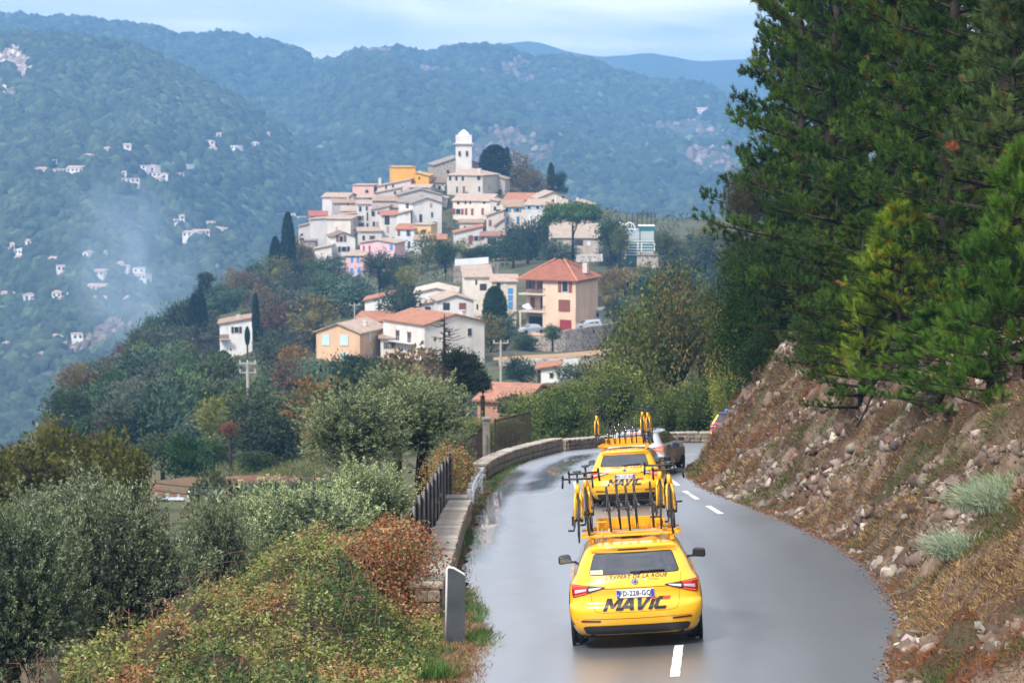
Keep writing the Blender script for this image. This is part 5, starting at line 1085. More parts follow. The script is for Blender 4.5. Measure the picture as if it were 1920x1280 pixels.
def add_window(root, x, z, w_, h_, st, side=None, Wd=0):
    w_ *= 1.18; h_ *= 1.12
    """side None = on the front face; 'R'/'L' = on the side face, x then runs back from the front corner"""
    def pl(name, mat, cx, cz, sx, sz, out, dp, par=root, color=None):
        if side is None: return ubox(name, mat, root, (cx, -out, cz), (sx, dp, sz), color=color)
        sg = 1 if side == 'R' else -1; return ubox(name, mat, root, (sg*(Wd/2+out), cx, cz), (dp, sx, sz), color=color)
    if st == 'k':  # plain opening
        pl('window', m_dark, x, z, w_, h_, .02, .06); return
    closed = st in 'bLopwt' and st.islower() or st == 'L'
    if st in 'bLowptg' : pl('shutter' if st != 'g' else 'garage_door', m_shut, x, z, w_, h_, .05, .08, color=SHC[st]); 
    else:
        pl('window', m_frame, x, z, w_, h_, .02, .08); pl('pane', m_pane, x, z, w_*.8, h_*.88, .035, .08)
        if st in 'BCPD':
            c = {'B': 'b', 'C': 'L', 'P': 'l', 'D': 'k'}[st]
            for s in (-1, 1): pl('shutter', m_shut, x+s*w_*.78, z, w_*.5, h_, .05, .06, color=SHC[c])
HOUSES = {}
def house(label, x0, x1, ye, yb, D, ridge, rise_px, Dp, yaw, wc, rc, wins=(), sw=(), chim=(), mat=None, name='house', cat='house', grp=None, below=5, oh=.35, key=None):
    s = FPX/D; ya = math.radians(yaw); W_ = (x1-x0)/s/math.cos(ya); H = (yb-ye)/s; rise = .8*rise_px/s*(1.0 if ridge in ('y', 'sL', 'sR') else 1.0)
    p = P((x0+x1)/2, yb, D); e = empty(name, tuple(p), (0, 0, ya)); tag(e, label, cat, grp)
    wallbox(W_, Dp, H, below, ridge, rise).build('wall', mat or m_plaster, e, color=wc)
    rf = link('roof', roof_slabs(W_, Dp, H, ridge, rise, oh), e, color=rc)
    for (px, py, w_, h_, st) in wins: add_window(e, ((px-x0)/(x1-x0)-.5)*W_, H-(py-ye)/s, w_/s, h_/s, st)
    for (fr, py, w_, h_, st) in sw: add_window(e, fr*Dp, H-(py-ye)/s, w_/s, h_/s, st, 'L' if yaw > 0 else 'R', W_)
    for (px, dy, w_, h_) in chim:
        x = ((px-x0)/(x1-x0)-.5)*W_; m = MB(); zb = H+rise*.3; m.box((0, 0, 0), (w_/s, w_/s, h_/s)).box((0, 0, h_/s/2+.05), (w_/s+.15, w_/s+.15, .1)); c = m.build('chimney', m_plaster, rf, loc=(x, Dp*dy, zb+h_/s/2-.2), color=(.62, .58, .54))
    if key: HOUSES[key] = (e, W_, Dp, H, s)
    return e
G = 'old houses of the hilltop village'
def hv(label, *a, **k): k.setdefault('grp', G); return house(label, *a, **k)
# --- church
hv('grey stone church nave under the bell tower', 815, 908, 310, 336, 640, 'y', 19, 16, 8, STONE, RG, [(840, 322, 4, 6, 'k')], mat=m_rubble, name='church', cat='church')
bt = empty('bell_tower', tuple(P(869.5, 312, 638))); tag(bt, 'pale square bell tower with drum and pointed cap above the village', 'bell tower')
s = FPX/638; k_ = 1/s
MB().box((0, 2.3, 1.2), (30*k_, 30*k_, 42*k_+8)).build('shaft', m_plaster, bt, color=(.66, .62, .60)); MB().box((0, 2.3, 42*k_), (37*k_, 37*k_, 2*k_)).build('cornice', m_plaster, bt, color=(.50, .46, .43))
MB().cyl((0, 2.3, 48.5*k_), 11.8*k_, 12*k_, 'Z', 8).build('drum', m_plaster, bt, color=(.70, .68, .66)); MB().cyl((0, 2.3, 55*k_), 14*k_, 1.6*k_, 'Z', 8).build('drum_cornice', m_plaster, bt, color=(.50, .47, .45))
MB().cyl((0, 2.3, 59*k_), 12.8*k_, 7*k_, 'Z', 8, r2=8.5*k_).cyl((0, 2.3, 65.5*k_), 8.5*k_, 6*k_, 'Z', 8, r2=.12).build('cap', m_plaster, bt, color=(.74, .76, .80)); MB().tube([(0, 2.3, 68*k_), (0, 2.3, 72*k_)], .07, 5).build('cross', m_iron, bt)
for x, z in ((-8, 24), (6, 24), (-8, 48), (8, 48)): MB().box((x*k_, 2.3-16.6*k_ if z < 40 else 2.3-13*k_, z*k_), (4*k_, .1, (9 if z < 40 else 5)*k_)).build('belfry_opening', m_dark, bt)
# --- top of the village, right of the tower
hv('tall grey house with pale hipped roof right below the bell tower', 838, 905, 329, 408, 615, 'hip', 14, 11, -22, (.52, .47, .42), RP, [(844, 335, 4, 7, 'k'), (856, 335, 4, 7, 'k'), (868, 335, 4, 7, 'k'), (857, 356, 4, 12, 'd'), (870, 356, 4, 12, 'b'), (898, 333, 6, 8, 'k'), (899, 354, 4, 10, 'd')], sw=[(.4, 352, 5, 8, 't')], chim=[(890, .3, 6, 10)])
hv('small grey house behind the tall hipped one at its right edge', 925, 947, 336, 378, 622, 'sR', 8, 7, -10, (.42, .37, .34), RT, [(938, 360, 5, 8, 'k')])
hv('cream house with four brown shutters in front of the tall hipped house', 849, 919, 377, 420, 592, 'x', 14, 10, -18, CREAM, RP, [(859, 397, 9, 10, 'B'), (874, 397, 4, 11, 'b'), (885.5, 397, 4, 11, 'b'), (905, 396, 4, 11, 'b'), (859, 381, 4, 5, 'k'), (873, 380, 3, 5, 'k'), (882, 380, 3, 5, 'k'), (908, 379, 4, 5, 'k'), (906, 416, 3, 6, 'b')], sw=[(.35, 384, 5, 5, 'k')])
hv('brown roofed lean-to house left of the tall hipped one', 809, 835, 343, 372, 625, 'sB', 9, 6, 0, GREYW, RB, [(824, 352, 6, 8, 'd')])
hv('long house with orange and pale roof above the blue-shuttered one', 945, 1012, 376, 392, 590, 'x', 15, 9, -15, CREAM, RO, [(950, 380, 4, 5, 'd'), (990, 380, 4, 4, 'k')], chim=[(968, .5, 5, 8), (985, .4, 5, 8)])
hv('cream gabled house on the skyline above the pink one', 1008, 1066, 372, 400, 585, 'y', 15, 9, 12, (.68, .60, .48), RP, [(1056, 369, 4, 5, 'k')], chim=[(1020, .5, 5, 6)])
hv('cream house with bright blue shutters and pale tiled roof', 946, 985, 388, 447, 562, 'x', 13, 9, 10, CREAM, RT, [(950.5, 394, 6, 6, 'C'), (970, 394, 6, 6, 'C'), (951.5, 413.5, 4, 13, 'L'), (971, 413, 4, 13, 'L'), (952, 440, 5, 14, 'P'), (970, 439, 5, 14, 'P')])
hv('grey house with pale blue shutters joined to the blue-shuttered one', 985, 1026, 385, 440, 560, 'x', 12, 9, -14, (.56, .53, .52), RP, [(992, 389, 6, 6, 'P'), (1008, 389, 6, 6, 'P'), (994, 409, 5, 12, 'w'), (1013, 408, 5, 14, 'w')], sw=[(.5, 400, 4, 10, 'k')], chim=[(1037, .3, 5, 14)])
hv('narrow greyish house between the grey and the pink ones', 1026, 1060, 388, 442, 556, 'sR', 9, 8, 0, (.55, .48, .43), RT, [(1034, 400, 5, 8, 'd'), (1048, 390, 4, 6, 'k'), (1030, 418, 4, 9, 'k')])
hv('pink house with sloping roof at the right end of the village', 1058, 1106, 385, 424, 552, 'y', 10, 9, -8, (.68, .50, .45), RP, chim=[(1081, .2, 4, 12)])
hv('low wide stone barn with pale roof behind the umbrella pine', 1032, 1122, 446, 470, 532, 'x', 28, 16, -6, (.48, .42, .36), (.42, .36, .30), [(1050, 458, 5, 10, 'd'), (1085, 455, 14, 9, 'k'), (1104, 456, 6, 8, 'w')])
hv('beige house stepping down left of the blue-shuttered one', 912, 945, 405, 450, 556, 'sL', 14, 8, 0, (.54, .48, .44), RP, [(919, 418, 4, 10, 'b'), (934, 395, 7, 4, 'k'), (936, 428, 4, 8, 'k')])
hv('small house with steep red-brown roof beside the beige stepped one', 928, 946, 424, 452, 549, 'sL', 16, 5, 0, (.50, .46, .43), RR, [(938, 438, 4, 7, 'k')])
hv('low long house with red tiled roof and small colonnade', 853, 905, 437, 459, 540, 'sL', 15, 8, 4, GREYW, RO, [(857, 449, 3, 9, 'w'), (864, 449, 3, 9, 'w'), (871, 449, 3, 9, 'w'), (882, 449, 6, 14, 'b'), (893, 447, 8, 9, 'B')])
hv('low house with brown tiled roof right of the colonnade house', 902, 946, 443, 466, 536, 'x', 8, 7, 0, (.52, .47, .44), RR, [(905, 447, 4, 5, 'k'), (922, 452, 14, 10, 'k'), (941, 458, 8, 12, 'w')])
# --- left half of the village
hv('orange-yellow building standing out on the skyline', 740, 779, 314, 356, 625, 'flat', 0, 10, 10, OCHRE, (.60, .36, .10), [])
hv('lower orange-yellow wing at the right of the skyline building', 779, 804, 330, 362, 622, 'sR', 7, 9, -6, OCHRE, (.60, .36, .10), [(786, 334, 3, 4, 'k'), (791, 350, 5, 5, 'd')], chim=[(785, .3, 4, 8)])
hv('pink flat-topped house on the left skyline', 661, 701, 348, 392, 620, 'flat', 0, 9, -6, (.64, .42, .38), RP, [(667, 374, 3, 5, 'k'), (688, 359, 5, 5, 'k')])
hv('long cream house rising to the right behind the roofs', 707, 770, 350, 372, 618, 'sL', 16, 9, 0, (.66, .55, .50), RP, [(724, 351, 3, 6, 'k'), (737, 349, 3, 5, 'k')], chim=[(711, .4, 5, 12)])
hv('white house with shallow orange roof at the far left top', 604, 652, 370, 392, 612, 'x', 8, 9, -12, (.60, .57, .56), RP, chim=[(623, .5, 5, 6)])
hv('grey house with reddish roof below the far left top one', 626, 664, 381, 400, 606, 'sB', 10, 8, 8, (.42, .38, .37), RT, [(652, 383, 4, 5, 'd')], chim=[(655, .6, 4, 8)])
hv('house with small bright red roof at the left edge', 581, 613, 405, 436, 596, 'x', 9, 8, 6, (.48, .46, .45), (.38, .12, .085), [])
hv('tiny house with tan roof at the left end of the village', 560, 581, 425, 447, 592, 'sL', 7, 7, 0, (.50, .48, .46), RT, [(566, 440, 4, 4, 'k')])
hv('tall blank grey house at the left edge of the village', 581, 613, 412, 452, 586, 'sL', 3, 9, -6, (.52, .50, .49), RP, [])
hv('stone house with terrace left of the white gabled one', 563, 592, 452, 466, 578, 'flat', 0, 6, 0, (.36, .33, .31), RG, [(566, 449, 7, 4, 'k')], mat=m_rubble)
hv('plain cream house with flat pinkish roof line', 613, 658, 411, 462, 580, 'sB', 4, 9, -8, (.64, .58, .53), RP, [(631, 430, 2, 8, 't')], sw=[(.5, 420, 4, 9, 'k')])
hv('row house with pale tan roof in the middle of the left group', 640, 676, 396, 425, 596, 'x', 10, 8, 0, (.55, .49, .44), RP, [(650, 402, 4, 5, 'k'), (664, 402, 4, 5, 'k'), (668, 415, 4, 7, 'D')])
hv('narrow tall grey house with four rows of windows', 671, 697, 383, 450, 588, 'sB', 5, 8, 6, (.57, .55, .53), RP, [(676, 392, 4, 8, 'k'), (688, 391, 4, 8, 'd'), (676, 409, 5, 8, 'B'), (689, 406, 3, 16, 'd'), (678, 421, 4, 7, 'D'), (689, 424, 3, 10, 'k'), (678, 438, 5, 9, 'k')])
hv('cream upper house behind the narrow tall grey one', 671, 702, 371, 386, 603, 'x', 5, 7, 0, (.66, .52, .45), RP, [(682, 377, 3, 4, 'k'), (694, 374, 3, 4, 'k')])
hv('grey house with tan roof right of the narrow tall one', 697, 730, 394, 452, 582, 'sL', 9, 8, 0, (.58, .56, .54), RT, [(700, 401, 7, 9, 'd'), (701, 420, 4, 8, 'k'), (707, 420, 4, 8, 't'), (705, 443, 6, 10, 'w'), (722, 400, 5, 6, 'k')])
hv('house with shallow grey roof behind the white gable', 698, 752, 377, 402, 598, 'x', 9, 9, -8, (.45, .41, .38), RT, [(708, 390, 4, 5, 'k')])
hv('house with dark balcony door under an orange roof', 716, 746, 404, 456, 572, 'x', 9, 8, 8, (.62, .59, .56), RO, [(726, 413, 8, 15, 'k'), (727, 430, 4, 10, 't'), (727, 448, 3, 10, 'k'), (737, 448, 3, 6, 'k')], key='balc')
hv('grey gabled house behind the large white one', 748, 829, 366, 394, 600, 'y', 13, 9, 6, (.50, .45, .42), RG, [(790, 367, 4, 4, 't')])
hv('low house with cream roof below the orange-yellow building', 705, 752, 362, 378, 608, 'sL', 12, 8, 0, (.50, .46, .44), RP, [(741, 362, 4, 5, 'k')])
hv('dark fronted house between cream roofs left of the white gable', 724, 772, 376, 390, 604, 'x', 7, 7, 0, (.36, .33, .32), RP, [(736, 378, 6, 7, 'k'), (744, 377, 4, 8, 'D')])
hv('small house with pale roof just below the orange-yellow wing', 768, 806, 352, 364, 612, 'x', 6, 7, -8, (.60, .56, .52), RP, [(791, 356, 5, 5, 'd')])
hv('large white gabled house in the middle of the village', 774, 828, 381, 440, 574, 'y', 12, 10, 22, (.70, .68, .66), RG, [(808, 385, 4, 7, 't'), (789, 409, 6, 15, 'd'), (810, 403, 4, 10, 'd'), (815, 424, 8, 14, 'k')], sw=[(.35, 385, 6, 12, 'D')])
hv('tall white house with ladder-like wall left of the large white gable', 744, 770, 402, 434, 571, 'sL', 8, 6, 0, (.66, .64, .62), RP, [(763, 400, 5, 5, 't')])
hv('pale blue-grey house with small red roof below the white gable', 743, 777, 430, 482, 556, 'x', 10, 8, -10, (.58, .60, .66), RO, [(748, 437, 4, 9, 'b'), (766, 436, 3, 12, 'D'), (747, 460, 3, 12, 'D'), (767, 459, 4, 12, 'k')])
hv('peach coloured house with one dark window', 775, 808, 422, 450, 556, 'flat', 0, 7, -10, (.66, .45, .22), RP, [(794, 434, 7, 6, 'k')])
hv('white house with brown-orange roof under the peach one', 777, 806, 450, 477, 548, 'x', 10, 7, -6, (.62, .62, .64), RT, [(790, 458, 4, 12, 'd')])
hv('brown stone house with arched dark doorway', 806, 836, 449, 471, 547, 'x', 9, 7, 0, (.40, .31, .25), RO, [(823, 458, 7, 13, 'k')], mat=m_rubble)
hv('white gabled house with brown shutters at the lower left', 624, 666, 444, 480, 556, 'y', 10, 8, 12, (.68, .67, .64), RB, [(633, 447, 4, 11, 'b'), (640, 448, 7, 10, 'd'), (647, 447, 4, 11, 'b'), (645, 467, 9, 9, 'D')])
hv('low white outbuilding left of the white gabled house', 590, 622, 467, 492, 550, 'sL', 8, 7, 0, (.66, .62, .58), RP, [])
hv('pink house with thin brown windows, upper block', 675, 741, 456, 506, 536, 'y', 7, 9, -12, (.70, .46, .50), RP, [(682, 466, 2.5, 9, 'b'), (693, 466, 2.5, 9, 'b'), (734, 463, 4.5, 9, 'L'), (721, 484, 5, 5, 'k')])
hv('pink house with four blue shuttered windows, lower block', 649, 682, 480, 518, 530, 'sB', 7, 8, -6, (.70, .46, .50), RP, [(660, 486, 4, 10, 'L'), (671, 486, 3.5, 10, 'L'), (659.5, 509, 5, 11, 'L'), (673.5, 509, 5, 12, 'L')])
hv('little orange shed below the pink house', 614, 640, 522, 532, 515, 'flat', 0, 4, 0, (.60, .22, .06), (.70, .70, .68), [(622, 527, 3, 6, 'w')], cat='shed', name='shed')
hv('grey stone wall house beside the pink one', 619, 648, 493, 516, 536, 'flat', 0, 5, 0, (.42, .38, .35), RG, mat=m_rubble)
hv('tall pale house filling the gap left of the tall hipped house', 806, 838, 372, 425, 604, 'sR', 6, 8, 0, (.62, .57, .52), RP, [(815, 385, 4, 8, 'k'), (828, 386, 4, 8, 'b'), (816, 402, 4, 9, 'd'), (829, 404, 4, 8, 'k')])
hv('beige terrace house under the cream house with four shutters', 862, 905, 418, 440, 575, 'x', 6, 7, 0, (.60, .54, .48), RT, [(872, 428, 4, 7, 'k'), (886, 428, 4, 7, 'b')])
hv('pale stone house at the foot of the tall grey rows', 672, 716, 434, 462, 570, 'sB', 5, 7, 5, (.58, .54, .51), RP, [(682, 446, 4, 8, 'k'), (698, 446, 4, 8, 'D')])
hv('cream house tucked behind the plain cream one on the left', 636, 674, 404, 440, 590, 'sL', 5, 8, 0, (.62, .56, .51), RP, [(645, 416, 3, 7, 'k'), (662, 414, 3, 8, 'k'), (662, 430, 4, 7, 'b')])
hv('grey-beige house between the row house and the balcony house', 730, 752, 390, 430, 586, 'x', 6, 7, 0, (.60, .56, .52), RT, [(741, 402, 4, 9, 'k')])
hv('tall narrow beige house right of the cream one with four shutters', 919, 946, 380, 425, 580, 'sR', 6, 8, -8, (.55, .50, .46), RP, [(928, 392, 4, 8, 'k'), (938, 394, 3, 7, 'k')])
# --- glass building
gb = empty('glass_building', tuple(P(1200, 478, 520))); tag(gb, 'modern glass and metal building at the right end of the village', 'building'); s = FPX/520; k_ = 1/s
m_teal = plain('teal_glass', (.05, .17, .17), .1); m_panel = plain('pale_panel', (.42, .46, .47), .4); m_wht = plain('white_metal', (.70, .72, .74), .4)
MB().box((0, 5, 0), (54*k_, 9, 90*k_)).build('core', m_teal, gb)
for i in range(2): MB().box((-13.5*k_+27*i*k_, .42, 37*k_-.02), (25*k_, .1, 15*k_)).build('panel', m_panel, gb); MB().box((-13.5*k_+27*i*k_, .40, 26*k_), (25*k_, .1, 6*k_)).build('panel', plain('green_panel', (.30, .40, .38), .4), gb)
for i in range(2):
    for j in range(4): MB().box((-13.5*k_+27*i*k_, .43, (3+5.2*j)*k_), (24*k_, .1, 3.6*k_)).build('pane', m_teal, gb)
for x in (-27, -4, 3, 27): MB().box((x*k_, .3, 10*k_), (2*k_, .2, 26*k_)).build('mullion', m_wht, gb)
for j in range(6): MB().box((0, .33, (.5+5.2*j-.2)*k_), (54*k_, .15, 1.3*k_)).build('transom', m_wht, gb)
MB().box((13*k_, 3, 48*k_), (30*k_, 5, 11*k_)).build('terrace_glass', m_teal, gb); MB().box((13*k_, 2.95, 54*k_), (31*k_, 5.2, .8*k_)).build('handrail', m_wht, gb)
for c in (-38, -19):
    a = [(c+10*math.cos(t), 48+12*math.sin(t)) for t in np.linspace(math.pi, 0, 12)]; a = [(c-10, 36)]+a+[(c+10, 36)]
    MB().tube([(x*k_, 1.5, z*k_) for x, z in a], .14, 5).build('arch', m_wht, gb); MB().tube([((c-9)*k_, 1.5, 48*k_), ((c+9)*k_, 1.5, 48*k_)], .10, 4).build('arch_bar', m_wht, gb); MB().box((c*k_, 1.6, 41*k_), (19*k_, .1, 9*k_)).build('arch_pane', m_teal, gb)
    for t in (-4, 4): MB().tube([((c+t)*k_, 1.5, 48*k_), ((c+t*.8)*k_, 1.5, 59*k_)], .07, 4).build('arch_bar', m_wht, gb)
for i, x in enumerate([-73, -61, -50, -39, -25, -14, -5, 4, 13, 21, 28]):
    o = MB().tube([(0, 0, 0), (0, 0, (26 if i > 3 else 14)*k_)], .10, 5).build('metal_pole', m_iron, None, loc=tuple(P(1200+x, 424+(6 if i < 4 else 0), 523))); tag(o, ['thin short dark pole at the left behind the glass building', 'tall dark thin pole rising behind the glass building'][i > 3], 'pole', 'dark poles on the terrace of the glass building')
hv('rough stone house with barred window under the glass building', 1194, 1233, 479, 520, 512, 'flat', 0, 9, -8, (.50, .47, .43), RG, [(1213, 507, 16, 13, 'd')], mat=m_rubble)
# --- houses on the slope below
LG = 'houses on the slope below the village'
def hl(label, *a, **k): k.setdefault('grp', LG); return house(label, *a, **k)
hl('tall white house alone on the left slope among cypresses', 413, 473, 607, 664, 418, 'sL', 13, 8, 6, (.70, .69, .67), RT, [(444, 618, 8, 11, 'D'), (460, 616, 6, 9, 'w'), (421, 618, 9, 14, 'w'), (421, 644, 9, 20, 'w')], chim=[(447, .4, 5, 12)], key='left')
e, W_, Dp, H, s = HOUSES['left']; MB().box((-W_*.36, -.7, H*.52), (W_*.3, 1.3, .12)).build('balcony', m_plaster, e, color=(.6, .58, .56)); MB().box((-W_*.36, -1.3, H*.52+.45), (W_*.3, .05, .8)).build('balcony_rail', plain('weathered_wood', (.25, .19, .15), .7), e)
hl('tan gabled house with pale blue shutters', 592, 676, 623, 676, 352, 'y', 20, 10, -20, (.64, .43, .27), RP, [(611, 638, 13, 18, 'p'), (646, 637, 14, 18, 'p'), (647, 668, 13, 16, 'p')], sw=[(.35, 634, 7, 17, 'p'), (.4, 662, 6, 9, 'p'), (.75, 640, 3, 10, 'k')], chim=[(660, .5, 6, 14)])
hl('white house with blue window behind the round olive', 684, 736, 564, 592, 402, 'sL', 14, 8, 0, (.70, .69, .68), RO, [(711, 575, 5, 9, 'd')])
hl('low house with orange roof left of the round olive', 664, 722, 602, 614, 388, 'sB', 13, 6, -10, (.30, .13, .10), RO, [])
hl('white gabled house behind the orange-roofed one', 779, 856, 549, 570, 412, 'y', 11, 11, 0, (.70, .67, .62), (.62, .55, .46), [(838, 550, 5, 5, 'k')], chim=[(846, .3, 6, 7)])
hl('white gabled house with a square brown window', 822, 888, 564, 588, 396, 'y', 13, 9, 10, (.68, .67, .66), RP, [(837, 574, 11, 12, 'k'), (867, 574, 11, 11, 'b')])
hl('low grey-roofed annex between the two white gabled houses', 786, 824, 571, 584, 400, 'sL', 8, 6, 0, (.52, .50, .48), RP, [(802, 578, 12, 7, 'd')])
e = hl('white house with bright orange tiled roof and wide gable wall', 797.5, 908, 606, 672, 350, 'y', 21, 11.5, 34, (.68, .64, .61), RO, [(842, 624, 5, 9, 'd'), (880, 624, 9, 14, 'd')], sw=[(.64, 633, 5, 20, 'D'), (.36, 633, 5, 20, 'D'), (.30, 661, 6, 14, 'o'), (.72, 661, 6, 14, 'o'), (.50, 661, 12, 14, 'w')], chim=[(892, .3, 9, 16)], key='oran')
e, W_, Dp, H, s = HOUSES['oran']; MB().box((-W_/2-.5, Dp*.5, H*.44), (1.0, Dp*.62, .12)).build('balcony', m_plaster, e, color=(.6, .58, .56))
for i in range(14): MB().box((-W_/2-.98, Dp*(.2+.0445*i), H*.44+.48), (.03, .03, .9)).build('baluster', m_wht, e)
hl('small cream annex left of the bright orange roof', 714, 750, 635, 676, 354, 'sB', 9, 7, 4, (.66, .60, .53), RT, [(724.5, 647, 4, 11, 'D'), (736, 647, 4, 11, 'D'), (733, 666, 6, 8, 'k')])
hl('cream house with pinkish roof left of the clipped cypress', 871, 922, 520, 585, 418, 'sB', 16, 12, 3, (.68, .63, .56), RP, [(893, 529, 3, 8, 'k'), (906, 538, 11, 11, 'k'), (896, 558, 3, 11, 'w'), (895, 575, 3, 9, 'k')])
hl('cream wing with low roof beside the hip-roofed house', 922, 968, 528, 588, 412, 'x', 12, 8, 0, (.64, .55, .44), RP, [(935, 534, 8, 8, 'd'), (947, 532, 4, 8, 'w'), (957, 545, 8, 9, 'L'), (957, 558, 7, 9, 'L'), (957, 572, 7, 12, 'L')])
# hip-roofed house, built from its near corner
hp = empty('hip_roofed_house', tuple(P(1017.5, 620, 392)), (0, 0, math.radians(-24))); tag(hp, 'tall peach house with four-sided red tiled roof and balconies', 'house', LG); s = FPX/392
Wr, Wl = 61/s/math.cos(math.radians(24)), 9.5; H = 98/s
V = [(0, 0, -4), (Wr, 0, -4), (Wr, Wl, -4), (0, Wl, -4), (0, 0, H), (Wr, 0, H), (Wr, Wl, H), (0, Wl, H)]
MB().add(V, [(0, 1, 5, 4), (1, 2, 6, 5), (2, 3, 7, 6), (3, 0, 4, 7)]).build('wall', m_plaster, hp, color=(.70, .50, .37))
Wm = 3.9
MB().box((-Wm/2-.002, Wl*.5+1.2, H/2-2), (Wm, Wl-2.4, H+4-.004)).build('wing_wall', m_plaster, hp, color=(.70, .50, .37))
me = roof_slabs(Wr+Wm, Wl, 0, 'hip', 32/s, .55, .18); rf = link('roof', me, hp, loc=((Wr-Wm)/2, 0, H), color=(.33, .12, .07)); MB().cyl(((0, Wl/2, 34/s)), .12, 1.0, 'Z', 6).build('finial', m_iron, rf); MB().box((4.2, Wl*.6, 1.5), (.8, .8, 1.6)).build('chimney', m_plaster, rf, color=(.6, .55, .5))
for k in range(4):
    xx = [(Wr+Wm)/2+.55, -(Wr+Wm)/2-.55][k % 2]; MB().tube([(xx, (-.55 if k < 2 else Wl+.55), .12-32/s*.55/(Wl/2)), ([.6, -.6][k % 2]*1.3, Wl/2, 32/s+.2)], .13, 5).build('hip_tiles', m_tile, rf, color=(.52, .22, .12))
for (fx, z, w_, h_, st) in [(.68, 85/s, 1.0, 1.75, 'B'), (.66, 49/s, 1.9*.9, 1.7, 'b'), (.70, 9.5/s, 1.7, 2.0, 'g')]: add_window(hp, Wr*fx, z, w_, h_, st)
for (x, z, w_, h_, st) in [(-3.2, 86/s, .8, 1.9, 'B'), (-1.2, 86/s, .8, 1.9, 'B'), (-2.8, 50/s, 1.0, 2.0, 'b'), (-1.0, 50/s, 1.0, 2.1, 'k')]:
    a = ubox('window', m_frame, hp, (x, 2.4-.03, z), (w_, .08, h_)); b_ = ubox('pane', m_pane if st != 'b' else m_shut, hp, (x, 2.4-.06, z), (w_*.8, .08, h_*.9), color=SHC['b'])
    for q in (-1, 1):
        if st == 'B': ubox('shutter', m_shut, hp, (x+q*w_*.75, 2.4-.07, z), (w_*.45, .06, h_), color=SHC['b'])
m_balc = plain('balcony_render', (.58, .47, .38), .8)
for i, z in enumerate((68/s, 35/s)):
    MB().box((-Wm/2+.1, 1.1, z), (Wm+.8, 2.5, .22)).build('balcony', m_balc, hp); MB().box((-Wm/2+.1, -.12, z+.95), (Wm+.8, .05, .06)).build('balcony_rail', m_iron, hp)
    for k in range(14): MB().box((-Wm-.2+k*.34, -.12, z+.53), (.03, .03, .84)).build('baluster', m_iron, hp)
for k in range(9): MB().box((-Wm-1.2-k*.33, .6, 35/s-.2-k*.33), (.36, 1.2, .3)).build('stair', m_balc, hp)
MB().box((-Wm, -.05, 17/s), (.3, .3, 35/s)).build('pillar', m_balc, hp); MB().box((-Wm/2-.3, 2.37, 12/s), (2.4, .1, 2.0)).build('opening', m_dark, hp); MB().box((-.55, 2.30, 12/s-.1), (.7, .12, 2.1)).build('door', plain('maroon_door', (.16, .03, .03), .6), hp)
um = MB().cyl((0, 0, 0), .9, .7, 'Z', 8, r2=.05).build('parasol', plain('parasol_cloth', (.55, .58, .62), .7), None, loc=tuple(P(990, 572, 389.5)), rot=(.3, .25, 0)); tag(um, 'half closed grey-white parasol on the lower balcony of the hip-roofed house', 'parasol')
# garage, cars, walls
hl('grey garage with flat metal roof right of the hip-roofed house', 1081, 1124, 584, 614, 398, 'sL', 2, 5, -8, (.42, .44, .46), (.52, .54, .56), [(1103, 590, 34, 6, 'k')], name='garage', cat='garage')
def small_car(label, px, py, D, yaw, col, name, van=False):
    e = empty(name, tuple(P(px, py, D)), (0, 0, math.radians(yaw))); tag(e, label, 'car'); L2, hh = 4.3, 1.45
    pr = [(-L2/2, .3), (-L2/2, .75), (-L2/2+.15, .88), (-L2/2+1.05, .98), (-L2/2+1.75, hh), (.9 if not van else 1.9, hh+(.12 if van else 0)), (L2/2-.15 if van else L2/2-.75, 1.0 if not van else hh-.2), (L2/2, .85), (L2/2, .3)]
    n = len(pr); mb = MB(); mb.add([(x, -.82+(.12 if z > 1.1 else 0), z) for x, z in pr]+[(x, .82-(.12 if z > 1.1 else 0), z) for x, z in pr], [tuple(range(n))]+[tuple(range(2*n-1, n-1, -1))]+[(i, n+i, n+(i+1) % n, (i+1) % n) for i in range(n)])
    mb.build('body', plain('car_'+label[:12], col, .3, metal=.3), e, bevel=.05)
    for k, (a, b) in enumerate(((-1.15, -.15), (-.05, .85), (.95, 1.75 if van else 1.3))):
        MB().add([(a-.02, -.79, 1.0), (b, -.79, 1.0), (b-(.05 if k < 2 else .2), -.715, hh-.08), (a+(.42 if k == 0 else .02), -.715, hh-.08)], [(0, 1, 2, 3)]).build('window', m_glass, e)
    MB().add([(-L2/2+1.0, -.66, 1.0), (-L2/2+1.0, .66, 1.0), (-L2/2+1.64, .58, hh-.06), (-L2/2+1.64, -.58, hh-.06)], [(0, 1, 2, 3)]).build('windscreen', m_glass, e)
    for x in (-1.35, 1.3):
        for y in (-.76, .76): MB().cyl((x, y, .32), .32, .2, 'Y', 18).build('wheel', m_tyre, e)
    MB().box((-L2/2+.02, -.55, .72), (.1, .3, .15)).build('headlight', m_clear, e); MB().box((-L2/2+.02, .55, .72), (.1, .3, .15)).build('headlight', m_clear, e); return e
small_car('silver van parked in front of the grey garage', 1102, 617, 391, 14, (.50, .53, .56), 'parked_van', True); small_car('silver-blue car parked under the stairs of the hip-roofed house', 997, 624.5, 388, 24, (.42, .47, .52), 'parked_car')
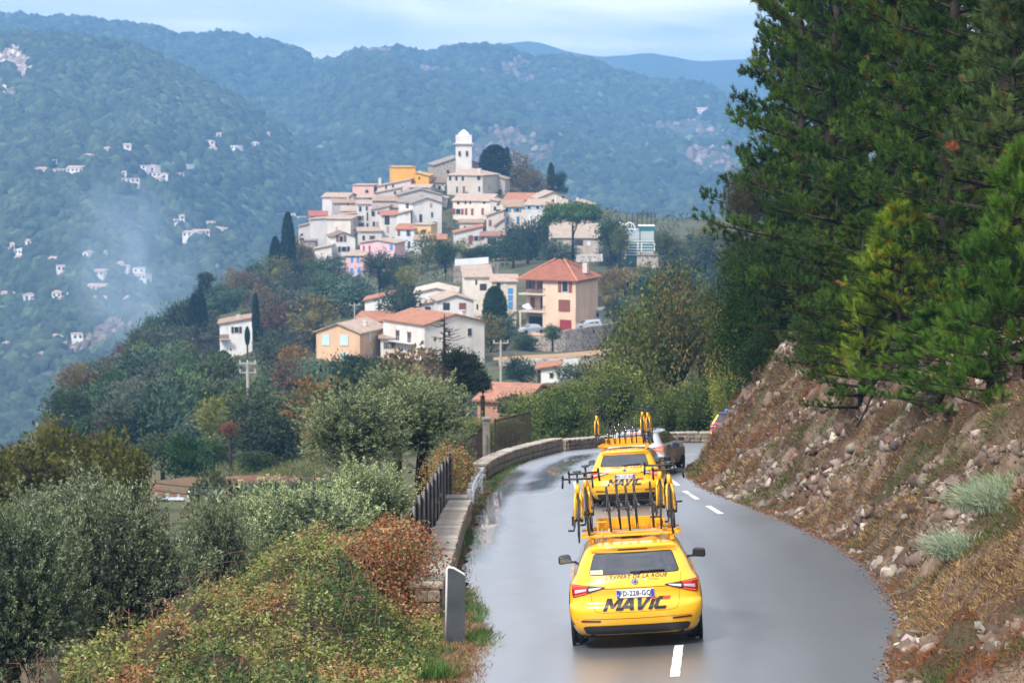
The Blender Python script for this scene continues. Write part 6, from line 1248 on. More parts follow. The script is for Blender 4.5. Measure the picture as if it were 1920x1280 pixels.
def terrace(label, pts, D, h_px, mat, col, th=.8, name='retaining_wall', ext=3):
    """pts: top edge in pixels, each with its own depth"""
    m = MB(); V = []
    for (px, py, d_) in pts: t = P(px, py, d_); hh = h_px*d_/FPX; V += [tuple(t), (t[0], t[1]+th, t[2]), (t[0], t[1]+th, t[2]-hh-ext), (t[0], t[1]-.15, t[2]-hh-ext)]
    n = len(pts); m.add(V, [(i*4+k, i*4+(k+1) % 4, (i+1)*4+(k+1) % 4, (i+1)*4+k) for i in range(n-1) for k in range(4)]+[(3, 2, 1, 0), tuple((n-1)*4+k for k in range(4))])
    o = m.build(name, mat, None, color=col); tag(o, label, 'wall'); return o
terrace('tall grey stone retaining wall under the hip-roofed house', [(994, 632, 386), (1030, 628, 384), (1060, 619, 384), (1090, 615, 386), (1130, 609, 390), (1166, 603, 396)], 386, 44, m_rubble, (.36, .32, .29))
terrace('long low terrace wall below the earth path', [(935, 676, 340), (1000, 673, 336), (1060, 671, 334), (1120, 666, 336), (1178, 660, 340)], 336, 24, m_rubble, (.46, .41, .35))
terrace('white garden wall behind the small hut', [(1041, 676, 305), (1084, 672, 306)], 305, 18, m_plaster, (.70, .69, .67), .3)
terrace('stone terrace wall in front of the umbrella pine', [(1080, 478, 492), (1130, 476, 490)], 490, 9, m_rubble, (.48, .45, .42), .4, ext=.5)
terrace('grey rubble wall below the white sheet fence', [(850, 497, 478), (905, 494, 476), (935, 492, 476)], 478, 22, m_rubble, (.28, .24, .21), .6)
terrace('white panel fence on the terrace left of the two dark olives', [(853, 486, 474), (873, 485, 474), (916, 482, 474)], 474, 11, m_plaster, (.60, .64, .72), .15, name='panel_fence', ext=.1)
pth = MB(); V = []
for (px, y0, y1, d0, d1) in [(925, 675, 670, 341, 349), (980, 673, 666, 338, 347), (1040, 670, 663, 335, 346), (1100, 667, 658, 335, 350), (1180, 659, 650, 341, 356)]: V += [tuple(P(px, y0, d0)), tuple(P(px, y1, d1))]
tag(pth.add(V, [(2*i, 2*i+2, 2*i+3, 2*i+1) for i in range(4)]).build('path', noisy('ochre_path', (.34, .20, .10), (.26, .18, .10), scale=.6, bump=.2), None), 'ochre earth path above the terrace wall', None, None, 'structure')
hl('small white hut with lean-to orange roof among the gardens', 1008, 1046, 692, 719, 272, 'sL', 7, 5, -4, (.70, .69, .66), RO, [(1034, 703, 7, 10, 'd'), (1011, 706, 5, 22, 'k')], cat='hut', name='hut')
hl('low house with faded orange tiled roof nearest the road bend', 895, 978, 752, 775, 190, 'x', 24, 9, -18, (.42, .22, .16), (.42, .20, .135), [(940, 766, 12, 12, 'k')], chim=[(955, .5, 6, 8)])
# --- poles
m_conc = plain('pole_concrete', (.36, .34, .32), .8)
def pole(px, yt, yb, D, label, cross=0, r=.14):
    s = FPX/D; p = P(px, yb, D); e = empty('utility_pole', tuple(p)); tag(e, label, 'utility pole'); h = (yb-yt)/s
    MB().tube([(0, 0, -2), (0, 0, h)], [r*1.2, r*.8], 8).build('shaft', m_conc, e)
    for c in range(cross):
        MB().box((0, 0, h-.15-c*.9), (1.7, .1, .1)).build('crossarm', m_conc, e)
        for q in (-.75, 0, .75): MB().cyl((q, 0, h+.05-c*.9), .06, .25, 'Z', 6).build('insulator', m_frame, e)
    return e, h
pole(465, 678, 748, 240, 'concrete power pole with crossarm on the left slope', 2, .17); pole(939, 640, 722, 262, 'grey utility pole left of the small white hut', 1, .13); pole(597, 538, 560, 470, 'thin concrete pole among the olives left of the golden tree', 0); pole(665, 570, 610, 385, 'utility pole behind the tan house', 1, .11)
pole(97, 768, 822, 300, 'utility pole with crossarm at the far left edge of the hill', 1, .14); pole(70, 793, 818, 300, 'bare short pole left of the one with a crossarm', 0, .12)
mw = plain('wire', (.05, .05, .05), .6)
def wire(a, b, sag, label, n=14, r=.02):
    a, b = P(*a), P(*b); pts = [tuple(a+(b-a)*t-np.array([0, 0, sag*4*t*(1-t)])) for t in np.linspace(0, 1, n)]; o = MB().tube(pts, r, 4).build('power_line', mw, None); tag(o, label, 'power line', 'sagging power lines on the left')
for i in range(3): wire((465, 680+i*4, 240), (-250, 960+i*22, 95), 3, 'sagging power line running down from the concrete pole to the lower left')
for i in range(2): wire((290, 905+i*14, 70), (760, 770+i*16, 105), 1.2, 'power line crossing low in front of the grassy terraces', r=.015)
# --- small road with a guard rail and red cuttings, lower left
def px_quad_strip(name, rows, mat, **k):
    V, F = [], []; m_ = len(rows[0])
    for r_ in rows: V += [tuple(P(*q)) for q in r_]
    F = [(i*m_+j, i*m_+j+1, (i+1)*m_+j+1, (i+1)*m_+j) for i in range(len(rows)-1) for j in range(m_-1)]
    return MB().add(V, F).build(name, mat, None, smooth=True)
m_red = noisy('red_earth', (.13, .055, .03), (.20, .10, .06), scale=.9, bump=1, bscale=3, bdist=.3, rgb3=(.12, .09, .04))
cut = px_quad_strip('earth_cutting', [[(250, 905, 133), (300, 900, 136), (360, 893, 139), (420, 893, 139), (480, 890, 141), (540, 893, 141), (600, 895, 141)], [(250, 932, 128), (300, 930, 131), (360, 932, 133), (420, 932, 134), (480, 932, 135), (540, 935, 135), (600, 938, 135)]], m_red); tag(cut, 'red earth cutting above the small road at the lower left', None, None, 'structure')
sr = px_quad_strip('lower_road', [[(230, 932, 128), (300, 931, 131), (360, 932, 133), (450, 932, 134), (600, 938, 135)], [(230, 941, 121), (300, 940, 124), (360, 941, 126), (450, 942, 127), (600, 948, 128)]], m_road); tag(sr, 'small road crossing below the olive grove', None, None, 'structure')
cut2 = px_quad_strip('earth_bank', [[(230, 941, 121), (300, 940, 124), (360, 941, 126), (450, 942, 127), (600, 948, 128)], [(230, 962, 117), (300, 960, 119), (360, 962, 121), (450, 970, 122), (600, 990, 122)]], m_red); tag(cut2, 'red earth bank below the small road', None, None, 'structure')
gr2 = empty('guard_rail', tuple(P(325, 938, 123))); tag(gr2, 'pale guard rail along the small road at the lower left', 'guard rail')
MB().tube([tuple(P(270+i*22, 936.5, 122.5+i*.6)-P(325, 938, 123)) for i in range(6)], .13, 4).build('rail', m_galv, gr2)
for i in range(6): MB().box(tuple(P(272+i*21, 939, 122.6+i*.6)-P(325, 938, 123)), (.12, .12, .8)).build('post', m_galv, gr2)
sg = MB().box((0, 0, 0), (.5, .3, .32)).build('meter_box', m_white, None, loc=tuple(P(361, 927, 126)), bevel=.03); tag(sg, 'small white box beside the guard rail of the small road', 'box')
# --- villas on the mountainside across the valley
VG = 'small white villas on the mountainside across the valley'
r = random.Random(3)
Xw, Yw, Zw, T_, PX_ = MTN['spur']; Xm, Ym, Zm, Tm, PXm = MTN['main']
def mtn_hit(key, px, py):
    Xq, Yq, Zq, Tq, PXq = MTN[key]; i = int(np.clip(np.interp(px, PXq[:, 0], np.arange(len(PXq))), 0, len(PXq)-1)); qx, qy, qd = proj(Xq[i], Yq[i], Zq[i]); best = None
    for j in range(len(qy)-1):
        if (qy[j]-py)*(qy[j+1]-py) <= 0 and Tq[i, j] < 1: t = (py-qy[j])/(qy[j+1]-qy[j]+1e-9); return qd[j]+(qd[j+1]-qd[j])*t
    return None
def vlab(px, py):
    a = 'near the top of the scattered villas' if py < 350 else 'in the middle band of villas' if py < 530 else 'low in the valley'
    b = 'at the left edge' if px < 70 else 'left of the drifting smoke' if px < 180 else 'beside the drifting smoke' if px < 300 else 'right of the drifting smoke' if px < 700 else 'far right behind the village'
    return a, b
for (px, py, wpx) in VIL:
    D = mtn_hit('spur', px, py) if px < 560 else None
    D = D or mtn_hit('main', px, py) or 1900
    D -= 14; s = FPX/D; a, b = vlab(px, py); W_ = wpx/s*1.1; hp_ = r.uniform(8, 12)*(1+.2*(py > 450)); H = hp_/s; p = P(px, py+hp_/2-1, D)
    kind = 'long low' if wpx > 27 else 'small' if wpx < 13 else 'mid-sized'
    e = empty('villa', tuple(p), (0, 0, r.uniform(-.4, .4))); wc = r.choice([(.84, .80, .76), (.80, .72, .66), (.86, .84, .83), (.78, .70, .66)]); dp = r.uniform(7, 10); rg = r.choice(['x', 'x', 'y', 'flat'] if wpx < 30 else ['x', 'flat'])
    lab = 'pale %s villa %s, %s' % (kind, a, b); tag(e, lab, 'villa', lab.replace('villa ', 'villas ', 1)[:70])
    wallbox(W_, dp, H*.75, 4, rg, H*.3).build('wall', m_plaster, e, color=wc); link('roof', roof_slabs(W_, dp, H*.75, rg, H*.3, .3), e, color=(.55, .38, .30))
    nw = max(1, int(wpx/7))
    for i in range(nw): ubox('window', m_dark, e, (W_*((i+.5)/nw-.5), -.02, H*.42), (1.3, .08, 1.5))
# ================================================================ NEAR PLANTS, LEFT SIDE
def olive_near(seed, R=2.2, nc=620, nl=62, sz=1.0):
    d = rand_dir(nc); rad = rng.uniform(.55, 1, (nc, 1))*(.62+.55*vnoise(d[:, 0]*2+seed, d[:, 1]*2+d[:, 2]*2+3, seed, 3)[:, None]); c = d*rad*R*np.array([1, 1, sz]); c[:, 2] += R*sz
    ax = unitv(d+np.array([0, 0, .9])+rng.normal(size=d.shape)*.4)           # each clump is an upright spray of leaves
    Ls = rng.uniform(.25, .62, nc)*R/2.2; i = np.repeat(np.arange(nc), nl); t = rng.uniform(0, 1, len(i))
    p = c[i]+ax[i]*(t*Ls[i])[:, None]+rng.normal(size=(len(i), 3))*(.055*(1.2-t))[:, None]; dr = unitv(ax[i]*1.0+rng.normal(size=p.shape)*.6)
    g = np.exp(rng.normal(0, .22, (len(i), 1))); silver = rng.random(len(i)) < .20
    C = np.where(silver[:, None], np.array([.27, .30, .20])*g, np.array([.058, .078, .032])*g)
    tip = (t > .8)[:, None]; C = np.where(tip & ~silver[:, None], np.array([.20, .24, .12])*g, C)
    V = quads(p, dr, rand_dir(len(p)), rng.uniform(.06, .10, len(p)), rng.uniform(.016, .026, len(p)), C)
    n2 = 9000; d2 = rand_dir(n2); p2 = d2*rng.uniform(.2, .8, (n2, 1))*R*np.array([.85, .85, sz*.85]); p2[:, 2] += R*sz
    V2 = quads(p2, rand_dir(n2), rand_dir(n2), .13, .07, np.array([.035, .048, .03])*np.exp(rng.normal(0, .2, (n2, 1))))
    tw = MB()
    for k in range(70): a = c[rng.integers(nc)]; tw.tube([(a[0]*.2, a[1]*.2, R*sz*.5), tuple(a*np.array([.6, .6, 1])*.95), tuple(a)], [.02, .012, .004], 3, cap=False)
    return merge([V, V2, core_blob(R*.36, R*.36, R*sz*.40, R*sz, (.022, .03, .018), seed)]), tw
ON = []
for s_ in range(3):
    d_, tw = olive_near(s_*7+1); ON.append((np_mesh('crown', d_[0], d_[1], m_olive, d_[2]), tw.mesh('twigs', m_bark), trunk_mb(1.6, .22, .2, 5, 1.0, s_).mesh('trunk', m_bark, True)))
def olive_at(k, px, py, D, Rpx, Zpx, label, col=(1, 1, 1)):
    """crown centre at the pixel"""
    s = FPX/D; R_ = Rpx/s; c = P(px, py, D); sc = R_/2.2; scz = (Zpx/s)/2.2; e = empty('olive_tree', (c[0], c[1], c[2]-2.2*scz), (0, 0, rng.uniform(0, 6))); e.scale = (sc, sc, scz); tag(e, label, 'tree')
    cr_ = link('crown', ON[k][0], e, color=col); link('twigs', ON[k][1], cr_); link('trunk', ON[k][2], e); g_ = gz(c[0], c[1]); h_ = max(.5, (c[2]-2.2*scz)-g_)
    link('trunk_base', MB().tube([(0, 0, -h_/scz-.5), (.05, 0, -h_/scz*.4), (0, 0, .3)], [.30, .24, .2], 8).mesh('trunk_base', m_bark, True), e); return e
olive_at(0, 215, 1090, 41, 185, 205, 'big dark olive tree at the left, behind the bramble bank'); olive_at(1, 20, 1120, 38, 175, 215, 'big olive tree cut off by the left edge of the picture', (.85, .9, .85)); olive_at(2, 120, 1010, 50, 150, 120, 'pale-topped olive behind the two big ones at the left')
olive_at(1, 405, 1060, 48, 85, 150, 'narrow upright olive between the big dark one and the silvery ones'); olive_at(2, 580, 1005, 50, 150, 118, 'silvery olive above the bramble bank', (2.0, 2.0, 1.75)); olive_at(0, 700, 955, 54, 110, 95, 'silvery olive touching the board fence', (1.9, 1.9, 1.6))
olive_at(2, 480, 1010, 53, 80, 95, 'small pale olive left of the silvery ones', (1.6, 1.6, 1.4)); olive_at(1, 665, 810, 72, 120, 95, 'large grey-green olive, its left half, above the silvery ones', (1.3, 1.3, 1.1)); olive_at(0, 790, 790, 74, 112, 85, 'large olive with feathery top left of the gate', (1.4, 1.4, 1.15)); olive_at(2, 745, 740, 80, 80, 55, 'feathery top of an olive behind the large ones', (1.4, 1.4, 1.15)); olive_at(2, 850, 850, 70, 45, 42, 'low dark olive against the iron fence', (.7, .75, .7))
# yellow-green shrubs at the far left
for i, (px, py, D, w_, h_) in enumerate([(40, 960, 100, 110, 120), (115, 955, 102, 120, 135), (190, 950, 100, 120, 125), (245, 960, 92, 80, 110), (-10, 965, 92, 90, 100)]):
    tree_px('oak%d' % (i % 3), px, py, D, w_, h_, (.105, .105, .022), ['olive-yellow bushy tree second from the left in the low row', 'tallest olive-yellow bushy tree of the low row at the left', 'olive-yellow bushy tree third in the low row at the left', 'olive-yellow bushy tree at the right end of the low row', 'olive-yellow bushy tree cut by the left edge'][i], name='bushy_tree')
for (k, px, py, D, w_, h_, c, lab) in [('oak1', 350, 905, 150, 84, 78, (.035, .085, .03), 'deep green bush above the red cutting'), ('oak0', 432, 818, 190, 36, 24, (.24, .10, .05), 'rust-red little bush on the grassy terraces'), ('oak2', 480, 890, 165, 60, 40, (.05, .09, .03), 'green bush at the foot of the grassy terraces'), ('oak0', 400, 870, 175, 50, 40, GR, 'green bush left of the grassy terraces'), ('olive0', 305, 880, 170, 80, 70, OL, 'grey-green olive left of the deep green bush'), ('olive2', 470, 800, 200, 90, 70, OL, 'round olive above the grassy terraces')]:
    tree_px(k, px, py, D, w_, h_, c, lab, name='bush', cat='bush')
for i, (px, py, D, w_, h_) in enumerate([(300, 968, 112, 50, 34), (345, 972, 112, 60, 30), (400, 955, 114, 70, 70), (430, 968, 112, 60, 48), (560, 962, 112, 70, 60), (240, 965, 112, 60, 60)]):
    tree_px(['olive1', 'oak0', 'olive3', 'oak1', 'olive0', 'oak2'][i], px, py, D, w_, h_, [OL, GR, OL, (.05, .08, .025), OL, (.06, .075, .02)][i], ['low olive bush in front of the guard rail', 'small green bush right of the guard rail', 'grey-green olive hiding the middle of the red cutting', 'green bush in front of the middle of the red cutting', 'olive at the right end of the red cutting', 'olive-green bush at the left end of the guard rail'][i], name='bush', cat='bush')
# grassy terrace slope
def grass_stuff(name, Pn, Ln, cols, label, wd=.012, spread=.5, parent=None, up=1.0):
    n = len(Pn); d = unitv(np.stack([rng.normal(0, spread, n), rng.normal(0, spread, n), np.full(n, up)], 1)); V = quads(Pn, d, rand_dir(n), Ln, wd, cols, mid=.3)
    o = link(name, np_mesh(name, V[0], V[1], leafmat('grass_blades', use_obj=False, trans=.2, rough=.7, spec=.2), V[2]), parent)
    if label: tag(o, label, None, None, 'stuff')
    return o
n = 26000; px = rng.uniform(350, 600, n); Yr = rng.uniform(140, 200, n); X = (px-960)/FPX*Yr; Z = ground(X, Yr); grass_stuff('terrace_grass', np.stack([X, Yr, Z], 1), rng.uniform(.3, .7, n), tint(n, (1, 1, 1), .25, .06, [(.11, .13, .04), (.19, .16, .06), (.07, .10, .03)], [.4, .3, .3]), 'rough grass on the terraces at the lower left', .10, .5)
# bramble bank
def mound(x, y):
    dl = xl(y)-x; cr_ = np.interp(y, [22, 28, 30, 33, 36, 39, 41, 42.5, 46], [.1, .15, .22, .40, .72, .98, 1.05, .7, .1]); top = np.interp(y, [24, 30, 36, 40], [3.0, 3.0, 2.6, 1.6])
    up = np.clip((dl-np.interp(y, [30, 37, 39], [.9, .75, .65]))/1.4, 0, 1); up = up*up*(3-2*up); dn = np.clip(dl-top-np.interp(y, [24, 33, 36, 40], [3.0, 1.8, .8, 1.0]), 0, 30)
    return zroad(xl(y), y)+cr_*up-dn*.75+(vnoise(x*1.1, y*.9, 41, 3)-.5)*1.15*up-.1+(vnoise(x*3, y*3, 42, 2)-.5)*.15
X, Y = np.meshgrid(np.linspace(-14, .2, 110), np.linspace(20, 44.5, 130)); Xs = np.minimum(X, xl(Y)-.25); Z = mound(Xs, Y)
m_under2 = noisy('bramble_litter', (.018, .017, .009), (.05, .032, .016), scale=3, bump=1, bscale=10, bdist=.08)
bb = link('bramble_bank', grid_mesh('bramble_bank', Xs, Y, Z, m_under2)); tag(bb, 'bank of brambles and red creeper left of the road', None, None, 'stuff')
n = 150000; y = 24.5+rng.uniform(0, 1, n)**1.15*19.5; x = xl(y)-np.abs(rng.uniform(.55, 8.5, n)); m = (x > -.16*y-.9); m &= ~((y > 38.2) & (x > -1.75)); m &= (vnoise(x*1.5, y*1.2, 58, 3)+rng.normal(0, .05, n) > .27); x, y = x[m], y[m]; n = len(x)
z = mound(x, y)+(rng.uniform(0, 1, n)**1.5)*.42*(.15+1.4*vnoise(x*1.6, y*1.6, 44, 3)**1.5); k1 = vnoise(x*.9, y*.7, 51, 3); k2 = vnoise(x*.8+9, y*.6, 52, 3)
nearf = np.clip((y-35)/4, 0, 1)*np.clip((x+3.4)/1.2, 0, 1); reds = (k1 > .68-.30*nearf); dk = (k2 > .60)
pal = np.array([(.17, .19, .045), (.21, .21, .06), (.09, .13, .03), (.26, .115, .045), (.30, .19, .09), (.05, .085, .02)]); a = np.clip(.25+(vnoise(x*2.2, y*1.8, 57, 3)-.28)*1.15+rng.normal(0, .16, n), 0, .999)
idx = np.where(reds, np.where(a < .62, 3, np.where(a < .85, 4, 1)), np.where(dk, np.where(a < .6, 5, 2), np.where(a < .42, 0, np.where(a < .68, 1, np.where(a < .86, 2, 4)))))
C = pal[idx]*np.exp(rng.normal(0, .28, (n, 1)))*(1+rng.normal(0, .06, (n, 3))); C = np.clip(C, .01, .8)
V = quads(np.stack([x, y, z], 1), unitv(np.stack([rng.normal(0, .7, n), rng.normal(0, .7, n), rng.uniform(-.2, .8, n)], 1)), rand_dir(n), rng.uniform(.03, .09, n), rng.uniform(.018, .045, n), C)
link('bramble_leaves', np_mesh('bramble_leaves', V[0], V[1], leafmat('bramble_leaf', use_obj=False, trans=.25, rough=.5), V[2]), bb)
st = MB(); r = random.Random(4)
for i in range(420):
    yy = r.uniform(27, 41); xx = float(xl(yy))-r.uniform(1.0, 6); zz = float(mound(np.array(xx), np.array(yy))); a = r.uniform(0, 6.28); l = r.uniform(.2, .6); st.tube([(xx, yy, zz), (xx+math.cos(a)*l*.3, yy+math.sin(a)*l*.3, zz+l*.8), (xx+math.cos(a)*l*.9, yy+math.sin(a)*l*.9, zz+l*.7)], [.005, .004, .002], 3, cap=False)
link('bramble_stems', st.mesh('bramble_stems', plain('stem', (.16, .07, .04), .8)), bb)
# creeper hanging over the near fence post and the far end of the board fence
def creeper(cx, cy, sx, sy, hz, n, label, redf=.6):
    x = cx+rng.normal(0, sx, n); y = cy+rng.normal(0, sy, n); z0 = zroad(x, y); t = rng.uniform(0, 1, n); z = z0+hz*t*(1-.25*((x-cx)/sx/2)**2)+rng.normal(0, .06, n); a = rng.random(n); C = np.where((a < redf)[:, None], np.array([.26, .10, .045]), np.array([.17, .17, .05]))*np.exp(rng.normal(0, .3, (n, 1)))
    V = quads(np.stack([x, y, z], 1), rand_dir(n), rand_dir(n), rng.uniform(.04, .085, n), rng.uniform(.025, .05, n), C); o = link('creeper', np_mesh('creeper', V[0], V[1], leafmat('bramble_leaf', use_obj=False), V[2])); tag(o, label, 'creeper'); return o
creeper(-2.0, 39.6, .38, .8, 1.55, 11000, 'red and orange creeper covering the near end of the fence', .7); creeper(-1.75, 66.5, .35, 2.0, 1.7, 8500, 'yellow and red creeper behind the crash barrier', .45); creeper(-1.75, 74.5, .3, 2.2, 1.3, 2500, 'green-yellow creeper on the iron fence', .3)
# verge grass, needles and litter
n = 30000; y = rng.uniform(24, 43, n); x = xl(y)-rng.uniform(-.35, 1.5, n)*rng.uniform(.3, 1, n)-.0; x = x-.12*(vnoise(y*1.7, y*0, 3, 3)-.3); m = ~((y > 38.2) & (x > -1.75) & (x < -1.13)); x, y = x[m], y[m]; n = len(x)
z = np.maximum(zroad(x, y)+.0, mound(np.minimum(x, xl(y)-.25), y)*1.0)*1.0; gk = vnoise(x*2.2, y*1.3, 61, 3)
C = np.where((gk > .60)[:, None], np.array([.09, .14, .04]), np.where((gk < .42)[:, None], np.array([.20, .085, .04]), np.array([.24, .16, .08])))*np.exp(rng.normal(0, .3, (n, 1)))
grass_stuff('verge_grass', np.stack([x, y, z-.01], 1), np.where(gk > .60, rng.uniform(.06, .20, n), rng.uniform(.03, .09, n)), C, 'dry grass and pine needles on the left verge', .010, .9)
n = 5000; y = rng.uniform(39, 92, n); x = xl(y)-.18+np.abs(rng.normal(0, .14, n)); z = zroad(x, y)+.004; gk = vnoise(y*.9, y*0, 66, 3); C = np.where((gk > .55)[:, None], np.array([.07, .12, .035]), np.array([.20, .10, .05]))*np.exp(rng.normal(0, .3, (n, 1)))
grass_stuff('wall_foot_weeds', np.stack([x, y, z], 1), np.where(gk > .55, rng.uniform(.06, .26, n), rng.uniform(.03, .06, n)), C, 'weeds and fallen leaves along the foot of the parapets', .014, .8)
def tuft(x, y, z, n, L_, col, label, name='grass_tuft', spread=.45, wd=.012, r_=.12, cat='grass tuft', grp=None):
    P_ = np.stack([x+rng.normal(0, r_, n), y+rng.normal(0, r_, n), np.full(n, z)-.03], 1); o = grass_stuff(name, P_, rng.uniform(.5, 1, n)*L_, tint(n, col, .25), None, wd, spread); tag(o, label, cat, grp); return o
tuft(-.98, 31.2, float(zroad(-.9, 31.2)), 420, .36, (.07, .14, .03), 'bright green grass tuft at the lower edge of the left verge'); tuft(-.45, 36.0, float(zroad(-.5, 36)), 130, .18, (.09, .13, .04), 'small green tuft on the asphalt edge right of the marker post', r_=.06); tuft(-.97, 38.3, float(zroad(-1, 38.3)), 260, .25, (.07, .13, .035), 'green weeds between the marker post and the parapet', r_=.10)
# dead conifer and dark pine behind the left olives
dc = empty('dead_conifer', tuple(P(833, 720, 150))); tag(dc, 'bare dead conifer with dark branches in front of the orange-roofed house', 'tree'); s = FPX/150; h = 132/s
MB().tube([(0, 0, -4), (0, 0, h*.5), (.02, 0, h)], [.16, .11, .03], 7).build('trunk', m_iron, dc); r = random.Random(8); br = MB()
for i in range(46):
    z = h*(.08+.86*(i/46)); a = r.uniform(0, 6.28); l = (1-z/h)*2.7+.35; l *= r.uniform(.6, 1.1); q = [(0, 0, z), (math.cos(a)*l*.5, math.sin(a)*l*.5, z-.05*l), (math.cos(a)*l, math.sin(a)*l, z+.10*l)]
    b1 = MB().tube(q, [.04, .025, .008], 4)
    for k in range(5): t = .35+.13*k; b_ = a+r.choice((-1, 1))*.9; p0 = np.array(q[0])*(1-t)+np.array(q[2])*t; b1.tube([tuple(p0), (p0[0]+math.cos(b_)*l*.25, p0[1]+math.sin(b_)*l*.25, p0[2]+.02)], [.014, .004], 3, cap=False)
    b1.build('branch', m_iron, dc)
tree_px('pine0', 868, 765, 140, 96, 110, (.022, .030, .014), 'dark low pine right of the dead conifer', name='pine_tree'); tree_px('pine1', 905, 745, 150, 40, 50, (.028, .034, .016), 'small dark pine beside the low one', name='pine_tree')
# trees and shrubs beyond the bend
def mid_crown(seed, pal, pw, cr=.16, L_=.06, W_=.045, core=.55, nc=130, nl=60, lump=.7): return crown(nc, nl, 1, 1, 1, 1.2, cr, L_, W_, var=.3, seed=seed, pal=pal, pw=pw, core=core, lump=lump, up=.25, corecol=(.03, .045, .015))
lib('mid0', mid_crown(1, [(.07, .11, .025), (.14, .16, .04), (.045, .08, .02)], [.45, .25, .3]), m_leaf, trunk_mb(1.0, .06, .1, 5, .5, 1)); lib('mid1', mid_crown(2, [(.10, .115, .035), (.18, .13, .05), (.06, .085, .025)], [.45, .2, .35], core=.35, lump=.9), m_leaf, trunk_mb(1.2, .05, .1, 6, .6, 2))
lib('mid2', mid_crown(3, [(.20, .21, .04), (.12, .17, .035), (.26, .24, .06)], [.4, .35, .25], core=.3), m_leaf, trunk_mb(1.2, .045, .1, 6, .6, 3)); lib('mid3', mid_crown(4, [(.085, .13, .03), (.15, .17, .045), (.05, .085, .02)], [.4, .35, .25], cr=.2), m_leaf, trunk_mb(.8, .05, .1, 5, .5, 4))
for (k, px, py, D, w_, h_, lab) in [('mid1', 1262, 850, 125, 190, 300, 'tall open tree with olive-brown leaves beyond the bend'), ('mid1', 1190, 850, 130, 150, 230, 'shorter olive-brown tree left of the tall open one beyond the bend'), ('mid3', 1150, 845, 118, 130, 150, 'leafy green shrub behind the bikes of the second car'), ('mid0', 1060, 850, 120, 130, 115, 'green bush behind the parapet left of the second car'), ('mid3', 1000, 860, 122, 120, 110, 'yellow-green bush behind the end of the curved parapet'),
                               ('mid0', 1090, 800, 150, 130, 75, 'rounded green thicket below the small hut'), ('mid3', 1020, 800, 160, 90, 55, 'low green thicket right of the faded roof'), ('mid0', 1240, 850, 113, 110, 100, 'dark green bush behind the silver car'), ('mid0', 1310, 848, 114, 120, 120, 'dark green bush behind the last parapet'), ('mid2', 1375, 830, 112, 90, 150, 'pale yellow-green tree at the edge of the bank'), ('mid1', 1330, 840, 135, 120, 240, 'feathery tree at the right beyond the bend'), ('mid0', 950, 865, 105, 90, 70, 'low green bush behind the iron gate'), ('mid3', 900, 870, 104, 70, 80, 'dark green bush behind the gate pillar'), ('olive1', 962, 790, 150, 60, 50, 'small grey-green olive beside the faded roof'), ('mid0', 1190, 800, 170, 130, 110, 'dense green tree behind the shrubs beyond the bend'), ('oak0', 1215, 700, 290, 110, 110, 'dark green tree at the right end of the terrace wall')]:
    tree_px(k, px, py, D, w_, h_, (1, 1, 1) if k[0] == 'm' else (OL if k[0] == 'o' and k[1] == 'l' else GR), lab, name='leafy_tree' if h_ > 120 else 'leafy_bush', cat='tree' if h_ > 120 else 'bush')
n = 5000; px_ = rng.uniform(1000, 1120, n); D_ = rng.uniform(175, 215, n); Xr = (px_-960)/FPX*D_; zz = ground(Xr, D_); grass_stuff('reeds', np.stack([Xr, D_, zz], 1), rng.uniform(1.2, 2.2, n), tint(n, (.26, .21, .11), .25), 'tall dry reeds above the green thicket', .10, .18)

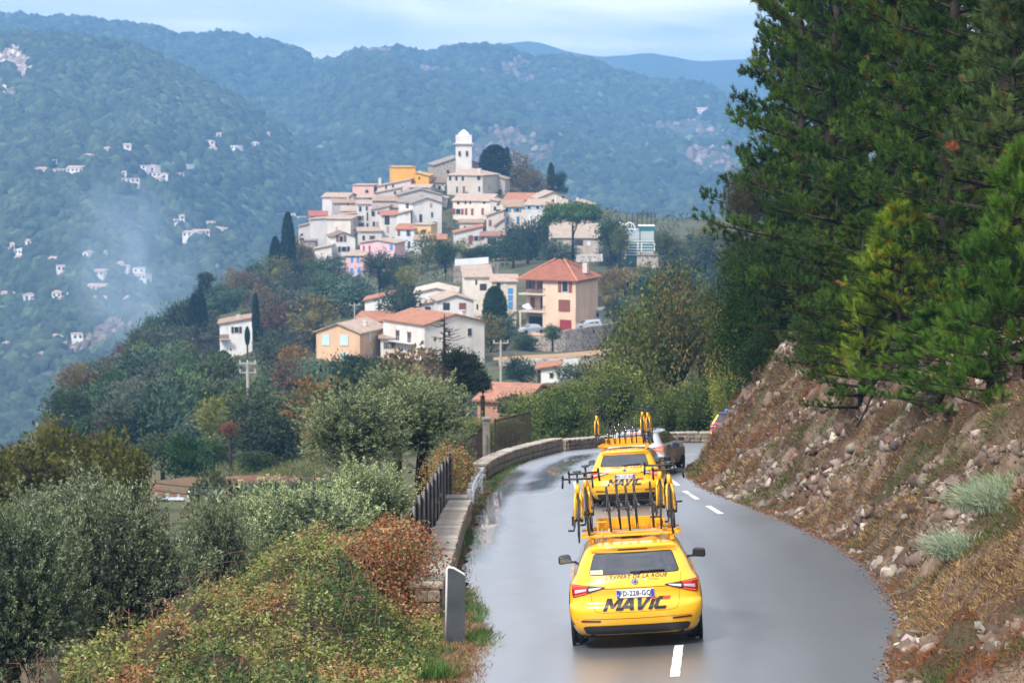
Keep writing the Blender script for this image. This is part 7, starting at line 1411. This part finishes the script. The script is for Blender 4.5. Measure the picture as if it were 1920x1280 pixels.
# ================================================================ RIGHT SIDE: BANK AND PINES
def needles_at(Pn, D_, nn, L_, W_, spread, base, var=.2, seed=0, along=.12):
    n = len(Pn); i = np.repeat(np.arange(n), nn); t = rng.uniform(0, 1, len(i)); p = Pn[i]+D_[i]*(t*along)[:, None]; d = unitv(D_[i]+rng.normal(size=(len(i), 3))*spread)
    sc = np.exp(rng.normal(0, var, (n, 1)))[i]*np.exp(rng.normal(0, .15, (len(i), 1))); return quads(p, d, rand_dir(len(i)), L_*rng.uniform(.7, 1.1, len(i)), W_, np.clip(np.array(base)*sc*(1+.12*t[:, None]), .004, .9), mid=.35)
def pine_tree_data(seed, H, Rb, nb, nsub, nsh, nn, L_, W_, base, z0=.15, along=.12, spread=.45, droop=.1, brown=.05):
    r = np.random.default_rng(seed); P_, Dd = [], []; wood = MB(); wood.tube([(0, 0, -2 if H > 5 else -.4), (.1, 0, H*.4), (-.05, .05, H*.75), (0, 0, H)], [.035*H*.6, .028*H*.6, .016*H*.6, .01], 8)
    for b in range(nb):
        t = (b+.5)/nb; z = H*(z0+(1-z0)*t**.85); a = b*2.39996+r.uniform(-.3, .3); ln = Rb*(1.02-t)**.6*r.uniform(.7, 1.12); up_ = .15+.7*t
        q = np.array([[0, 0, z], [math.cos(a)*ln*.5, math.sin(a)*ln*.5, z+ln*.5*up_*.5-droop*ln*.1], [math.cos(a)*ln, math.sin(a)*ln, z+ln*up_*.55]]); wood.tube([tuple(v) for v in q], [.007*H*(1-t)+.008, .004*H*(1-t)+.006, .004], 4, cap=False)
        for k in range(nsub):
            u = .28+.72*(k+.5)/nsub; p0 = q[0]*(1-u)**2+2*u*(1-u)*q[1]+u*u*q[2]; sb = a+r.choice([-1, 1])*r.uniform(.3, 1.0)*(1-.5*u); sl = ln*r.uniform(.18, .36)*(1.15-.5*u); e_ = p0+np.array([math.cos(sb)*sl, math.sin(sb)*sl, sl*r.uniform(.0, .5)]); wood.tube([tuple(p0), tuple(e_)], [.010, .004], 3, cap=False)
            for m in range(nsh):
                v = (m+.7)/nsh; c = p0*(1-v)+e_*v+r.normal(size=3)*.05*sl*3; P_.append(c); Dd.append(unitv(np.array([[math.cos(sb)*.6+r.normal()*.5, math.sin(sb)*.6+r.normal()*.5, .75+r.normal()*.35]]))[0])
    P_ = np.array(P_); Dd = np.array(Dd); V, F, C = needles_at(P_, Dd, nn, L_, W_, spread, base, .30, seed, along)
    k_ = np.repeat((r.random(len(P_)) < brown*(1.6-np.linalg.norm(P_[:, :2], axis=1)/Rb))[:, None], nn*4, 0).reshape(-1, 1)[:len(C)]; yl = np.repeat(vnoise(P_[:, 0]*1.5+P_[:, 2]*.8+50, P_[:, 1]*1.5+50, seed, 2), nn*4)[:, None]
    C = C*(np.array([.75, .85, 1.0])+np.array([.6, .45, 0])*np.clip((yl-.38)*2.2, 0, 1)); C = np.where(k_, C*np.array([1.5, .62, .6]), C)
    return (V, F, C), wood
PN = []
for s_ in range(3):
    d_, wd = pine_tree_data(40+s_, 10, 3.3, 64, 9, 6, 34, .18, .017, (1, 1, 1), z0=.08); PN.append((np_mesh('needles', d_[0], d_[1], m_needle, d_[2]), wd.mesh('trunk', m_bark, True)))
def big_pine(k, x, y, H, R_, col, label, sink=.6, lean=0, name='pine_tree'):
    z = bz(x, y) if (y < 103) else gz(x, y); e = empty(name, (x, y, z-sink), (0, lean, rng.uniform(0, 6.28))); e.scale = (R_/3.3, R_/3.3, H/10); tag(e, label, 'tree'); link('crown', PN[k][0], e, color=col); link('trunk', PN[k][1], e); return e
DP, MP_ = (.034, .070, .010), (.066, .118, .014)
def at(px, D, fd_=None): return ((px-960)/FPX*D, D)
for (k, px, D, H, R_, col, lab) in [(0, 1500, 80, 13.5, 3.2, DP, 'tall dark pine whose branches reach left over the valley'), (1, 1560, 70, 13.5, 3.4, MP_, 'tall green pine right of the leftmost dark one'), (2, 1590, 92, 17, 4.2, DP, 'dark pine filling the gap behind the first two'), (0, 1680, 62, 12, 3.2, DP, 'dark pine in the middle of the right-hand wood'), (1, 1780, 56, 12, 3.2, MP_, 'tall pine right of the middle one, above the rock face'),
                                     (2, 1880, 50, 11, 3.0, DP, 'tall pine at the right edge above the bank'), (1, 1720, 82, 17, 4.4, DP, 'dark pine behind the middle of the wood'), (0, 1850, 74, 17, 4.4, DP, 'dark pine behind the right edge of the wood'), (2, 1530, 98, 15, 3.4, DP, 'dark pine behind the leftmost one'), (0, 2000, 60, 14, 4, DP, 'dark pine just outside the right edge'), (2, 1660, 100, 19, 4.6, DP, 'farthest dark pine of the right-hand wood'), (0, 1960, 90, 21, 5, DP, 'far dark pine at the upper right corner'), (1, 1800, 105, 23, 5, DP, 'tallest pine at the back of the wood'),
                                     (2, 1500, 72, 6.5, 1.9, (.045, .08, .02), 'bushy green pine below the leftmost dark one'), (1, 1570, 62, 5.5, 1.7, (.07, .105, .022), 'lighter bushy pine above the top of the rock face'), (0, 1620, 56, 5.0, 1.7, MP_, 'short bushy pine behind the bright young pine')]:
    x, y = at(px, D); big_pine(k, x, y, H, R_, col, lab)
# dark evergreen oak hanging over the bank at the left
d_ = crown(420, 44, 1, 1, 1.15, 1.0, .15, .055, .036, base=(1, 1, 1), var=.3, seed=77, core=.5, lump=.5); oak_me = np_mesh('crown', d_[0], d_[1], m_leaf, d_[2])
def bush(px, py, D, Rpx, Zpx, col, label, name='evergreen_oak', cat='tree', me=None):
    s = FPX/D; c = P(px, py, D); e = empty(name, (c[0], c[1], c[2]-Zpx/s), (0, 0, rng.uniform(0, 6))); e.scale = (Rpx/s, Rpx/s, Zpx/s); link('crown', me or oak_me, e, color=col); tag(e, label, cat)
    b_ = bz(c[0], c[1]) if c[1] < 103 else gz(c[0], c[1]); hz_ = 0; link('trunk', MB().tube([(0, 0, -.25), (.05, 0, .6)], [.09, .06], 6).mesh('trunk', m_bark, True), e); return e
bush(1432, 600, 77, 98, 120, (.022, .052, .009), 'deep green evergreen oak hanging over the bank at its left end'); bush(1500, 540, 75, 95, 120, (.020, .046, .008), 'deep green evergreen oak behind the hanging one'); bush(1400, 520, 90, 50, 70, (.05, .075, .03), 'small grey-green oak at the left edge of the wood'); bush(1400, 372, 78, 40, 50, (.075, .075, .045), 'twiggy greyish bush sticking out left of the pines', name='twiggy_bush', cat='bush')
bush(1465, 670, 74, 85, 50, (.028, .055, .015), 'low dark evergreen under the hanging oak', name='evergreen_bush', cat='bush'); bush(1560, 640, 66, 70, 70, (.04, .07, .018), 'dark bush above the rock face', name='evergreen_bush', cat='bush')
# young bright pines close to the road: long shoots of fine needles
YN = []
for s_ in range(3):
    d_, wd = pine_tree_data(70+s_, 3.4, 1.35, 44, 7, 3, 88, .15, .0068, (1, 1, 1), z0=-.06, along=.26, spread=.30); YN.append((np_mesh('needles', d_[0], d_[1], m_needle, d_[2]), wd.mesh('trunk', m_bark, True)))
def young(k, px, ybase, D, Hpx, Rpx, col, label, lean=0):
    D = min(bank_hit(px, ybase) or D, D+14); s = FPX/D; p = P(px, ybase, D); e = empty('young_pine', tuple(p), (0, lean, rng.uniform(0, 6.28))); e.scale = (Rpx/s/1.35, Rpx/s/1.35, Hpx/s/3.4); tag(e, label, 'tree'); link('crown', YN[k][0], e, color=col); link('trunk', YN[k][1], e)
    return e
BG, BG2, GG = (.22, .31, .025), (.36, .39, .035), (.09, .18, .02)
young(0, 1690, 700, 45, 300, 120, BG, 'bright green young pine in front, its top standing free of the wood'); young(1, 1760, 560, 46, 235, 105, BG2, 'yellow-green young pine behind the free-standing one'); young(2, 1640, 720, 47, 190, 90, BG, 'low young pine reaching left above the rock face')
young(0, 1760, 770, 42, 190, 130, GG, 'deep green low pine hanging over the middle of the rock face'); young(1, 1850, 760, 41, 300, 130, GG, 'deep green young pine right of the hanging one'); young(2, 1920, 720, 40, 420, 130, GG, 'tall deep green young pine at the right edge'); young(1, 1900, 330, 44, 330, 140, (.10, .15, .05), 'grey-green feathery pine at the upper right edge'); young(0, 1830, 560, 46, 250, 110, BG, 'bright pine between the yellow-green one and the right edge'); young(2, 1560, 680, 60, 200, 80, (.07, .14, .03), 'young pine left of the rock outcrop'); young(1, 1590, 560, 58, 220, 90, (.06, .12, .025), 'mid-green young pine against the dark wood')
for i, (px, py) in enumerate([(1785, 278)]):
    p = P(px, py, 42.5+i); n = 120; o = grass_stuff('dead_shoot', np.tile(p, (n, 1))+rng.normal(0, .04, (n, 3)), .14, tint(n, (.26, .07, .03), .35), None, .008, .9); tag(o, ['tuft of dead orange-red needles high in the pines', 'small tuft of dead red needles lower in the bright pine'][i], 'dead needles')
# rocks set in the bank, each one a piece of it
m_rock = noisy('bank_rock', (.11, .08, .063), (.25, .205, .175), scale=5, bump=.9, bscale=11, bdist=.04, use_obj=True, rgb3=(.20, .12, .08))
RK = [stone_mesh(60+i, 'rock', m_rock, .28) for i in range(7)]
r = random.Random(21); k = 0; cand = []
for _ in range(5200):
    y = r.uniform(31, 92)**1.0; ff = r.uniform(.15, 3.6); x = float(xr(min(y, 97)))+ff
    cand.append((x, y))
ca = np.array(cand); cz_ = bank_z(ca[:, 0], ca[:, 1]); patch = vnoise(ca[:, 0]*.9+ca[:, 1]*.25, ca[:, 1]*.35+cz_*.8, 71, 3)
order = [i for i in range(len(ca)) if patch[i] > .60][:1500]
bl = bank.location
big = sorted(order, key=lambda i: ca[i, 1])[:]
r.shuffle(big); singles = big[:300]; rest = big[300:]
for i in singles:
    x, y, z = ca[i, 0], ca[i, 1], cz_[i]-.03; s_ = r.choice([.08, .12, .16, .22, .30])*r.uniform(.8, 1.3)*(1+.3*(y > 55)); g = r.uniform(.65, 1.25)
    link('rock', r.choice(RK), bank, loc=(x, y, z), rot=(r.uniform(0, 6), r.uniform(0, 6), r.uniform(0, 6)), scale=(s_*r.uniform(.7, 1.3), s_*r.uniform(.7, 1.2), s_*r.uniform(.6, 1)), color=(g, g*r.uniform(.88, 1), g*r.uniform(.8, 1)))
# smaller stones, joined
bx = np.array([v.co[:] for v in RK[0].vertices]); fx = [tuple(p.vertices) for p in RK[0].polygons]; fq = np.array([(f[0], f[1], f[2], f[3]) if len(f) == 4 else None for f in fx if len(f) == 4]); ft = np.array([f for f in fx if len(f) == 3])
n = 46000; y = rng.uniform(28, 96, n); ff = rng.uniform(.05, 4.2, n); x = xr(np.minimum(y, 97))+ff; z = bank_z(x, y); pt = vnoise(x*.9+y*.25, y*.35+z*.8, 71, 3); m = (pt+rng.normal(0, .02, n) > .56)|(rng.random(n) < .035); x, y, z = x[m], y[m], z[m]; n = len(x)
def rots(n): 
    q = rng.normal(size=(n, 4)); q /= np.linalg.norm(q, axis=1, keepdims=True); w_, a, b, c = q.T
    return np.stack([1-2*(b*b+c*c), 2*(a*b-c*w_), 2*(a*c+b*w_), 2*(a*b+c*w_), 1-2*(a*a+c*c), 2*(b*c-a*w_), 2*(a*c-b*w_), 2*(b*c+a*w_), 1-2*(a*a+b*b)], 1).reshape(n, 3, 3)
cube = np.array([(-.5, -.5, -.4), (.5, -.45, -.5), (.45, .5, -.45), (-.5, .4, -.5), (-.35, -.4, .4), (.4, -.3, .5), (.3, .4, .4), (-.4, .35, .35)]); cf = np.array([(0, 3, 2, 1), (4, 5, 6, 7), (0, 1, 5, 4), (1, 2, 6, 5), (2, 3, 7, 6), (3, 0, 4, 7)])
S_ = rng.choice([.05, .08, .12, .18], n)*np.interp(pt[m], [.5, .56, .66], [.5, .8, 1.25])*rng.uniform(.7, 1.3, n); V = np.einsum('nij,kj->nki', rots(n), cube)*S_[:, None, None]*(1+rng.uniform(-.2, .2, (n, 8, 1)))+np.stack([x, y, z-.02], 1)[:, None]; F = cf[None]+(np.arange(n)*8)[:, None, None]
C = tint(n, (1, 1, 1), .25, .04, [(.17, .13, .105), (.12, .082, .06), (.26, .215, .18), (.095, .058, .038)]); o = link('small_stones', np_mesh('small_stones', V.reshape(-1, 3), F.reshape(-1, 4), leafmat('stone_chips', use_obj=False, trans=0, rough=.9), np.repeat(C, 8, 0)), bank); o['kind'] = 'stuff'
# dry brush and creeping plants over the bank
nc_ = 14500; yc = np.r_[21.5+rng.uniform(0, 1, 11000)**1.3*76, rng.uniform(21.5, 36, 3500)]; fc = rng.uniform(-.1, 6, nc_); xc_ = xr(np.minimum(yc, 97))+fc; zc_ = bank_z(xc_, yc); k1 = vnoise(xc_*.8+yc*.2, yc*.3+zc_*.7, 81, 4); k2 = vnoise(xc_*.9, yc*.4+zc_*.6, 85, 3); pt = vnoise(xc_*.9+yc*.25, yc*.35+zc_*.8, 71, 3)
m = (pt < .585)|(rng.random(nc_) < .12)|(fc < .3)|(yc < 36); xc_, yc, zc_, fc, k1, k2 = xc_[m], yc[m], zc_[m], fc[m], k1[m], k2[m]; nc_ = len(xc_)
green = (k2 > .59)|((yc > 72) & (k2 > .45)); rnd_ = rng.random(nc_); near_ = yc < 37
cc = np.where(green[:, None], np.array([.075, .10, .028]), np.where((k1 > .56)[:, None], np.array([.19, .078, .032]), np.where((rnd_ < .35)[:, None]|((near_ & (rnd_ < .7))[:, None]), np.array([.32, .21, .095]), np.array([.135, .078, .038]))))*np.exp(rng.normal(0, .25, (nc_, 1)))
nb_ = 30; i = np.repeat(np.arange(nc_), nb_); n = len(i); rr_ = np.interp(yc, [22, 60, 97], [.09, .15, .26])[i][:, None]; off = rng.normal(size=(n, 3))*rr_*np.array([1, 1, .35]); p = np.stack([xc_, yc, zc_], 1)[i]+off; p[:, 2] = bank_z(p[:, 0], p[:, 1])-.01
d = unitv(off/rr_*.5+np.array([-.35, -.1, .55])+rng.normal(size=(n, 3))*.4); Ln = np.interp(yc, [22, 60, 97], [.12, .20, .32])[i]*rng.uniform(.4, 1.2, n)*np.where(fc < .3, .4, 1)[i]
V = quads(p, d, rand_dir(n), Ln, np.interp(yc, [22, 60, 97], [.008, .014, .026])[i], np.clip(cc[i]*np.exp(rng.normal(0, .3, (n, 1))), .008, .8), mid=.3)
tag(link('bank_brush', np_mesh('bank_brush', V[0], V[1], leafmat('brush_blades', use_obj=False, trans=.15, rough=.8, spec=.15), V[2])), 'dry brown grass, brush and creeping plants on the bank', None, None, 'stuff')
# bushes on the bank
def brushball(px, py, D, Rpx, col, label, n=900, L_=.3, name='dry_bush', cat='bush', flat=.8):
    s = FPX/D; c = P(px, py, D); zb = bz(c[0], c[1]); c[2] = min(c[2], zb+Rpx/s*.8) if zb > -1e3 else c[2]; R_ = Rpx/s; d = rand_dir(n); p = np.array(c)+d*R_*rng.uniform(.1, .8, (n, 1))*np.array([1, 1, flat]); C = tint(n, col, .3)
    V = quads(p, unitv(d+rng.normal(size=d.shape)*.4+np.array([0, 0, .3])), rand_dir(n), L_*rng.uniform(.5, 1.1, n), .014, C); o = link(name, np_mesh(name, V[0], V[1], m_brush, V[2])); tag(o, label, cat); return o
RD, BRN, OLV = (.17, .075, .045), (.22, .13, .075), (.09, .085, .035)
for (px, py, D, R_, col, lab) in [(1520, 770, 66, 48, RD, 'rust-brown dry bush under the top of the rock face'), (1560, 860, 60, 42, RD, 'brown dry bush in the middle of the far bank'), (1690, 800, 52, 62, (.10, .055, .035), 'large dark dead bush under the hanging pine'), (1745, 900, 47, 58, RD, 'reddish dry bush right of the pale rock patch'), (1450, 830, 74, 40, (.26, .16, .09), 'pale straw-coloured bush on the far bank'), (1410, 800, 80, 46, OLV, 'green-brown bush at the left end of the bank'), (1370, 850, 84, 34, OLV, 'olive bush low at the left end of the bank'), (1480, 740, 74, 44, (.20, .09, .05), 'rust-red bush below the dark oak'),
                                 (1840, 880, 42, 62, (.13, .10, .05), 'olive-brown bush high on the near bank'), (1850, 980, 40, 44, RD, 'red-brown bush above the big grass tuft'), (1640, 950, 53, 36, RD, 'small red-brown bush near the foot of the bank'), (1890, 800, 42, 55, (.12, .12, .05), 'greenish bush under the pines at the right'), (1600, 820, 58, 36, (.17, .09, .06), 'brown bush above the pale stones')]:
    brushball(px, py, D, R_, col, lab)
def pampas(px, py, D, n, L_, col, label, r_=.22, name='grass_clump'):
    p, q = None, None; s = FPX/D; c = P(px, py, D); zb = bz(c[0], c[1]); z = max(c[2], zb-.05); P_ = np.stack([c[0]+rng.normal(0, r_, n), c[1]+rng.normal(0, r_, n), np.full(n, z)], 1); i = np.arange(n); d0 = unitv(np.stack([rng.normal(-.25, .35, n), rng.normal(-.1, .35, n), np.ones(n)], 1)); Ln = L_*rng.uniform(.5, 1, n); C = tint(n, col, .2); parts = []
    cur = P_; dd = d0
    for sgm in range(3):
        w_ = [.010, .009, .006][sgm]; V = quads(cur, dd, rand_dir(n), Ln/3*1.1, w_, C*(1+.15*sgm), mid=.5); parts.append(V); cur = cur+dd*(Ln/3)[:, None]; dd = unitv(dd+np.array([-.18, -.05, -.32]))
    V = merge(parts); o = link(name, np_mesh(name, V[0], V[1], m_brush, V[2])); tag(o, label, 'grass'); return o
pampas(1850, 1010, 36.5, 1500, .62, (.25, .30, .20), 'large silvery green grass tuft on the near bank', .20); pampas(1790, 1070, 35.5, 1300, .50, (.25, .30, .20), 'silvery grass tuft below and left of the largest one', .17); pampas(1890, 975, 37, 700, .5, (.20, .25, .14), 'green grass tuft above the silvery ones', .15)
brushball(1750, 1165, 34.6, 28, (.08, .15, .045), 'small leafy green weed at the right road edge', 700, .13, 'leafy_weed'); brushball(1663, 1080, 42.0, 11, (.09, .14, .10), 'tiny blue-green weed at the foot of the rocky bank', 300, .08, 'leafy_weed'); brushball(1845, 1120, 34.2, 24, (.11, .15, .035), 'yellow-green weed in the dry grass of the near bank', 300, .12, 'leafy_weed'); brushball(1905, 1105, 33.5, 16, (.10, .16, .035), 'little green weed at the right edge of the picture', 200, .12, 'leafy_weed'); brushball(1740, 1250, 31.5, 40, (.28, .22, .13), 'pale straw-coloured grass at the lower right', 700, .2, 'dry_tuft'); brushball(1860, 1230, 31.0, 45, (.25, .17, .09), 'dry brown grass in the lower right corner', 700, .2, 'dry_tuft')
# dead sticks leaning on the rock face
for i, (a, b) in enumerate([((1640, 725, 52), (1606, 800, 52.5)), ((1905, 870, 41), (1870, 925, 40))]):
    p, q = P(*a), P(*b); o = MB().tube([tuple(p), tuple((p+q)/2+np.array([.05, 0, .03])), tuple(q)], [.02, .026, .03], 6).build('dead_branch', m_bark, None); tag(o, ['thin dark dead branch leaning on the rock face under the pines', 'dark stick on the near bank at the right edge'][i], 'branch')
# litter at the right road edge
n = 12000; y = rng.uniform(27, 96, n); x = xr(np.minimum(y, 97))+.12-np.abs(rng.normal(0, .11, n)); z = zroad(x, y)+.004; d = unitv(np.stack([rng.normal(0, 1, n), rng.normal(0, 1, n), rng.uniform(0, .3, n)], 1)); V = quads(np.stack([x, y, z], 1), d, rand_dir(n), rng.uniform(.03, .08, n), .02, tint(n, (.20, .10, .055), .35)); tag(link('leaf_litter', np_mesh('leaf_litter', V[0], V[1], leafmat('brush_blades', use_obj=False), V[2])), 'fallen leaves and needles along the right road edge', None, None, 'stuff')
